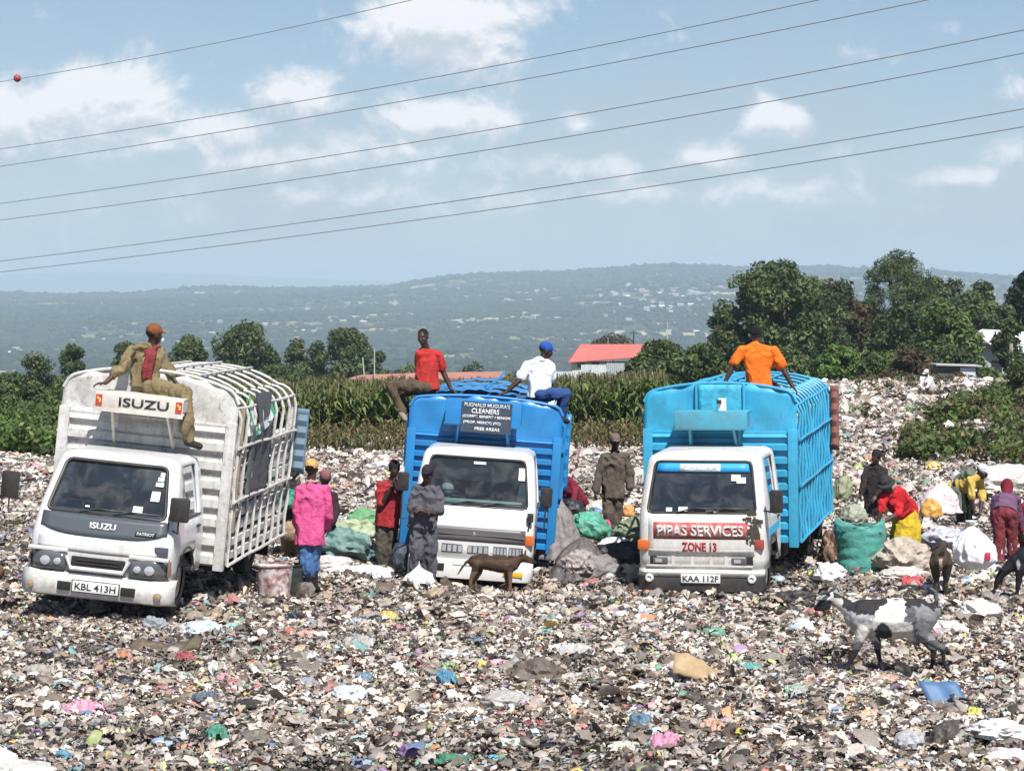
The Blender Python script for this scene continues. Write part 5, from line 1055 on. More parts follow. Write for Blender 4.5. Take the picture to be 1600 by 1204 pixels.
# refuse under / behind truck three tail
# ------------------------------------------------------------------ people and animals
skin_m = mat('dark_skin', (.055, .028, .018), .5, var=.15, vscale=20, spec=.4); hair_m = mat('black_hair', (.008, .007, .007), .9, bump=1.0, bscale=200)
eye_m = mat('eye_white', (.22, .20, .18), .4); lip_m = mat('lip', (.10, .035, .03), .5); pup_m = mat('pupil', (.01, .01, .01), .3); sole_m = mat('shoe_black', (.02, .02, .02), .7)
def remesh(mb, name, mats, parent, vox, fold=0.0, fs=7.0, smooth_it=2, colfn=None, stretch=(1, 1, .5)):
    o = mb.build(name, mats, parent, smooth=True, sharp=None)
    m = o.modifiers.new('r', 'REMESH'); m.mode = 'VOXEL'; m.voxel_size = vox; m.use_smooth_shade = True
    if smooth_it: s_ = o.modifiers.new('s', 'SMOOTH'); s_.iterations = smooth_it; s_.factor = .6
    bake(o); me = o.data
    if len(me.vertices) == 0: return o
    if fold > 0 or colfn:
        n = len(me.vertices); co = np.empty(n * 3, np.float32); me.vertices.foreach_get('co', co); co = co.reshape(-1, 3).astype(float)
        if fold > 0:
            nr = np.empty(n * 3, np.float32); me.vertices.foreach_get('normal', nr); nr = nr.reshape(-1, 3)
            q = co * fs * np.array(stretch); q2 = q + 1.2 * (fbm(q * .8 + 5, 2)[:, None] - .5)
            a = fbm(q2 + 31, 2); rid = 1 - np.abs(a - .5) * 10; rid = np.clip(rid, -1, 1)
            b = fbm(q2 * 2.3 + 3, 2) - .5
            co = co + nr * ((rid * .55 + b * 1.2) * fold)[:, None]; me.vertices.foreach_set('co', co.astype(np.float32).ravel())
        if colfn:
            at = me.color_attributes.new('Col', 'FLOAT_COLOR', 'POINT'); c = np.ones((n, 4), np.float32); c[:, :3] = colfn(co); at.data.foreach_set('color', c.ravel())
        me.update()
    me.polygons.foreach_set('use_smooth', np.ones(len(me.polygons), bool))
    return o
def frame3(up, lat):
    up = up.normalized(); lat = (lat - up * lat.dot(up)).normalized(); fw = up.cross(lat)      # lat x, fw y, up z  (fw = away from viewer if lat = +x)
    return Matrix((lat, fw, up)).transposed()
def hand(mb, wr, el, dirv, side, spread=.35, curl=.5, sc=1.0, nrm=None):
    """palm + five fingers starting at wrist wr, pointing along dirv; nrm = palm normal (fingers curl towards it)"""
    d = dirv.normalized(); nrm = (nrm or Vector((0, 0, -1))); nrm = (nrm - d * nrm.dot(d)); nrm = nrm.normalized() if nrm.length > 1e-4 else d.orthogonal().normalized(); lat = d.cross(nrm) * side
    for k in range(4):
        o_ = lat * (k - 1.5) * .019 * sc; kn = wr + d * .085 * sc + o_ * 1.05
        mb.caps(wr + o_ * .7 + d * .015, kn, .016 * sc, .0135 * sc, 8)
        L = (.040, .047, .044, .034)[k] * sc; d1 = (d + nrm * curl * .8 + lat * (k - 1.5) * spread * .12).normalized(); p1 = kn + d1 * L
        d2 = (d + nrm * curl * 2.0).normalized(); p2 = p1 + d2 * L * .75; mb.caps(kn, p1, .0105 * sc, .0095 * sc, 7); mb.caps(p1, p2, .0095 * sc, .008 * sc, 7)
    tb = wr + d * .03 * sc - lat * .03 * sc; t1 = tb + (d * .6 - lat * .7 + nrm * .3).normalized() * .04 * sc; mb.caps(wr, tb, .017 * sc, .014 * sc, 7); mb.caps(tb, t1, .013 * sc, .011 * sc, 7); mb.caps(t1, t1 + (d * .9 - lat * .2 + nrm * .5).normalized() * .032 * sc, .0105 * sc, .008 * sc, 7)

def person(label, D, J, top=None, legs=None, shoes=None, hat=None, hatcol=(.1, .1, .1), face=(0, -1, 0), sleeve=1.0, girth=1.0, group=None, hair=True, vox=.011, hem=.10, topfold=.012,
           coat=None, collar=None, skirt=None, trl=1.0, hood=None, headsc=1.0, handdir=None, loose=1.0, onepiece=None, cuffs=False, curl=.5, shade_skin=None, lean=None):
    """J: dict of joint -> (u, v[, dy]); figure built with its root at the pelvis"""
    pt = {k: P(a[0], a[1], D + (a[2] if len(a) > 2 else 0)) for k, a in J.items()}
    root_p = pt['pel'].copy(); R0 = empty('person', root_p); tag(R0, label, 'person', group)
    for k in pt: pt[k] = pt[k] - root_p
    q = pt; up = (q['nk'] - q['pel']); lat = (q['shR'] - q['shL']); fr = frame3(up, lat); X_, Y_, Z_ = fr.col[0], fr.col[1], fr.col[2]
    fv = Vector(face).normalized(); back_view = 1 if Vector(fv).dot(Y_) > 0 else -1
    g = girth
    hipv = (q['hiR'] - q['hiL']) if 'hiR' in q else X_ * .19; hL = q['hiL'] if 'hiL' in q else q['pel'] - hipv.normalized() * .09; hR = q['hiR'] if 'hiR' in q else q['pel'] + hipv.normalized() * .09
    ch = q['nk'] * .72 + q['pel'] * .28; wa_ = q['nk'] * .35 + q['pel'] * .65
    shL, shR = q['shL'], q['shR']; hd = q['hd']
    # ---- body (one continuous surface)
    b = MB()
    def torso(mb, e=0.0, low=True):
        sw = lat.length / 2
        mb.ell(ch, ((sw * .93 + e) * g, (.108 + e) * g, .19 + e), fr); mb.ell(wa_, ((sw * .74 + e) * g, (.098 + e) * g, .17 + e), fr); mb.ell(ch + Z_ * .09, ((sw * .9 + e), .075 + e, .075 + e), fr)
        if low: mb.ell(q['pel'] * .97 + wa_ * .03, ((.155 + e) * g, (.115 + e) * g, .12 + e), fr)
        mb.caps(ch + Z_ * .05, shL, .085 + e, .058 + e, 10); mb.caps(ch + Z_ * .05, shR, .085 + e, .058 + e, 10)
        mb.caps(ch, wa_, .10 + e, .095 + e); mb.caps(wa_, q['pel'], .095 + e, .10 + e)
    torso(b, -.034 if (top or onepiece) else 0.0)
    b.caps(q['nk'] - Z_ * .05, hd - (hd - q['nk']) * .25, .062, .055)
    s_ = headsc; hu = (hd - q['nk']).normalized(); hu = (hu + Vector((0, 0, .8))).normalized(); fvn = (fv - hu * fv.dot(hu)).normalized(); sidev = hu.cross(fvn) * -1
    hf = Matrix((sidev, fvn * -1, hu)).transposed()      # columns: side, back, up
    hp = lambda x, y, z: hd + (sidev * x - fvn * y * -1 * -1 + hu * z) if False else hd + sidev * x * s_ + fvn * y * s_ + hu * z * s_
    b.ell(hp(0, -.012, .03), (.074 * s_, .094 * s_, .092 * s_), hf, 18); b.ell(hp(0, .022, -.03), (.060 * s_, .072 * s_, .085 * s_), hf, 16); b.ell(hp(0, .045, -.088), (.034 * s_, .035 * s_, .030 * s_), hf, 12)
    b.caps(hp(0, .088, .018), hp(0, .106, -.022), .010 * s_, .015 * s_, 8); b.ell(hp(0, .10, -.027), (.021 * s_, .014 * s_, .012 * s_), hf, 10)
    b.caps(hp(-.042, .078, .034), hp(.042, .078, .034), .013 * s_, .013 * s_, 8)
    for sx in (-1, 1):
        b.ell(hp(sx * .076, -.005, -.002), (.013 * s_, .022 * s_, .034 * s_), hf, 8); b.ell(hp(sx * .040, .068, -.018), (.024 * s_, .020 * s_, .020 * s_), hf, 8)
    b.caps(hp(-.02, .090, -.054), hp(.02, .090, -.054), .009 * s_, .009 * s_, 7)
    arms = []
    for S in ('L', 'R'):
        sh, el, ha = q['sh' + S], q['el' + S], q['ha' + S]; sd_ = -1 if S == 'L' else 1
        b.caps(sh, el, .054, .042); b.caps(el, el.lerp(ha, .35), .043, .042); b.caps(el.lerp(ha, .3), ha, .042, .028)
        hdv = (ha - el).normalized() if not (handdir and handdir.get(S)) else Vector(handdir[S]).normalized()
        hand(b, ha, el, hdv, sd_ * back_view, curl=curl, nrm=Vector((-.3 * sd_, .1, -.9)) if abs(hdv.z) < .7 else Vector((-sd_, .3, 0)))
    for S, hp_ in (('L', hL), ('R', hR)):
        kn, an = q['kn' + S], q['an' + S]; lk = .82 if (legs or onepiece) else 1; b.caps(hp_, kn, .088 * g * lk, .060 * lk); b.caps(kn, kn.lerp(an, .35), .058 * lk, .060 * lk); b.caps(kn.lerp(an, .3), an, .060 * lk, .038)
        tt = q.get('to' + S) or an + Vector((fv.x, fv.y, 0)).normalized() * .16 + Vector((0, 0, -.06)); b.caps(an + Vector((0, 0, -.03)), tt, .042, .032)
    sk = skin_m if not shade_skin else mat(*shade_skin)
    body_ = remesh(b, 'body', [sk], R0, vox)
    # ---- eyes, lips, hair
    if Vector(fv).dot(Vector((0, -1, 0))) > -.2 and D < 60:
        for sx in (-1, 1):
            m = MB(); m.ell(hp(sx * .031, .083, .010), (.012 * s_, .008 * s_, .006 * s_), hf, 10); e = m.build('eye', [eye_m], R0); m = MB(); m.ell(hp(sx * .031, .0905, .010), (.006, .004, .007), hf, 8); m.build('pupil', [pup_m], e)
        m = MB(); m.ell(hp(0, .096, -.055), (.026 * s_, .008, .010), hf, 10); m.build('mouth', [lip_m], R0)
    if hair and hat != 'hood':
        m = MB(); m.ell(hp(0, -.022, .042), (.079 * s_, .094 * s_, .088 * s_), hf, 18); hh = m.build('hair', [hair_m], R0)
    hm_ = cloth('hat_%d_%d_%d' % tuple(int(c * 100) for c in hatcol), hatcol)
    if hat in ('cap', 'beanie', 'hood', 'bucket'):
        m = MB()
        if hat == 'cap': m.ell(hp(0, -.012, .055), (.088 * s_, .105 * s_, .088 * s_), hf, 20); m.caps(hp(0, -.01, .045), hp(0, .02, .045), .086 * s_, .08 * s_, 16)
        if hat == 'beanie': m.ell(hp(0, -.015, .05), (.090 * s_, .107 * s_, .098 * s_), hf, 20)
        if hat == 'hood': m.ell(hp(0, -.015, .02), (.098 * s_, .112 * s_, .125 * s_), hf, 20); m.caps(hp(0, -.05, -.05), q['nk'], .08, .09)
        if hat == 'bucket': m.ell(hp(0, -.01, .06), (.092 * s_, .108 * s_, .09 * s_), hf, 20)
        ho_ = remesh(m, 'hat' if hat != 'hood' else 'hood', [hm_], R0, .012, .003)
        if hat in ('cap',):
            m = MB(); m.add([tuple(hp(x, y, z)) for (x, y, z) in [(-.07, .06, .045), (-.055, .13, .038), (0, .158, .036), (.055, .13, .038), (.07, .06, .045), (0, .08, .062)]], [(0, 1, 2, 5), (5, 2, 3, 4)]); m.build('peak', [hm_], ho_, solid=.008)
        if hat == 'bucket':
            m = MB(); vs = []; fs = []
            for k in range(20):
                a = 2 * math.pi * k / 20; vs += [tuple(hp(.088 * math.cos(a), .10 * math.sin(a), .045)), tuple(hp(.135 * math.cos(a), .15 * math.sin(a), .010))]
            m.add(vs, [(2 * k, 2 * k + 1, (2 * k + 3) % 40, (2 * k + 2) % 40) for k in range(20)]); m.build('brim', [hm_], ho_, solid=.008)
    # ---- clothes
    def legs_mb(mb, e, frac=1.0, lo=1.0):
        e *= .7
        for S, hp_ in (('L', hL), ('R', hR)):
            kn, an = q['kn' + S], q['an' + S]; mb.caps(hp_, kn, (.092 + e) * g, .068 + e * 1.1); mb.caps(kn, kn.lerp(an, frac), .068 + e * 1.1, (.052 + e * 1.2) * lo)
        mb.ell(q['pel'], ((.158 + e) * g, (.118 + e) * g, .12 + e), fr)
    def top_mb(mb, e, sl, hem_):
        sw = lat.length / 2; dn = (q['pel'] - wa_).normalized(); n_ = 18; ee = e * .55
        secs = [(q['nk'] - Z_ * .035, .075, .062), (q['nk'] - Z_ * .075, sw * .72, .082), (q['nk'] - Z_ * .13, sw * .98, .108), (ch, sw * .98 * g + ee * .5, .125 * g), (wa_, (.158 + ee) * g, (.118 + ee) * g), (q['pel'], (.170 + ee) * g, (.130 + ee) * g), (q['pel'] + dn * max(hem_, .02), (.178 + ee) * g, (.135 + ee) * g)]
        vs = []
        for c_, a_, b2 in secs:
            for k in range(n_):
                t_ = 2 * math.pi * k / n_; cx_, sy_ = math.cos(t_), math.sin(t_); vs.append(c_ + X_ * a_ * math.copysign(abs(cx_) ** .8, cx_) + Y_ * b2 * math.copysign(abs(sy_) ** .8, sy_))
        fs = [(i * n_ + k, i * n_ + (k + 1) % n_, (i + 1) * n_ + (k + 1) % n_, (i + 1) * n_ + k) for i in range(len(secs) - 1) for k in range(n_)] + [tuple(range(n_))[::-1], tuple(range((len(secs) - 1) * n_, len(secs) * n_))]
        mb.add(vs, fs); e = e * .45
        for S in ('L', 'R'):
            sh, el, ha = q['sh' + S], q['el' + S], q['ha' + S]
            mb.caps(ch + Z_ * .12, sh, .07, .062 + e)
            if sl <= 1: mb.caps(sh, sh.lerp(el, sl), .062 + e, .064 + e * 1.3)
            else: mb.caps(sh, el, .062 + e, .054 + e); mb.caps(el, el.lerp(ha, min(sl - 1, .95)), .054 + e, .042 + e)
        mb.caps(q['nk'] - Z_ * .07, q['nk'] - Z_ * .02, .085 + e * .5, .066 + e * .3)
    if onepiece:
        m = MB(); top_mb(m, .018 * loose, sleeve, 0.0); legs_mb(m, .020 * loose, trl); c_ = remesh(m, 'overall', [cloth(*onepiece)], R0, .012, topfold * 1.9, 7.5)
    else:
        if legs: m = MB(); legs_mb(m, .014 * loose, trl); remesh(m, 'trousers', [cloth(*legs)], R0, .013, .022, 7.5)
        if top: m = MB(); top_mb(m, .016 * loose, sleeve, hem); c_ = remesh(m, 'shirt', [cloth(*top)], R0, .012, topfold * 1.7, 7.0)
    if collar: m = MB(); m.tube([q['nk'] + (X_ * math.cos(a) * .075 + Y_ * math.sin(a) * .07) for a in np.linspace(0, 6.283, 15)[:-1]], .016, 6, closed=True); m.build('collar', [cloth(*collar)], R0)
    if skirt:
        col, bot = skirt; bp = P(*bot) - root_p if len(bot) == 3 else None
        m = MB(); mid = q['pel'].lerp(bp, .5); m.caps(q['pel'], mid, .17, .22, 16); m.caps(mid, bp, .22, .24, 16); remesh(m, 'skirt', [cloth(*col)], R0, .014, .02, 6)
    if shoes:
        for S in ('L', 'R'):
            an = q['an' + S]; kn = q['kn' + S]; tt = q.get('to' + S) or an + Vector((fv.x, fv.y, 0)).normalized() * .17 + Vector((0, 0, -.06)); m = MB()
            m.caps(an + (kn - an).normalized() * shoes[1], an, .056 + (.012 if shoes[1] > .1 else 0), .050); m.caps(an + Vector((0, 0, -.035)), tt, .050, .042)
            remesh(m, 'boot' if shoes[1] > .1 else 'shoe', [cloth(*shoes[0])], R0, .013, .002)
    return R0, q, fr, hp

# man in khaki on the rack of the white truck
R_, q, fr, hp = person('man in khaki with red sling and brown cap sitting atop the white truck', 29.0,
    dict(hd=(241, 523, -.02), nk=(237, 538, 0), shL=(210, 548, -.05), shR=(248, 551, .05), pel=(226, 602, 0), elL=(190, 574, -.22), haL=(165, 598, -.42), elR=(264, 578, .0), haR=(274, 596, -.06),
         knL=(306, 593, .42), anL=(308, 648, .50), toL=(318, 656, .45), knR=(290, 616, -.36), anR=(293, 686, -.40), toR=(312, 697, -.46), hiL=(222, 604, .09), hiR=(232, 604, -.09)),
    onepiece=('khaki_cloth', (.21, .165, .09)), shoes=(('worn_black_shoe', (.03, .028, .026)), .05), hat='cap', hatcol=(.24, .085, .03), face=(.75, .66, 0), sleeve=1.55, loose=1.5, topfold=.018, handdir={'L': (-.8, -.2, -.05), 'R': (.7, -.2, -.5)})
m = MB(); X_, Y_, Z_ = fr.col[0], fr.col[1], fr.col[2]; nk = q['nk']
for dx, k in ((-.05, 0), (.015, 1)): m.tube([nk + X_ * (.06 - .04 * k) - Y_ * .06, nk + X_ * (dx + .0) - Y_ * .150 - Z_ * .12, nk + X_ * (dx - .02) - Y_ * .165 - Z_ * .28, nk + X_ * (dx + .0) - Y_ * .155 - Z_ * .42], [.02, .036, .042, .03], 8)
m.tube([nk + X_ * .10 - Y_ * .02 , nk + X_ * .02 - Y_ * .12 - Z_ * .04, nk - X_ * .10 - Y_ * .12 - Z_ * .10], .022, 8)
remesh(m, 'sling', [cloth('faded_red_cloth', (.22, .035, .04))], R_, .012, .006, 12)
m = MB(); m.tube([nk + X_ * -.08 - Y_ * .145 - Z_ * .15, nk + X_ * -.07 - Y_ * .15 - Z_ * .33], .022, 6); m.build('strap', [cloth('cream_strap', (.55, .46, .32))], R_)
m = MB(); m.ell(hp(0, .085, -.055), (.055, .03, .05), None, 12); m.build('face_mask', [mat('mask_cloth', (.7, .68, .74), .8)], R_)
# red shirt man on the blue truck
R_, q, fr, hp = person('man in red T-shirt leaning on one arm atop the deep blue truck', 35.7,
    dict(hd=(661, 527, -.05), nk=(666, 545, 0), shL=(655, 552, -.04), shR=(684, 553, .06), pel=(668, 604, 0), elL=(654, 576, .08), haL=(660, 600, .20), elR=(692, 580, .10), haR=(705, 608, .05),
         knL=(611, 602, -.10), anL=(627, 642, -.16), toL=(633, 655, -.26), knR=(619, 612, .18), anR=(634, 645, .10), toR=(638, 660, .02), hiL=(664, 605, -.09), hiR=(666, 605, .09)),
    top=('red_tshirt', (.46, .035, .03)), legs=('brown_trousers', (.10, .075, .05)), shoes=(('sand_shoe', (.30, .25, .20)), .03), face=(-.35, -.9, -.05), sleeve=.75, hem=.05, loose=1.2, handdir={'R': (.6, -.5, -.3)})
# white shirt man
R_, q, fr, hp = person('man in white shirt and blue cap seated atop the deep blue truck', 35.75,
    dict(hd=(853, 548, .0), nk=(846, 562, 0), shL=(823, 570, -.02), shR=(861, 573, .06), pel=(843, 612, 0), elL=(811, 594, -.10), haL=(790, 613, -.14), elR=(861, 600, .10), haR=(866, 614, .16),
         knL=(884, 615, -.02), anL=(878, 650, .0), toL=(886, 658, -.04), knR=(879, 617, .28), anR=(872, 652, .32), toR=(880, 660, .3), hiL=(843, 616, -.08), hiR=(846, 616, .08)),
    top=('white_polo', (.78, .78, .80), .05, .9, .08), legs=('blue_jeans', (.03, .07, .22)), shoes=(('dark_shoe', (.03, .03, .035)), .04), hat='cap', hatcol=(.03, .10, .42), face=(.92, .25, -.1), sleeve=.72, hem=.09, loose=1.5, collar=('white_polo', (.78, .78, .80), .05, .9, .08), handdir={'L': (-.8, -.3, -.2)})
# orange shirt man
R_, q, fr, hp = person('man in a bright orange T-shirt seen from behind on the light blue truck', 33.65,
    dict(hd=(1182, 523, .03), nk=(1183, 537, .0), shL=(1158, 547, -.02), shR=(1209, 549, -.02), pel=(1186, 600, 0), elL=(1144, 574, -.02), haL=(1133, 596, -.06), elR=(1224, 577, -.02), haR=(1238, 603, -.08),
         knL=(1165, 606, .45), anL=(1165, 650, .52), knR=(1210, 606, .45), anR=(1212, 650, .52), hiL=(1177, 604, .0), hiR=(1196, 604, .0)),
    top=('orange_tshirt', (.86, .17, .02), .08, .9, .0), legs=('maroon_shorts', (.07, .015, .02)), shoes=(('dark_shoe', (.03, .03, .035)), .04), face=(.1, 1, -.25), sleeve=.72, hem=.04, loose=1.5, handdir={'L': (-.4, -.3, -.5), 'R': (.4, -.3, -.5)})
# pink sweatshirt
person('man in a pink sweatshirt, jeans and tan cap standing with his back turned', 31.0,
    dict(hd=(487, 733, 0), nk=(487, 751, 0), shL=(468, 766, 0), shR=(509, 766, 0), pel=(484, 836, 0), elL=(464, 797, -.02), haL=(466, 822, .10), elR=(513, 798, .02), haR=(510, 822, .12),
         knL=(479, 876, 0), anL=(483, 916, .0), knR=(488, 876, .05), anR=(491, 914, .06), hiL=(477, 838, 0), hiR=(491, 838, 0)),
    top=('pink_sweatshirt', (.66, .10, .26), .08, .95, .12), legs=('faded_jeans', (.09, .19, .42)), shoes=(('black_boot', (.02, .02, .022)), .19), hat='cap', hatcol=(.62, .36, .13), face=(.15, 1, .0), sleeve=1.95, hem=.12, loose=2.3, topfold=.014, trl=.45, collar=('cream_collar', (.6, .5, .42)))
# red shirt man chin in hand
person('bearded looking man in a loose red polo shirt, hand raised to his chin', 36.0,
    dict(hd=(616, 733, -.05), nk=(614, 749, 0), shL=(594, 758, 0), shR=(628, 758, 0), pel=(604, 819, 0), elL=(596, 789, -.14), haL=(614, 758, -.24), elR=(632, 783, -.08), haR=(618, 761, -.22),
         knL=(596, 856, -.02), anL=(597, 886, 0), knR=(611, 856, .02), anR=(611, 886, .0), hiL=(597, 823, 0), hiR=(611, 823, 0)),
    top=('red_polo', (.36, .03, .035)), legs=('grey_green_trousers', (.10, .09, .07)), shoes=(('dark_shoe', (.03, .03, .035)), .04), hat='beanie', hatcol=(.02, .02, .02), face=(.2, -1, .05), sleeve=.9, hem=.03, loose=1.9, topfold=.015, handdir={'L': (.2, -.2, 1), 'R': (-.5, -.2, .8)})
# gray overall
person('man in grey overalls and dark cap standing arms crossed before the deep blue truck\'s cab', 32.8,
    dict(hd=(668, 741, -.03), nk=(667, 757, 0), shL=(648, 767, 0), shR=(684, 768, 0), pel=(660, 822, 0), elL=(645, 793, -.06), haL=(664, 800, -.24), elR=(687, 795, -.06), haR=(657, 797, -.22),
         knL=(651, 860, -.04), anL=(650, 893, .0), knR=(672, 861, .0), anR=(671, 897, .04), hiL=(652, 828, 0), hiR=(670, 828, 0)),
    onepiece=('grey_overall', (.105, .10, .12)), shoes=(('black_boot', (.02, .02, .022)), .08), hat='cap', hatcol=(.025, .022, .03), face=(-.25, -1, -.1), sleeve=1.6, loose=2.0, topfold=.020, handdir={'L': (1, -.1, .1), 'R': (-1, -.1, -.1)})
# behind the white truck: two figures
person('dark haired person holding a green bag at the tail of the white truck', 36.5,
    dict(hd=(457, 741, 0), nk=(455, 755, 0), shL=(441, 764, 0), shR=(467, 765, .05), pel=(452, 808, .1), elL=(436, 782, -.1), haL=(432, 794, -.2), elR=(468, 786, -.05), haR=(452, 792, -.15),
         knL=(448, 838, 0), anL=(447, 866, 0), knR=(459, 838, .05), anR=(460, 868, .1)), top=('dark_jacket', (.03, .035, .035)), legs=('tan_trousers', (.25, .16, .09)), face=(-.8, -.4, -.3), sleeve=1.9, loose=1.6, vox=.014)
person('person in a dark maroon jacket mostly hidden behind the pink sweatshirt', 35.0,
    dict(hd=(508, 748, 0), nk=(507, 762, 0), shL=(490, 773, 0), shR=(519, 774, .05), pel=(505, 824, .1), elL=(487, 795, 0), haL=(494, 815, -.1), elR=(524, 798, -.05), haR=(518, 817, -.15),
         knL=(498, 852, 0), anL=(498, 880, 0), knR=(509, 852, .05), anR=(509, 880, .1)), top=('dark_maroon_jacket', (.045, .02, .03)), legs=('black_trousers', (.02, .02, .022)), shoes=(('black_boot', (.02, .02, .022)), .08), hat='beanie', hatcol=(.24, .10, .10), face=(-.2, 1, 0), sleeve=1.9, loose=1.6, vox=.014)
# brown coat
person('man in dirty brown work clothes and cap walking between the two blue trucks', 39.0,
    dict(hd=(961, 690, -.04), nk=(960, 704, 0), shL=(943, 713, 0), shR=(977, 713, 0), pel=(958, 772, 0), elL=(934, 741, -.02), haL=(931, 766, -.08), elR=(985, 740, .0), haR=(984, 762, -.06),
         knL=(950, 802, -.05), anL=(951, 836, .05), knR=(964, 802, .04), anR=(960, 834, .02), hiL=(950, 776, 0), hiR=(965, 776, 0)),
    top=('brown_jacket', (.115, .095, .075)), legs=('brown_work_trousers', (.13, .10, .08)), shoes=(('dirty_boot', (.10, .08, .07)), .08), hat='cap', hatcol=(.16, .13, .105), face=(.1, -1, -.2), sleeve=1.95, hem=.06, loose=2.0, topfold=.018, collar=('black_collar', (.015, .015, .015)))
# maroon bent behind tarp
person('person in a maroon top bending beside the deep blue truck\'s rear', 40.0,
    dict(hd=(880, 737, -.25), nk=(882, 747, -.12), shL=(873, 752, -.1), shR=(896, 755, .0), pel=(900, 782, .15), elL=(872, 772, -.25), haL=(876, 790, -.35), elR=(897, 778, -.2), haR=(890, 794, -.3),
         knL=(893, 806, .1), anL=(893, 834, .2), knR=(906, 806, .15), anR=(907, 834, .3)), top=('maroon_top', (.20, .02, .04)), legs=('maroon_trousers', (.12, .03, .04)), hat='cap', hatcol=(.62, .6, .6), face=(-.3, -.8, -.6), sleeve=1.6, loose=1.5, vox=.014)
# right side pickers
person('dark clothed person standing bent beside the light blue truck\'s tail among refuse', 42.0,
    dict(hd=(1369, 714, -.05), nk=(1368, 726, 0), shL=(1355, 733, 0), shR=(1380, 735, .05), pel=(1367, 774, .05), elL=(1350, 752, -.1), haL=(1346, 770, -.2), elR=(1379, 757, -.05), haR=(1368, 774, -.2),
         knL=(1357, 796, 0), anL=(1357, 822, 0), knR=(1370, 798, .05), anR=(1370, 824, .1)), top=('black_coat', (.028, .024, .024)), legs=('black_trousers', (.02, .02, .022)), face=(-.5, -.6, -.4), sleeve=1.9, loose=1.8, vox=.014, hat='beanie', hatcol=(.02, .018, .018))
R_, q, fr, hp = person('woman in a red jacket, dark hat and yellow wrap bending over the green sack', 35.2,
    dict(hd=(1384, 757, -.28), nk=(1390, 768, -.18), shL=(1380, 777, -.24), shR=(1406, 778, -.02), pel=(1418, 800, .22), elL=(1376, 797, -.30), haL=(1372, 814, -.34), elR=(1403, 803, -.22), haR=(1381, 815, -.34),
         knL=(1410, 832, .12), anL=(1412, 862, .2), knR=(1428, 832, .25), anR=(1436, 862, .35)), top=('scarlet_jacket', (.55, .02, .03)), legs=('dark_leggings', (.05, .04, .05)), shoes=(('purple_shoe', (.25, .2, .3)), .03), hat='bucket', hatcol=(.035, .035, .04),
    face=(-.5, -.5, -.6), sleeve=1.1, hem=.02, loose=1.8, skirt=(('yellow_wrap', (.62, .44, .03)), (1414, 842, 35.4)), vox=.012, curl=1.0)
R_, q, fr, hp = person('stooping person in a yellow shirt and white cap with a green blanket round the back', 41.0,
    dict(hd=(1535, 737, -.1), nk=(1527, 745, -.05), shL=(1517, 749, -.12), shR=(1532, 755, .10), pel=(1501, 760, .2), elL=(1518, 773, -.18), haL=(1521, 794, -.2), elR=(1535, 778, .0), haR=(1532, 798, -.1),
         knL=(1500, 790, .1), anL=(1503, 820, .2), knR=(1512, 790, .25), anR=(1515, 820, .35)), top=('mustard_shirt', (.60, .42, .10)), legs=('black_trousers', (.02, .02, .022)), hat='cap', hatcol=(.7, .7, .74), face=(.6, -.4, -.7), sleeve=1.2, loose=1.6, vox=.013)
m = MB(); m.tube([q['pel'] + Vector((-.02, -.1, -.45)), q['pel'] + Vector((-.08, -.05, -.05)), q['pel'] + Vector((.02, -.05, .12)), q['nk'] + Vector((-.1, -.05, .10))], [.11, .13, .13, .08], 10); remesh(m, 'blanket', [cloth('green_grey_blanket', (.16, .20, .15))], R_, .015, .015, 8)
person('person in purple top, maroon hood, maroon trousers and white boots bending away', 35.5,
    dict(hd=(1573, 762, .5), nk=(1573, 772, .36), shL=(1557, 779, .32), shR=(1587, 779, .32), pel=(1570, 801, 0), elL=(1552, 802, .40), haL=(1556, 824, .5), elR=(1592, 803, .40), haR=(1592, 826, .5),
         knL=(1561, 834, .0), anL=(1562, 874, .0), knR=(1580, 834, .05), anR=(1583, 868, .1), hiL=(1561, 803, 0), hiR=(1580, 803, 0)),
    top=('dusty_purple_top', (.16, .085, .15)), legs=('maroon_trousers_two', (.20, .035, .045)), shoes=(('white_boot', (.62, .62, .64), .05, .6), .22), hat='hood', hatcol=(.18, .01, .03), face=(0, 1, -.6), sleeve=1.8, loose=1.7, girth=1.0, hem=.0)
person('person in a dark red garment cut off by the right edge of the picture', 36.5,
    dict(hd=(1612, 770, .1), nk=(1610, 782, 0), shL=(1597, 792, 0), shR=(1626, 792, 0), pel=(1610, 836, 0), elL=(1594, 812, 0), haL=(1598, 832, -.1), elR=(1630, 812, 0), haR=(1626, 832, 0),
         knL=(1604, 866, 0), anL=(1604, 892, 0), knR=(1618, 866, 0), anR=(1618, 892, 0)), top=('dark_red_top', (.25, .02, .03)), legs=('dark_red_trousers', (.2, .03, .03)), face=(-1, -.2, -.3), sleeve=1.8, loose=1.6, vox=.014)
person('distant person in a white top stooping on top of the far rubbish rise', 80.,
    dict(hd=(1447, 583, -.1), nk=(1448, 587, 0), shL=(1441, 590, -.1), shR=(1453, 591, .1), pel=(1453, 603, .2), elL=(1440, 598, -.2), haL=(1438, 606, -.3), elR=(1452, 600, -.1), haR=(1446, 608, -.2),
         knL=(1449, 617, .1), anL=(1449, 632, .2), knR=(1456, 617, .2), anR=(1457, 632, .3)), top=('chalk_top', (.72, .70, .68)), legs=('tan_trousers', (.25, .16, .09)), hat='cap', hatcol=(.6, .6, .6), face=(-.8, -.3, -.6), sleeve=1.6, loose=1.8, vox=.022)

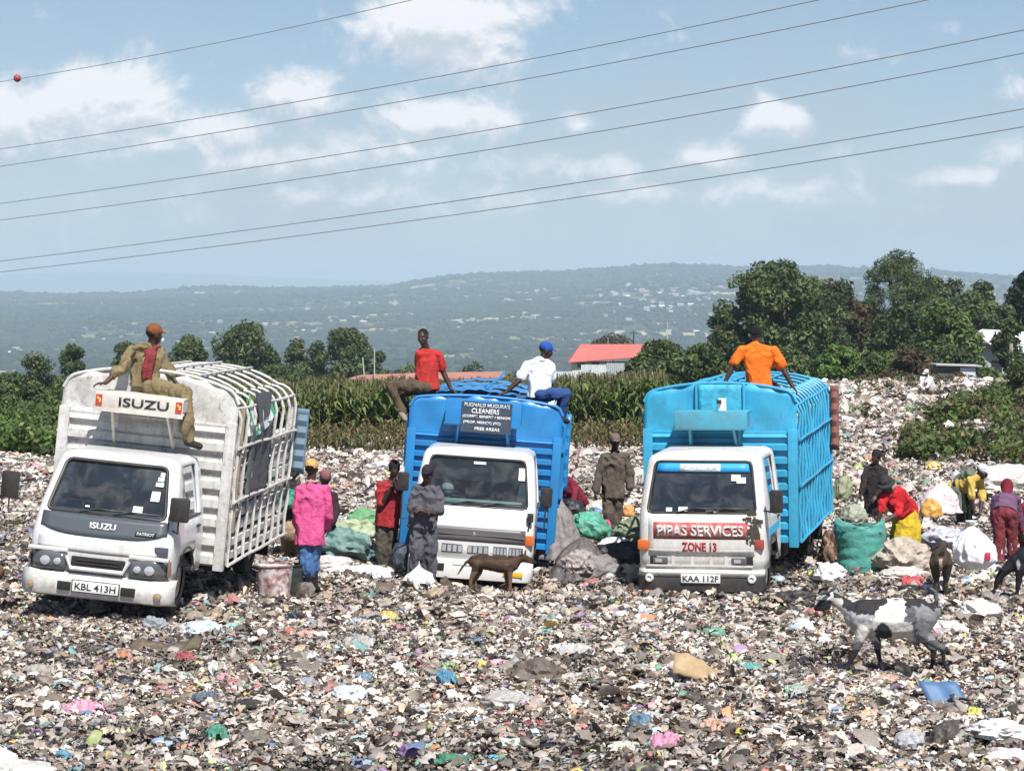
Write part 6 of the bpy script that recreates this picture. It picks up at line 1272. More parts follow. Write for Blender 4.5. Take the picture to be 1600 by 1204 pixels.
# ---- four legged animals
def animal(kind, label, D, spine, legs_, extra, colfn, fur, vox=.012, ears=None, horns=None, cat=None, group=None, fold=.004):
    """spine: list of (u, v, dy, r); legs_: list of chains [(u,v,dy,r)...]"""
    c0 = P(spine[len(spine) // 2][0], spine[len(spine) // 2][1], D); R0 = empty(kind, c0); tag(R0, label, cat or kind, group)
    m = MB(); pos = []
    def chain(ch):
        pp = [P(a[0], a[1], D + a[2]) - c0 for a in ch]
        for k in range(len(pp) - 1): m.caps(pp[k], pp[k + 1], ch[k][3], ch[k + 1][3], 12)
        return pp
    chain(spine)
    for l in legs_: chain(l)
    for e in extra: chain(e)
    o = remesh(m, 'body', [fur], R0, vox, fold, 14, 2, colfn=(lambda co: colfn((co[:, 0] + c0.x), (co[:, 1] + c0.y), (co[:, 2] + c0.z))))
    for nm, ch, mt in (ears or []) + (horns or []):
        mm = MB(); pp = [P(a[0], a[1], D + a[2]) - c0 for a in ch]; mm.tube(pp, [a[3] for a in ch], 8); mm.build(nm, [mt], R0)
    return R0
fur_m = attr_mat('short_fur', .75, .25, 0, bump=.5, bscale=60, varamt=.2, vs=40.)
def uvof(x, y, z): return 800 + x / y * F, HV + (CZ - z) / y * F
def goatcol(x, y, z):
    u, v = uvof(x, y, z); n = len(u); nz = fbm(np.stack([x * 9, y * 9, z * 9], 1), 3) - .5; n_2 = fbm(np.stack([x * 30, y * 30, z * 30], 1), 2) - .5
    c = np.tile([[.36, .36, .37]], (n, 1)); uu = u + nz * 18 + n_2 * 9; vv = v + nz * 14 + n_2 * 9
    dark = np.array([.028, .028, .032]); white = np.array([.72, .69, .66]); grey = np.array([.24, .24, .255])
    def put(mask, col): c[mask] = col
    put((uu > 1318) & (uu < 1400) & (vv < 960), dark)                       # back, neck
    put((uu > 1405) & (vv < 985), dark * 2.2 + .03); put((uu > 1400) & (vv < 948), dark)
    put((uu > 1430) & (vv > 948) & (vv < 1000), grey * .8)
    put((uu > 1360) & (uu < 1412) & (vv > 934) & (vv < 985) & (uu + (vv - 940) * .9 > 1385), white)
    put((uu > 1340) & (uu < 1425) & (vv >= 972) & (vv < 1000), white * .72)
    put((uu > 1366) & (uu < 1392) & (vv > 972) & (vv < 1002) & ((uu - 1379) ** 2 / 160 + (vv - 988) ** 2 / 200 < 1), dark)
    put((uu < 1335) & (vv > 940), grey * 1.5); put((u < 1345) & (u > 1296) & (vv < 944 + (u - 1300) * .28), dark)
    put((uu < 1300) & (vv > 934), dark); put((u > 1277) & (u < 1302) & (v < 936), white * .9); put((u < 1300) & (v > 940), dark)
    put((uu > 1300) & (uu < 1316) & (v > 934) & (v < 960), white * .7)
    put(vv > 1002, grey * .45); put(v > 1014, dark * .8); put((u > 1452) & (v < 938), grey * .5)
    return np.clip(c * (1 + n_2[:, None] * .7), 0, .85)
gd = 22.4; hornm = mat('goat_horn', (.05, .045, .04), .6); hoof = mat('dark_ear', (.03, .03, .032), .8)
animal('goat', 'black, white and grey piebald goat walking left in the foreground', gd,
    [(1334, 964, 0, .095), (1345, 963, 0, .145), (1365, 966, 0, .168), (1395, 969, 0, .178), (1420, 967, 0, .168), (1442, 962, 0, .140), (1454, 957, 0, .095)],
    [[(1349, 982, -.07, .075), (1342, 1002, -.08, .045), (1335, 1020, -.08, .030), (1326, 1036, -.08, .020), (1322, 1045, -.08, .024)],
     [(1362, 985, .07, .075), (1370, 1003, .07, .042), (1372, 1019, .07, .030), (1376, 1036, .07, .020), (1379, 1046, .07, .024)],
     [(1446, 966, -.07, .105), (1441, 988, -.08, .070), (1458, 1004, -.08, .040), (1473, 1013, -.08, .026), (1475, 1034, -.08, .019), (1483, 1052, -.08, .024)],
     [(1444, 968, .07, .10), (1440, 990, .07, .065), (1450, 1006, .07, .038), (1460, 1017, .07, .026), (1457, 1036, .07, .019), (1451, 1053, .07, .024)]],
    [[(1337, 962, 0, .095), (1322, 948, 0, .070), (1306, 936, 0, .055), (1297, 932, 0, .050)], [(1298, 931, 0, .052), (1290, 937, 0, .048), (1281, 945, 0, .034), (1276, 950, 0, .026)], [(1294, 945, 0, .034), (1283, 951, 0, .024)], [(1457, 950, 0, .035), (1464, 938, 0, .022), (1461, 924, 0, .022), (1454, 919, 0, .015)], [(1425, 988, 0, .075), (1432, 1003, 0, .03)], [(1345, 946, 0, .06), (1400, 944, 0, .06), (1440, 944, 0, .055)]],
    goatcol, fur_m, .009, ears=[('ear', [(1297, 930, -.03, .012), (1291, 925, -.08, .022), (1281, 929, -.12, .006)], hoof), ('ear', [(1300, 929, .03, .012), (1308, 932, .09, .020), (1312, 938, .12, .006)], hoof)],
    horns=[('horn', [(1294, 929, -.02, .014), (1299, 921, -.025, .011), (1305, 917, -.03, .004)], hornm), ('horn', [(1297, 929, .02, .014), (1302, 921, .025, .011), (1308, 918, .03, .004)], hornm), ('eye', [(1287, 938, -.045, .007), (1288, 938, -.048, .007)], pup_m)])
def onecol(base, var=.5):
    def f(x, y, z):
        nz = fbm(np.stack([x * 12, y * 12, z * 12], 1), 3) - .5; return np.clip(np.array([base]) * (1 + nz[:, None] * 2 * var), 0, .8)
    return f
# dog
def dogcol(x, y, z):
    u, v = uvof(x, y, z); nz = fbm(np.stack([x * 14, y * 14, z * 14], 1), 3) - .5; c = np.tile([[.075, .045, .028]], (len(u), 1)) * (1 + nz[:, None] * 1.6)
    c[(v > 893)] = np.array([.16, .10, .06]) * 1; c[(u > 806) & (nz > 0)] = [.14, .09, .05]; c[(v < 874) & (u < 800)] *= .6; c[u > 831] = [.02, .018, .016]; return np.clip(c, 0, .6)
animal('dog', 'brindled brown dog standing in front of the deep blue truck\'s bumper', 32.4,
    [(741, 877, 0, .085), (752, 877, 0, .10), (770, 880, 0, .105), (786, 882, 0, .115), (799, 881, 0, .105), (805, 878, 0, .075)],
    [[(797, 886, -.05, .055), (797, 899, -.06, .034), (797, 911, -.06, .024), (797, 924, -.06, .022), (800, 926, -.06, .020)], [(793, 886, .05, .055), (791, 899, .06, .034), (792, 911, .06, .024), (791, 924, .06, .022), (794, 926, .06, .02)],
     [(744, 880, -.05, .070), (742, 892, -.06, .048), (736, 905, -.06, .026), (734, 920, -.06, .020), (738, 924, -.06, .02)], [(750, 882, .05, .065), (748, 894, .06, .045), (742, 906, .06, .026), (743, 920, .06, .020), (747, 923, .06, .02)]],
    [[(803, 878, 0, .070), (812, 873, 0, .055), (818, 871, 0, .055)], [(819, 871, 0, .055), (826, 874, 0, .042), (834, 878, 0, .026), (837, 879, 0, .02)], [(738, 874, 0, .03), (729, 877, 0, .020), (721, 888, 0, .016), (715, 897, 0, .010)]],
    dogcol, fur_m, .010, ears=[('ear', [(816, 868, -.04, .018), (815, 861, -.05, .012), (817, 857, -.05, .003)], mat('dog_ear', (.05, .03, .02), .9)), ('ear', [(820, 868, .03, .018), (821, 861, .04, .012), (823, 858, .04, .003)], MATS['dog_ear'])])
# goat seen from behind
animal('goat', 'dark brown goat with pale streaks seen from behind near the white sack', 30.0,
    [(1470, 872, .30, .10), (1470, 872, .05, .135), (1470, 873, -.12, .125), (1470, 878, -.2, .09)],
    [[(1462, 880, -.15, .085), (1461, 897, -.13, .045), (1463, 910, -.10, .028), (1462, 926, -.12, .024)], [(1479, 880, -.15, .085), (1480, 897, -.13, .045), (1478, 910, -.10, .028), (1478, 924, -.12, .024)], [(1464, 885, .3, .05), (1464, 905, .3, .03), (1464, 920, .3, .022)], [(1477, 885, .3, .05), (1477, 905, .3, .03), (1477, 920, .3, .022)]],
    [[(1470, 870, .3, .08), (1472, 858, .42, .06), (1474, 850, .5, .055)], [(1471, 868, -.22, .03), (1473, 861, -.26, .025), (1474, 855, -.26, .014)]],
    lambda x, y, z: np.where((np.abs(uvof(x, y, z)[0] - 1470) < 2.5)[:, None] & (uvof(x, y, z)[1] > 872)[:, None], np.array([[.40, .34, .26]]), onecol((.055, .038, .028))(x, y, z)), fur_m, .012,
    ears=[('ear', [(1466, 852, .45, .015), (1459, 855, .46, .02), (1455, 860, .46, .005)], hoof), ('ear', [(1480, 852, .45, .015), (1486, 855, .46, .02), (1489, 860, .46, .005)], hoof)])
# black goat grazing at right edge
animal('goat', 'black goat with a pale throat patch grazing head down at the right edge', 29.0,
    [(1588, 876, 0, .095), (1602, 872, 0, .14), (1625, 874, 0, .155), (1650, 872, 0, .14), (1662, 870, 0, .10)],
    [[(1594, 886, -.07, .07), (1592, 905, -.08, .04), (1590, 920, -.08, .027), (1588, 936, -.08, .024)], [(1606, 888, .07, .07), (1606, 905, .08, .04), (1607, 920, .08, .027), (1606, 936, .08, .024)], [(1655, 882, -.07, .09), (1660, 902, -.07, .045), (1658, 936, -.07, .024)], [(1648, 882, .07, .09), (1650, 902, .07, .045), (1650, 936, .07, .024)]],
    [[(1590, 874, 0, .09), (1578, 884, 0, .07), (1568, 893, 0, .058)], [(1567, 893, 0, .055), (1560, 904, 0, .045), (1556, 914, 0, .03), (1555, 918, 0, .026)]],
    lambda x, y, z: np.where((((uvof(x, y, z)[0] - 1591) / 3.4) ** 2 + ((uvof(x, y, z)[1] - 881) / 10) ** 2 + fbm(np.stack([x * 20, y * 20, z * 20], 1), 2) < 1.3)[:, None], np.array([[.30, .31, .33]]), onecol((.014, .014, .017))(x, y, z)), fur_m, .012,
    ears=[('ear', [(1567, 889, -.05, .014), (1560, 887, -.10, .022), (1554, 892, -.12, .006)], hoof)], horns=[('horn', [(1571, 887, -.02, .014), (1576, 880, -.03, .010), (1582, 879, -.03, .004)], hornm)])
animal('goat', 'brown goat almost wholly cut off by the left edge of the picture', 28.5,
    [(-52, 893, 0, .10), (-35, 889, 0, .135), (-16, 891, 0, .13), (-5, 893, 0, .09)],
    [[(-7, 897, -.06, .07), (-6, 915, -.06, .035), (-3, 930, -.06, .027), (-2, 946, -.06, .024)], [(-12, 897, .06, .07), (-12, 915, .06, .035), (-12, 946, .06, .024)], [(-46, 900, -.06, .06), (-47, 920, -.06, .03), (-47, 946, -.06, .024)], [(-42, 900, .06, .06), (-42, 946, .06, .024)]],
    [[(-52, 890, 0, .08), (-64, 878, 0, .055)], [(-64, 878, 0, .05), (-74, 886, 0, .03)], [(-4, 886, 0, .03), (1, 893, 0, .015)]], onecol((.13, .07, .035)), fur_m, .012)
# ------------------------------------------------------------------ sacks, sheets and single pieces of rubbish
def pile_mat(key, col, **k): return mat(key, col, k.get('rough', .45), var=.22, vscale=7, dirt=k.get('dirt', .3), dirtcol=(.16, .13, .10), bump=1.0, bscale=14, spec=.5, coat=k.get('coat', 0))
def cold(p, size, seed, flat=.45, ridge_=.5, name='bag', m_=None, label='', cat='bag', group=None, res=3, rotz=0.0, tilt=(0, 0), fs=2.3, knot=False):
    """crumpled bag: noise displaced ball, flattened below"""
    r = random.Random(seed); bm = bmesh.new(); bmesh.ops.create_icosphere(bm, subdivisions=res, radius=1); sx, sy, sz = size; off = Vector((seed * 3.1, seed * 1.7, seed))
    for v in bm.verts:
        c = v.co; n_ = mnoise.noise(c * fs * .6 + off); rd = 1 - abs(mnoise.noise(c * fs + off)) * 3.2; rd2 = 1 - abs(mnoise.noise(c * fs * 2.4 + off)) * 3
        k = 1 + .28 * n_ + ridge_ * (.16 * rd + .07 * rd2); c = c * k
        if c.z < -flat: c.z = -flat + (c.z + flat) * .15
        if knot and c.z > .55: t_ = (c.z - .55) / .5; c.x *= max(.12, 1 - t_ * 1.1); c.y *= max(.12, 1 - t_ * 1.1); c.z += t_ * .35
        v.co = Vector((c.x * sx / 2, c.y * sy / 2, (c.z + flat) * sz / 2))
    V = [v.co.copy() for v in bm.verts]; Fc = [[v.index for v in f.verts] for f in bm.faces]; bm.free()
    o = mesh_np(name, np.array([tuple(v) for v in V]), Fc, m_, smooth=True, sharp=50); o.location = p; o.rotation_euler = (tilt[0], tilt[1], rotz); return tag(o, label, cat, group)
def drape(p, w_, d_, h_, seed, m_, label, name='tarpaulin', cat='tarpaulin', apex=(0, 0), folds=11, prof='tent', th=.006, knot=0.0, group=None):
    """cloth gathered to a peak, or a tied sack, with radial folds and creases"""
    n = 72; rows = 30; vs = []; r = random.Random(seed); ph = [r.uniform(0, 6.28) for _ in range(4)]
    for j in range(rows + 1):
        t_ = j / rows
        if prof == 'tent': k = (1 - t_) ** .72 * (1 - .10 * math.sin(t_ * 6 + ph[0]))
        else: k = (min(1, (t_ + .05) * 4) ** .5) * (1 - max(0, (t_ - .45) / .55) ** 1.5) * .98 + .02
        for i in range(n):
            a = 2 * math.pi * i / n; q = Vector((math.cos(a) * 1.3 + seed, math.sin(a) * 1.3, t_ * 1.6))
            f = math.sin(folds * a + ph[1] + 2.2 * mnoise.noise(q)) * .5 + math.sin(folds * 1.9 * a + ph[2] + 3 * t_) * .25
            amp = (.05 + .13 * t_) if prof != 'tent' else (.13 - .05 * t_)
            rr = k * (1 + amp * f + .16 * mnoise.noise(q * 1.1) + .05 * (1 - abs(mnoise.noise(q * 3.2)) * 4)); z = h_ * (t_ ** (1.0 if prof != 'tent' else .95)) + .03 * h_ * mnoise.noise(q * 2.5)
            vs.append((rr * w_ / 2 * math.cos(a) + apex[0] * t_ ** 1.4, rr * d_ / 2 * math.sin(a) + apex[1] * t_, z))
    if knot: 
        for c_ in (.5, 1.0): vs += [((.03 + .09 * c_ * (1 + .4 * math.sin(5 * 2 * math.pi * i / n))) * math.cos(2 * math.pi * i / n) * w_ + apex[0], (.03 + .09 * c_) * math.sin(2 * math.pi * i / n) * w_ + apex[1], h_ + knot * c_) for i in range(n)]
    R_n = rows + (2 if knot else 0)
    m = MB(); m.add(vs, [(j * n + i, j * n + (i + 1) % n, (j + 1) * n + (i + 1) % n, (j + 1) * n + i) for j in range(R_n) for i in range(n)])
    o = m.build(name, [m_], None, sharp=70, solid=th); o.location = p; return tag(o, label, cat, group)
def sheet(p, w_, d_, h_, seed, m_, label, name='plastic_sheet', cat='plastic sheet', rotz=0.0, tilt=(0, 0), n=26, th=.004, group=None, amp=.5, outline=None):
    off = seed * 5.3; m = MB()
    def f(i, j):
        a = -1 + 2 * i / n; b_ = -1 + 2 * j / n; k = 1 + .22 * mnoise.noise(Vector((a * 1.6 + off, b_ * 1.6, 1)))
        x = a * w_ / 2 * k * (1 - .15 * b_ * b_); y_ = b_ * d_ / 2 * k * (1 - .12 * a * a)
        q = Vector((a * 2.2 + off, b_ * 2.0, 0)); z = (1 - abs(mnoise.noise(q)) * 2.6) * .6 + (1 - abs(mnoise.noise(q * 2.3)) * 2.4) * .28 + .8 * max(0, 1 - (a * a + b_ * b_)) 
        return Vector((x, y_, h_ * amp * z))
    def sk(i, j):
        a = -1 + 2 * (i + .5) / n; b_ = -1 + 2 * (j + .5) / n
        return max(abs(a), abs(b_)) ** 2 + .9 * mnoise.noise(Vector((a * 2.6 + off, b_ * 2.2, 7))) > .80
    m.grid(f, n, n, skip=sk); o = m.build(name, [m_], None, sharp=60, solid=th); o.location = p; o.rotation_euler = (tilt[0], tilt[1], rotz); return tag(o, label, cat, group)
def GPt(u, v, lift=.0):
    """point on the ground seen at photo pixel (u, v)"""
    ysx = np.linspace(15, 75, 600); xs = (u - 800) / F * ysx; vv = HV + (CZ - G(xs, ysx)) * F / ysx
    k = np.where(vv <= v)[0]; y_ = ysx[k[0]] if len(k) else 75.; return Vector(((u - 800) / F * y_, y_, g1((u - 800) / F * y_, y_) + lift))
# woven sack standing open
def sack(p, w_, h_, seed, m_, label, folds=9, lean=0.0, open_=True, group=None):
    m = MB(); n = 40; rows = 26; vs = []
    for j in range(rows + 1):
        z = h_ * j / rows
        for i in range(n):
            a = 2 * math.pi * i / n; rr = w_ / 2 * (1 + .05 * math.sin(z * 9 + seed) + .07 * mnoise.noise(Vector((math.cos(a) * 1.5 + seed, math.sin(a) * 1.5, z * 4.5))) + .035 * (1 - abs(mnoise.noise(Vector((math.cos(a) * 1.2, math.sin(a) * 1.2 + seed, z * 13)))) * 4))
            rr *= .82 + .18 * min(1, j / 4); zz_ = z + (.06 * math.sin(a * 2 + seed) if j == rows else 0); vs.append((rr * math.cos(a) + lean * z, rr * .8 * math.sin(a), zz_))
    m.add(vs, [(j * n + i, j * n + (i + 1) % n, (j + 1) * n + (i + 1) % n, (j + 1) * n + i) for j in range(rows) for i in range(n)] + [tuple(range(n))[::-1]])
    R0 = empty('sack', p); tag(R0, label, 'sack', group); m.build('sack_cloth', [m_], R0, solid=.006, sharp=60)
    m = MB(); m.grid(lambda i, j: Vector(((-1 + i / 6) * w_ * .42 + lean * h_, (-1 + j / 6) * w_ * .34, h_ - .10 + .10 * mnoise.noise(Vector((i * .9, j * .9, seed)))) ), 12, 12); m.build('contents', [mat('mixed_refuse', (.25, .23, .21), .8, var=.9, vscale=7, dirt=.6, bump=1.0)], R0); return R0
teal = mat('teal_woven_plastic', (.08, .33, .28), .4, var=.2, vscale=5, bump=.9, bscale=7, dirt=.25); 
sack(P(1345, 900, 34.3), .68, .76, 2, teal, 'tall teal green woven sack the yellow wrapped woman is filling', lean=-.02)
cold(P(1412, 884, 34.0), (.80, .6, .50), 11, m_=pile_mat('beige_sacking', (.46, .39, .32)), label='heap of crumpled beige sacking right of the teal sack', ridge_=1.0, res=5, fs=1.9)
cold(P(1412, 908, 32.8), (.66, .5, .26), 12, m_=pile_mat('pale_crumple', (.60, .56, .52)), label='low pale crumpled bag in front of the beige sacking', ridge_=1.0, res=4, fs=2.2)
m_ws = pile_mat('white_woven', (.80, .79, .82), dirt=.12)
o = drape(P(1525, 888, 33.2), .56, .5, .60, 13, m_ws, 'big white sack with a small red mark beside the white boots', name='sack', cat='sack', prof='sack', knot=.06, apex=(-.06, 0), folds=13)
m = MB(); m.box((.11, -.262, .20), (.07, .03, .10), bev=.004); m.build('red_mark', [mat('red_print', (.50, .03, .06), .6)], o)
drape(P(1464, 800, 38.5), .82, .6, .48, 14, pile_mat('pink_white_sheeting', (.72, .60, .65), dirt=.2), 'tented pinkish white sheet left of the stooping yellow shirt', name='plastic_sheet', cat='sheet', apex=(.10, .0), folds=8)
cold(P(1570, 762, 44), (1.15, .9, .55), 15, m_=pile_mat('cream_sheeting', (.66, .64, .58)), label='cream sacking heap behind the maroon hood at the right edge', ridge_=.8, res=4)
cold(P(1455, 806, 38.0), (.32, .3, .36), 16, m_=pile_mat('orange_bag', (.68, .36, .08)), label='orange yellow bag between the yellow wrap and pinkish sheet', res=4, fs=2)
cold(P(1475, 850, 36.2), (.62, .5, .34), 17, m_=pile_mat('lilac_crumple', (.52, .52, .62)), label='crumpled pale lilac bag right of the yellow wrap', ridge_=1.1, res=4, fs=2.4)
cold(P(1445, 868, 35.0), (.18, .2, .16), 18, m_=pile_mat('red_rag', (.38, .03, .05)), label='small dark red rag at the hem of the yellow wrap', cat='rag', name='rag', res=3)
cold(P(1314, 778, 40.0), (.28, .3, .50), 19, m_=pile_mat('khaki_green_sack', (.26, .28, .17)), label='khaki green sack slumped behind the light blue truck\'s tail', cat='sack', name='sack', res=4, ridge_=.6, tilt=(0, .2))
cold(P(1335, 818, 37.4), (.40, .4, .40), 20, m_=pile_mat('pale_green_wrap', (.34, .36, .28)), label='pale green bundle just above the teal sack', ridge_=.9, res=4)
cold(P(1300, 880, 36.5), (.34, .4, .60), 21, m_=pile_mat('rusty_brown_trash', (.20, .12, .08)), label='rusty brown refuse bundle between the rear wheel and teal sack', ridge_=1.3, res=4, fs=3.2)
cold(P(1297, 905, 33.0), (.42, .4, .30), 22, m_=m_ws, label='white bag at the foot of the teal sack, left side', res=4, ridge_=.9, fs=2.3)
cold(P(1405, 705, 60), (.5, .4, .3), 23, m_=pile_mat('cream_sheeting', (.66, .64, .58)), label='pale bag lying against the green weeds on the slope', res=3)
# left of truck three
gp_ = pile_mat('grey_tarp', (.24, .22, .225), rough=.6, dirt=.35)
drape(P(880, 872, 35.6), .80, .7, .92, 31, gp_, 'tall grey tarpaulin gathered to a peak beside the deep blue truck', apex=(-.10, .05), folds=9)
drape(P(905, 908, 34.2), 1.02, .8, .62, 32, pile_mat('dark_grey_sacking', (.10, .09, .09), dirt=.5), 'big dark grey sheet slumped before the peaked tarpaulin', apex=(.05, .1), folds=7)
cold(P(940, 905, 34.4), (.62, .5, .42), 45, m_=pile_mat('taupe_sacking', (.20, .175, .16), dirt=.5), label='taupe sack slumped at the right of the dark grey sheet', cat='sack', name='sack', ridge_=1.2, res=5, fs=2.4)
cold(P(905, 893, 33.35), (.44, .3, .36), 33, m_=pile_mat('clear_plastic', (.34, .29, .28), rough=.3), label='crumpled pale plastic on the face of the dark bundle', ridge_=1.3, res=4, fs=2.6)
cold(P(938, 900, 33.4), (.55, .3, .36), 34, m_=gp_, label='grey folded sacking at the right end of the dark bundle', ridge_=.8, res=4)
cold(P(920, 838, 37.0), (.62, .5, .46), 35, m_=pile_mat('sea_green_bag', (.10, .38, .27), rough=.4), label='sea green bag beside the tented tarpaulin', res=4, ridge_=1.0, tilt=(0, .3))
cold(P(962, 864, 36.0), (.48, .4, .30), 36, m_=m_ws, label='white bag at the walking man\'s feet', res=4, ridge_=.9)
bb = pile_mat('black_bag_and_shade', (.022, .024, .03), rough=.35, dirt=.15)
cold(P(975, 902, 35.0), (.85, .6, .68), 37, m_=bb, label='black rubbish bag heaped against the light blue truck\'s left side', res=4, ridge_=1.0)  # black lump whose colour stands for the shade of a dark hole
cold(P(893, 800, 38.5), (.4, .4, .3), 38, m_=bb, label='black bag below the maroon bending figure', res=4)
for k, (u_, v_, c_, lb) in enumerate(((1000, 836, (.22, .26, .17), 'striped green sack stacked uppermost beside the light blue truck'), (990, 858, (.30, .33, .24), 'striped green sack lowermost beside the light blue truck'))):
    cold(P(u_, v_, 37.0), (.70, .5, .36), 40 + k, m_=pile_mat('green_sack_%d' % k, c_), label=lb, cat='sack', name='sack', res=4, ridge_=1.1, fs=2.2)
cold(P(982, 806, 39.6), (.20, .2, .26), 43, m_=pile_mat('orange_cloth', (.72, .34, .10)), label='orange bag held low behind the walking man', res=3)
cold(P(948, 824, 38.8), (.14, .15, .18), 44, m_=pile_mat('pink_bag', (.60, .08, .18)), label='pink red bag beside the walking man\'s shin', res=3)
# between trucks one and two
cold(P(535, 866, 35.0), (.78, .6, .48), 51, m_=pile_mat('dull_teal_tarp', (.15, .27, .25), rough=.5), label='dull teal tarpaulin spread beside the pink sweatshirt', cat='tarpaulin', name='tarpaulin', ridge_=1.2, res=5, fs=1.7, tilt=(0, .18))
cold(P(572, 820, 38.0), (.55, .5, .34), 52, m_=pile_mat('leaf_green_bag', (.14, .36, .16)), label='bright leaf green bag behind the red polo man', res=4)
cold(P(552, 838, 37.8), (.8, .5, .36), 53, m_=pile_mat('lime_sheet', (.40, .47, .30)), label='pale lime sheet between the green bag and teal tarpaulin', cat='sheet', name='plastic_sheet', res=4, ridge_=1.0)
cold(P(562, 902, 33.0), (.95, .6, .22), 54, m_=pile_mat('flat_white_sheet', (.74, .72, .76), dirt=.1), label='flat white sheet on the ground in front of the red polo man', cat='sheet', name='plastic_sheet', res=4, ridge_=.7, fs=1.4)
cold(P(522, 888, 33.6), (.5, .4, .24), 55, m_=pile_mat('pale_pink_bag', (.66, .58, .58)), label='pale pinkish bag left end of the flat white sheet', res=4)
cold(P(655, 918, 32.0), (.38, .3, .36), 56, m_=mat('snow_white_bag', (.84, .84, .85), .6, bump=.6), label='bright white bag at the feet of the grey overalls', res=4, ridge_=.6, knot=True)
cold(P(458, 792, 36.0), (.42, .35, .36), 57, m_=pile_mat('emerald_bag', (.03, .26, .17), rough=.35), label='emerald green bag in the arms of the dark haired person', res=4, ridge_=1.3, fs=3)
cold(P(462, 842, 36.0), (.36, .3, .46), 58, m_=pile_mat('carton_brown', (.42, .28, .18)), label='brown carton bundle at the tail of the white truck', res=3)
cold(P(578, 884, 36.8), (.32, .3, .22), 59, m_=bb, label='black bag at the shoes of the red polo man', res=4)
cold(P(630, 890, 34.2), (.4, .4, .5), 60, m_=pile_mat('dark_slate_lump', (.035, .05, .07)), label='dark slate lump between the two men left of the deep blue truck', res=4)  # dark lump filling the dark region between the two men
# buckets
def bucket(u, v, D, r0, r1, h, colm, label, ribs=0, fill=None, rim=None):
    R0 = empty('bucket', P(u, v, D)); tag(R0, label, 'bucket'); m = MB(); prof = [(r0, 0)]
    for k in range(1, 13):
        z = h * k / 12; prof.append((r0 + (r1 - r0) * k / 12 + (.008 if ribs and k % 3 == 0 else 0), z))
    prof += [(r1 + .014, h - .012), (r1 + .014, h), (r1 - .008, h)]; m.lathe(prof, 28); m.build('shell', [colm], R0, solid=.003)
    m = MB(); m.tube([(r1 * 1.03 * math.cos(a), r1 * 1.03 * math.sin(a) * .4 - r1 * .9, h - .03 - .06 * math.sin(a)) for a in np.linspace(0, math.pi, 12)], .005, 6); m.build('bail_handle', [rimm], R0)
    if fill: m = MB(); m.ell((0, 0, h * .86), (r1 * .9, r1 * .9, .06)); m.build('contents', [fill], R0)
bk = bpy.data.materials.new('clear_bucket_pink_load'); bk.use_nodes = True; t = NT(bk.node_tree); tcn = t.new('ShaderNodeTexCoord'); t.l.new(t.ramp(t.noise(tcn.outputs['Object'], 11., 4, .6), [(.35, (.22, .10, .10)), (.5, (.45, .30, .30)), (.6, (.62, .58, .58))]), t.n['Principled BSDF'].inputs[0]); t.n['Principled BSDF'].inputs['Roughness'].default_value = .35
bucket(428, 938, 30.3, .19, .24, .46, bk, 'clear white rimmed bucket of pinkish refuse near the white truck\'s rear wheel', fill=pile_mat('white_lid', (.78, .78, .8), dirt=.1))
bucket(457, 934, 31.0, .13, .15, .44, mat('black_green_bucket', (.02, .035, .032), .5, dirt=.2), 'narrow black ribbed bucket right of the clear bucket', ribs=1)

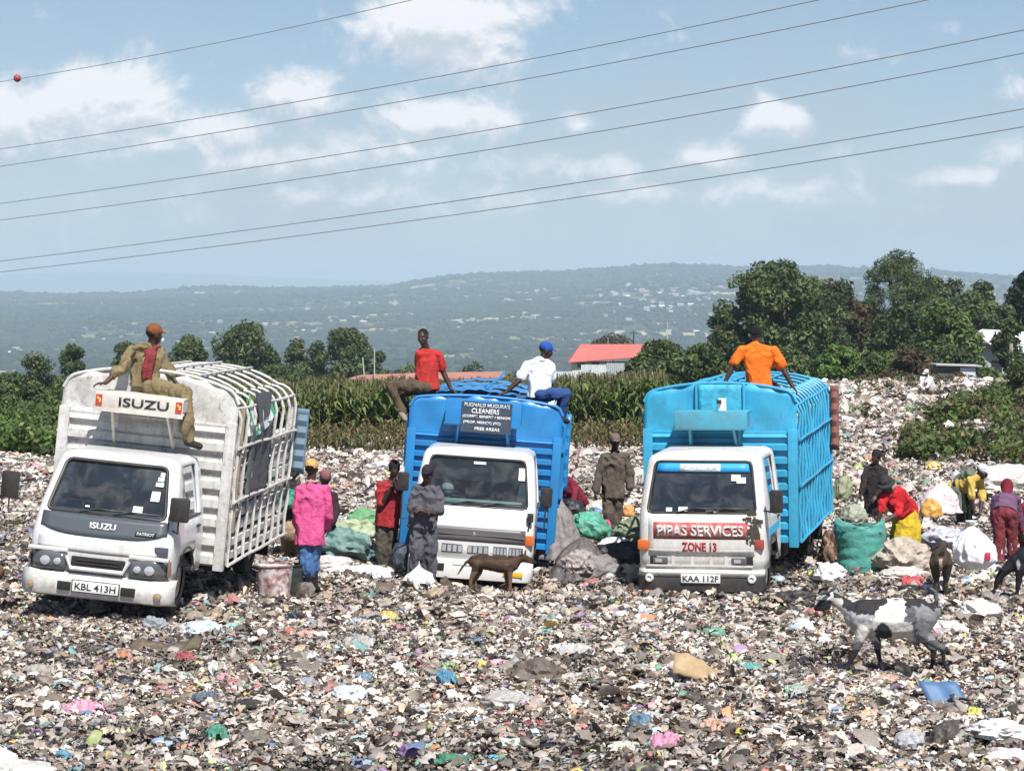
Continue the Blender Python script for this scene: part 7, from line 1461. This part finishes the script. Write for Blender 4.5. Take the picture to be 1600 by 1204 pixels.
# ---- single pieces on the foreground litter (photo column, row, width, height in photo pixels)
FG = [
 (130, 1118, 80, 26, (.72, .30, .44), 'sheet', 'pink cloth spread at the lower left of the rubbish', 'cloth'),
 (290, 1038, 42, 16, (.38, .03, .04), 'sheet', 'crumpled red cloth below the weathered plank', 'cloth'),
 (240, 982, 42, 30, (.30, .33, .36), 'bag', 'slate grey plastic bag below the white truck\'s plate', 'bag'),
 (316, 988, 62, 28, (.55, .68, .74), 'bag', 'pale blue crumpled bag right of the slate grey bag', 'bag'),
 (452, 995, 22, 18, (.62, .12, .05), 'bag', 'small orange red bag under the pink sweatshirt man', 'bag'),
 (482, 1000, 40, 16, (.62, .34, .28), 'sheet', 'salmon pink rag right of the orange red bag', 'rag'),
 (196, 1034, 32, 14, (.55, .18, .06), 'sheet', 'rust orange scrap left of the red cloth', 'scrap'),
 (606, 970, 32, 18, (.78, .55, .07), 'sheet', 'bright yellow scrap in front of the grey overalls', 'scrap'),
 (698, 1072, 36, 24, (.04, .28, .48), 'sheet', 'vivid blue plastic piece in the middle foreground', 'plastic'),
 (570, 1068, 34, 16, (.08, .25, .42), 'sheet', 'blue and white plastic scrap left of the vivid blue piece', 'plastic'),
 (752, 1045, 18, 18, (.82, .56, .08), 'bag', 'small yellow tub right of the vivid blue piece', 'tub'),
 (778, 1048, 36, 12, (.78, .36, .50), 'sheet', 'light pink strip next to the small yellow tub', 'strip'),
 (702, 1052, 28, 14, (.28, .46, .20), 'sheet', 'grass green scrap above the vivid blue piece', 'scrap'),
 (836, 1058, 90, 42, (.13, .095, .075), 'bag', 'dark brown ridged bundle in the middle of the foreground', 'bundle'),
 (790, 1102, 76, 32, (.46, .42, .40), 'bag', 'grey translucent bag below the brown ridged bundle', 'bag'),
 (835, 1143, 40, 14, (.35, .04, .06), 'sheet', 'narrow dark red rag below the grey translucent bag', 'rag'),
 (1000, 1136, 42, 28, (.07, .18, .30), 'bag', 'denim blue bundle low in the middle right', 'bundle'),
 (1040, 1168, 60, 26, (.72, .22, .42), 'sheet', 'magenta and white wrapping below the denim blue bundle', 'wrapping'),
 (1176, 1054, 34, 12, (.06, .42, .38), 'sheet', 'turquoise strip right of the broken cardboard', 'strip'),
 (1112, 1150, 46, 20, (.62, .36, .24), 'sheet', 'salmon coloured card scrap in the lower right middle', 'card'),
 (1328, 1102, 20, 18, (.62, .36, .16), 'bag', 'tan orange lump beneath the walking goat', 'lump'),
 (1360, 1128, 46, 16, (.66, .44, .28), 'sheet', 'orange cream wrapper left of the blue board', 'wrapper'),
 (1137, 1130, 18, 14, (.85, .66, .04), 'bag', 'bright yellow scrap below the broken cardboard', 'scrap'),
 (1150, 1154, 34, 12, (.62, .55, .03), 'sheet', 'yellow green strip just below the bright yellow scrap', 'strip'),
 (1522, 1128, 32, 18, (.72, .74, .06), 'sheet', 'lemon yellow plastic right below the blue board', 'plastic'),
 (1425, 915, 44, 20, (.62, .03, .06), 'sheet', 'bright red cloth behind the walking goat\'s back', 'cloth'),
 (1510, 912, 16, 14, (.04, .34, .68), 'bag', 'small bright blue bag below the big white sack', 'bag'),
 (1280, 906, 36, 16, (.72, .78, .08), 'sheet', 'yellow green plastic by the light blue truck\'s front wheel', 'plastic'),
 (1242, 940, 62, 26, (.03, .03, .033), 'bag', 'black bag just above the walking goat\'s head', 'bag'),
 (1106, 928, 42, 18, (.035, .033, .036), 'bag', 'black bag in front of the light blue truck\'s plate', 'bag'),
 (1070, 868, 24, 8, (.5, .5, .5), None, '', ''),
 (340, 1160, 38, 26, (.04, .33, .22), 'sheet', 'green netting scrap near the bottom left', 'netting'),
 (92, 1172, 0, 0, (.1, .1, .1), None, '', ''),
 (300, 1090, 40, 12, (.48, .22, .06), 'sheet', 'rust brown strip beside a lime scrap', 'strip'),
 (312, 1083, 16, 12, (.55, .70, .12), 'bag', 'tiny lime scrap above the rust brown strip', 'scrap'),
 (320, 1100, 50, 16, (.06, .13, .20), 'sheet', 'dark blue cloth below the rust brown strip', 'cloth'),
 (137, 1160, 28, 14, (.36, .10, .10), 'bag', 'brick red lump near the lower left corner', 'lump'),
 (95, 1188, 30, 20, (.04, .28, .42), 'bag', 'teal blue crumple close to the bottom left corner', 'crumple'),
 (170, 1158, 34, 12, (.78, .66, .36), 'sheet', 'pale yellow scrap right of the brick red lump', 'scrap'),
 (386, 1112, 70, 20, (.03, .027, .025), 'bag', 'long black bag in the lower left middle', 'bag'),
 (640, 1184, 34, 26, (.22, .10, .34), 'bag', 'violet bundle at the bottom of the picture', 'bundle'),
 (705, 1198, 80, 16, (.03, .22, .14), 'sheet', 'dark green plastic along the bottom edge', 'plastic'),
 (772, 1198, 24, 14, (.03, .40, .62), 'bag', 'sky blue lid at the bottom edge right of the green plastic', 'lid'),
 (545, 1092, 60, 26, (.62, .74, .80), 'bag', 'white and pale blue bag low left of centre', 'bag'),
 (715, 1030, 60, 20, (.58, .62, .70), 'bag', 'pale grey blue bag above the grass green scrap', 'bag'),
 (745, 1010, 34, 14, (.10, .16, .24), 'sheet', 'navy scrap above the pale grey blue bag', 'scrap'),
 (1245, 1090, 40, 18, (.32, .50, .40), 'sheet', 'mint green plastic left of the tan orange lump', 'plastic'),
 (1250, 1092, 8, 8, (.04, .3, .5), None, '', ''),
 (1480, 1160, 60, 40, (.07, .06, .055), 'bag', 'blackened bundle near the lower right corner', 'bundle'),
 (1425, 1165, 54, 34, (.42, .44, .48), 'bag', 'grey blue plastic left of the blackened bundle', 'plastic'),
 (1560, 1146, 90, 30, (.76, .75, .78), 'bag', 'long white bag near the right edge', 'bag'),
 (1530, 962, 70, 34, (.70, .68, .68), 'bag', 'white corrugated plastic behind the goat\'s tail', 'plastic'),
 (1485, 990, 60, 28, (.72, .70, .72), 'bag', 'white bag at the hind legs of the walking goat', 'bag'),
 (1580, 1190, 90, 30, (.74, .72, .74), 'bag', 'white plastic heap in the lower right corner', 'bag'),
 (1255, 985, 36, 20, (.72, .78, .78), 'sheet', 'white blue scrap left of the walking goat\'s chest', 'scrap'),
 (1385, 1072, 48, 14, (.66, .34, .22), 'sheet', 'orange pink card between the goat\'s legs', 'card'),
 (975, 1182, 60, 20, (.62, .58, .50), 'sheet', 'long pale strip near the bottom right of centre', 'strip'),
 (1505, 1180, 0, 0, (.1,) * 3, None, '', ''),
 (560, 1012, 70, 24, (.42, .40, .38), 'sheet', 'dull grey sheet right of the salmon pink rag', 'sheet'),
 (900, 1025, 60, 20, (.52, .51, .50), 'sheet', 'grey white sheet right of the brown ridged bundle', 'sheet'),
 (395, 1165, 60, 30, (.18, .15, .12), 'bag', 'earth brown bundle right of the green netting scrap', 'bundle'),
 (300, 1110, 0, 0, (.1,) * 3, None, '', ''),
 (60, 1060, 60, 20, (.36, .33, .29), 'sheet', 'taupe rag at the left edge of the foreground', 'rag'),
 (478, 1075, 44, 20, (.30, .34, .38), 'bag', 'steel grey bag left of the white and pale blue bag', 'bag'),
 (1205, 1040, 60, 18, (.28, .24, .20), 'sheet', 'brown sacking left of the goat\'s front hoof', 'sacking'),
]
for k, (u, v, w_, h_, c, typ, lb, ct) in enumerate(FG):
    if not typ: continue
    p = GPt(u, v + h_ * .35, .05); s = p.y / F; ww = w_ * s * .92; g_ = sum(c) / 3; c = tuple(x * .78 + g_ * .22 for x in c); m_ = pile_mat('scrap_%d' % k, c, rough=.5 if k % 3 else .35, dirt=.55)
    nm = {'plastic': 'plastic_piece', 'sheet': 'plastic_sheet', 'bag': 'plastic_bag'}.get(ct, ct)
    if typ == 'bag': cold(p - Vector((0, 0, .02)), (ww, ww * .8, max(h_ * s * 1.1, .08)), 100 + k, m_=m_, label=lb, cat=ct, name=nm, ridge_=1.1, res=4, fs=2.2, rotz=(k * .7) % 1.2 - .6)
    else: sheet(p + Vector((0, 0, .02)), ww, h_ * s * 1.9, h_ * s * .9, 100 + k, m_, lb, name=nm, cat=ct, rotz=(k * .9) % .8 - .4, tilt=(.30, 0), n=22)
# plank, cardboard, blue board, tyre like ring
wd = mat('weathered_timber', (.30, .24, .18), .9, var=.3)
p = GPt(258, 1030, .10); m = MB(); m.grid(lambda i, j: Vector((-.36 + .72 * i / 12, -.11 + .22 * j / 3 + .02 * math.sin(i * .8), .035 * math.sin(i * .5 + 1) + .012 * ((i * 7 + j * 3) % 3))), 12, 3); o = m.build('plank', [mat('grey_brown_plank', (.17, .13, .09), .9, var=.5, vscale=12, bump=1.0)], solid=.035, sharp=30); o.location = p; o.rotation_euler = (.35, -.10, -.12); tag(o, 'weathered broken plank lying below the white truck', 'plank')
p = GPt(1095, 1075, .12); m = MB(); m.grid(lambda i, j: Vector((-.27 + .54 * i / 10, -.12 + .24 * j / 3, .06 * math.sin(i * .45 + .6) + .012 * math.sin(i * 2.2 + j))), 10, 3); o = m.build('cardboard', [mat('brown_cardboard', (.46, .33, .19), .85, var=.3, vscale=5, dirt=.3)], solid=.025, sharp=30); o.location = p; o.rotation_euler = (.75, .28, .1); tag(o, 'broken piece of brown cardboard in the right foreground', 'cardboard')
p = GPt(1487, 1108, .10); m = MB(); m.grid(lambda i, j: Vector((-.16 + .32 * i / 8 - .02 * j, -.13 + .26 * j / 6, .008 * math.sin(i * 1.3) + .03 * (i / 8) ** 2)), 8, 6); o = m.build('board', [mat('blue_plastic_board', (.07, .16, .32), .5, var=.25, dirt=.2)], solid=.012, sharp=30); o.location = p; o.rotation_euler = (.85, .03, -.12); tag(o, 'folded dark blue plastic board below the walking goat', 'board')
# pale heap close to the camera at the lower left corner
cold(Vector((-3.95, 16.9, .10)), (1.15, .9, .42), 77, m_=pile_mat('chalky_white', (.72, .71, .66), dirt=.35), label='large pale crumpled bag in the lower left corner, closest of all', ridge_=.9, res=5, fs=2.6)
# extra bags among the far rubbish: individual pale bags
rr = random.Random(9)
for k in range(60):
    u = rr.uniform(470, 1600); v = rr.uniform(640, 830)
    if 640 < u < 880 or 1000 < u < 1310: continue
    if v < 700 and u < 1300: continue
    p = GPt(u, v, -.04)
    if p.y > 74: continue
    sz = rr.uniform(.28, .6); c = rr.choice([(.66, .64, .62), (.55, .52, .5), (.40, .37, .34), (.16, .14, .13), (.62, .60, .66)])
    cold(p, (sz, sz * .8, sz * .55), 200 + k, m_=pile_mat('far_bag_%d' % int(c[0] * 100), c), label='bulging tied plastic bag half sunk in the rubbish field behind the trucks', cat='bag', name='plastic_bag', group='bulging bags across the far rubbish', res=3, ridge_=1.0, rotz=rr.uniform(0, 6))

# cluttered bags round the pickers and between the two blue trucks
rr = random.Random(21)
for k in range(44):
    u, v = (rr.uniform(1300, 1600), rr.uniform(775, 905)) if k % 3 else ((rr.uniform(868, 1000), rr.uniform(800, 915)) if k % 2 else (rr.uniform(500, 640), rr.uniform(800, 880)))
    p = GPt(u, v, -.03); sz = rr.uniform(.16, .42); c = rr.choice([(.66, .62, .62), (.50, .46, .43), (.34, .28, .24), (.08, .07, .07), (.55, .42, .46), (.28, .36, .40), (.44, .30, .18), (.16, .26, .20), (.40, .10, .10), (.60, .56, .44)])
    cold(p, (sz, sz * .8, sz * rr.uniform(.5, .8)), 300 + k, m_=pile_mat('picked_bag_%d_%d' % (int(c[0] * 100), int(c[2] * 100)), c), label='crumpled bag or rag lying among the pickers and the trucks', cat='bag', name='rubbish_bag', group='crumpled bags round the pickers and trucks', res=4, ridge_=1.2, fs=2.6, rotz=rr.uniform(0, 6))
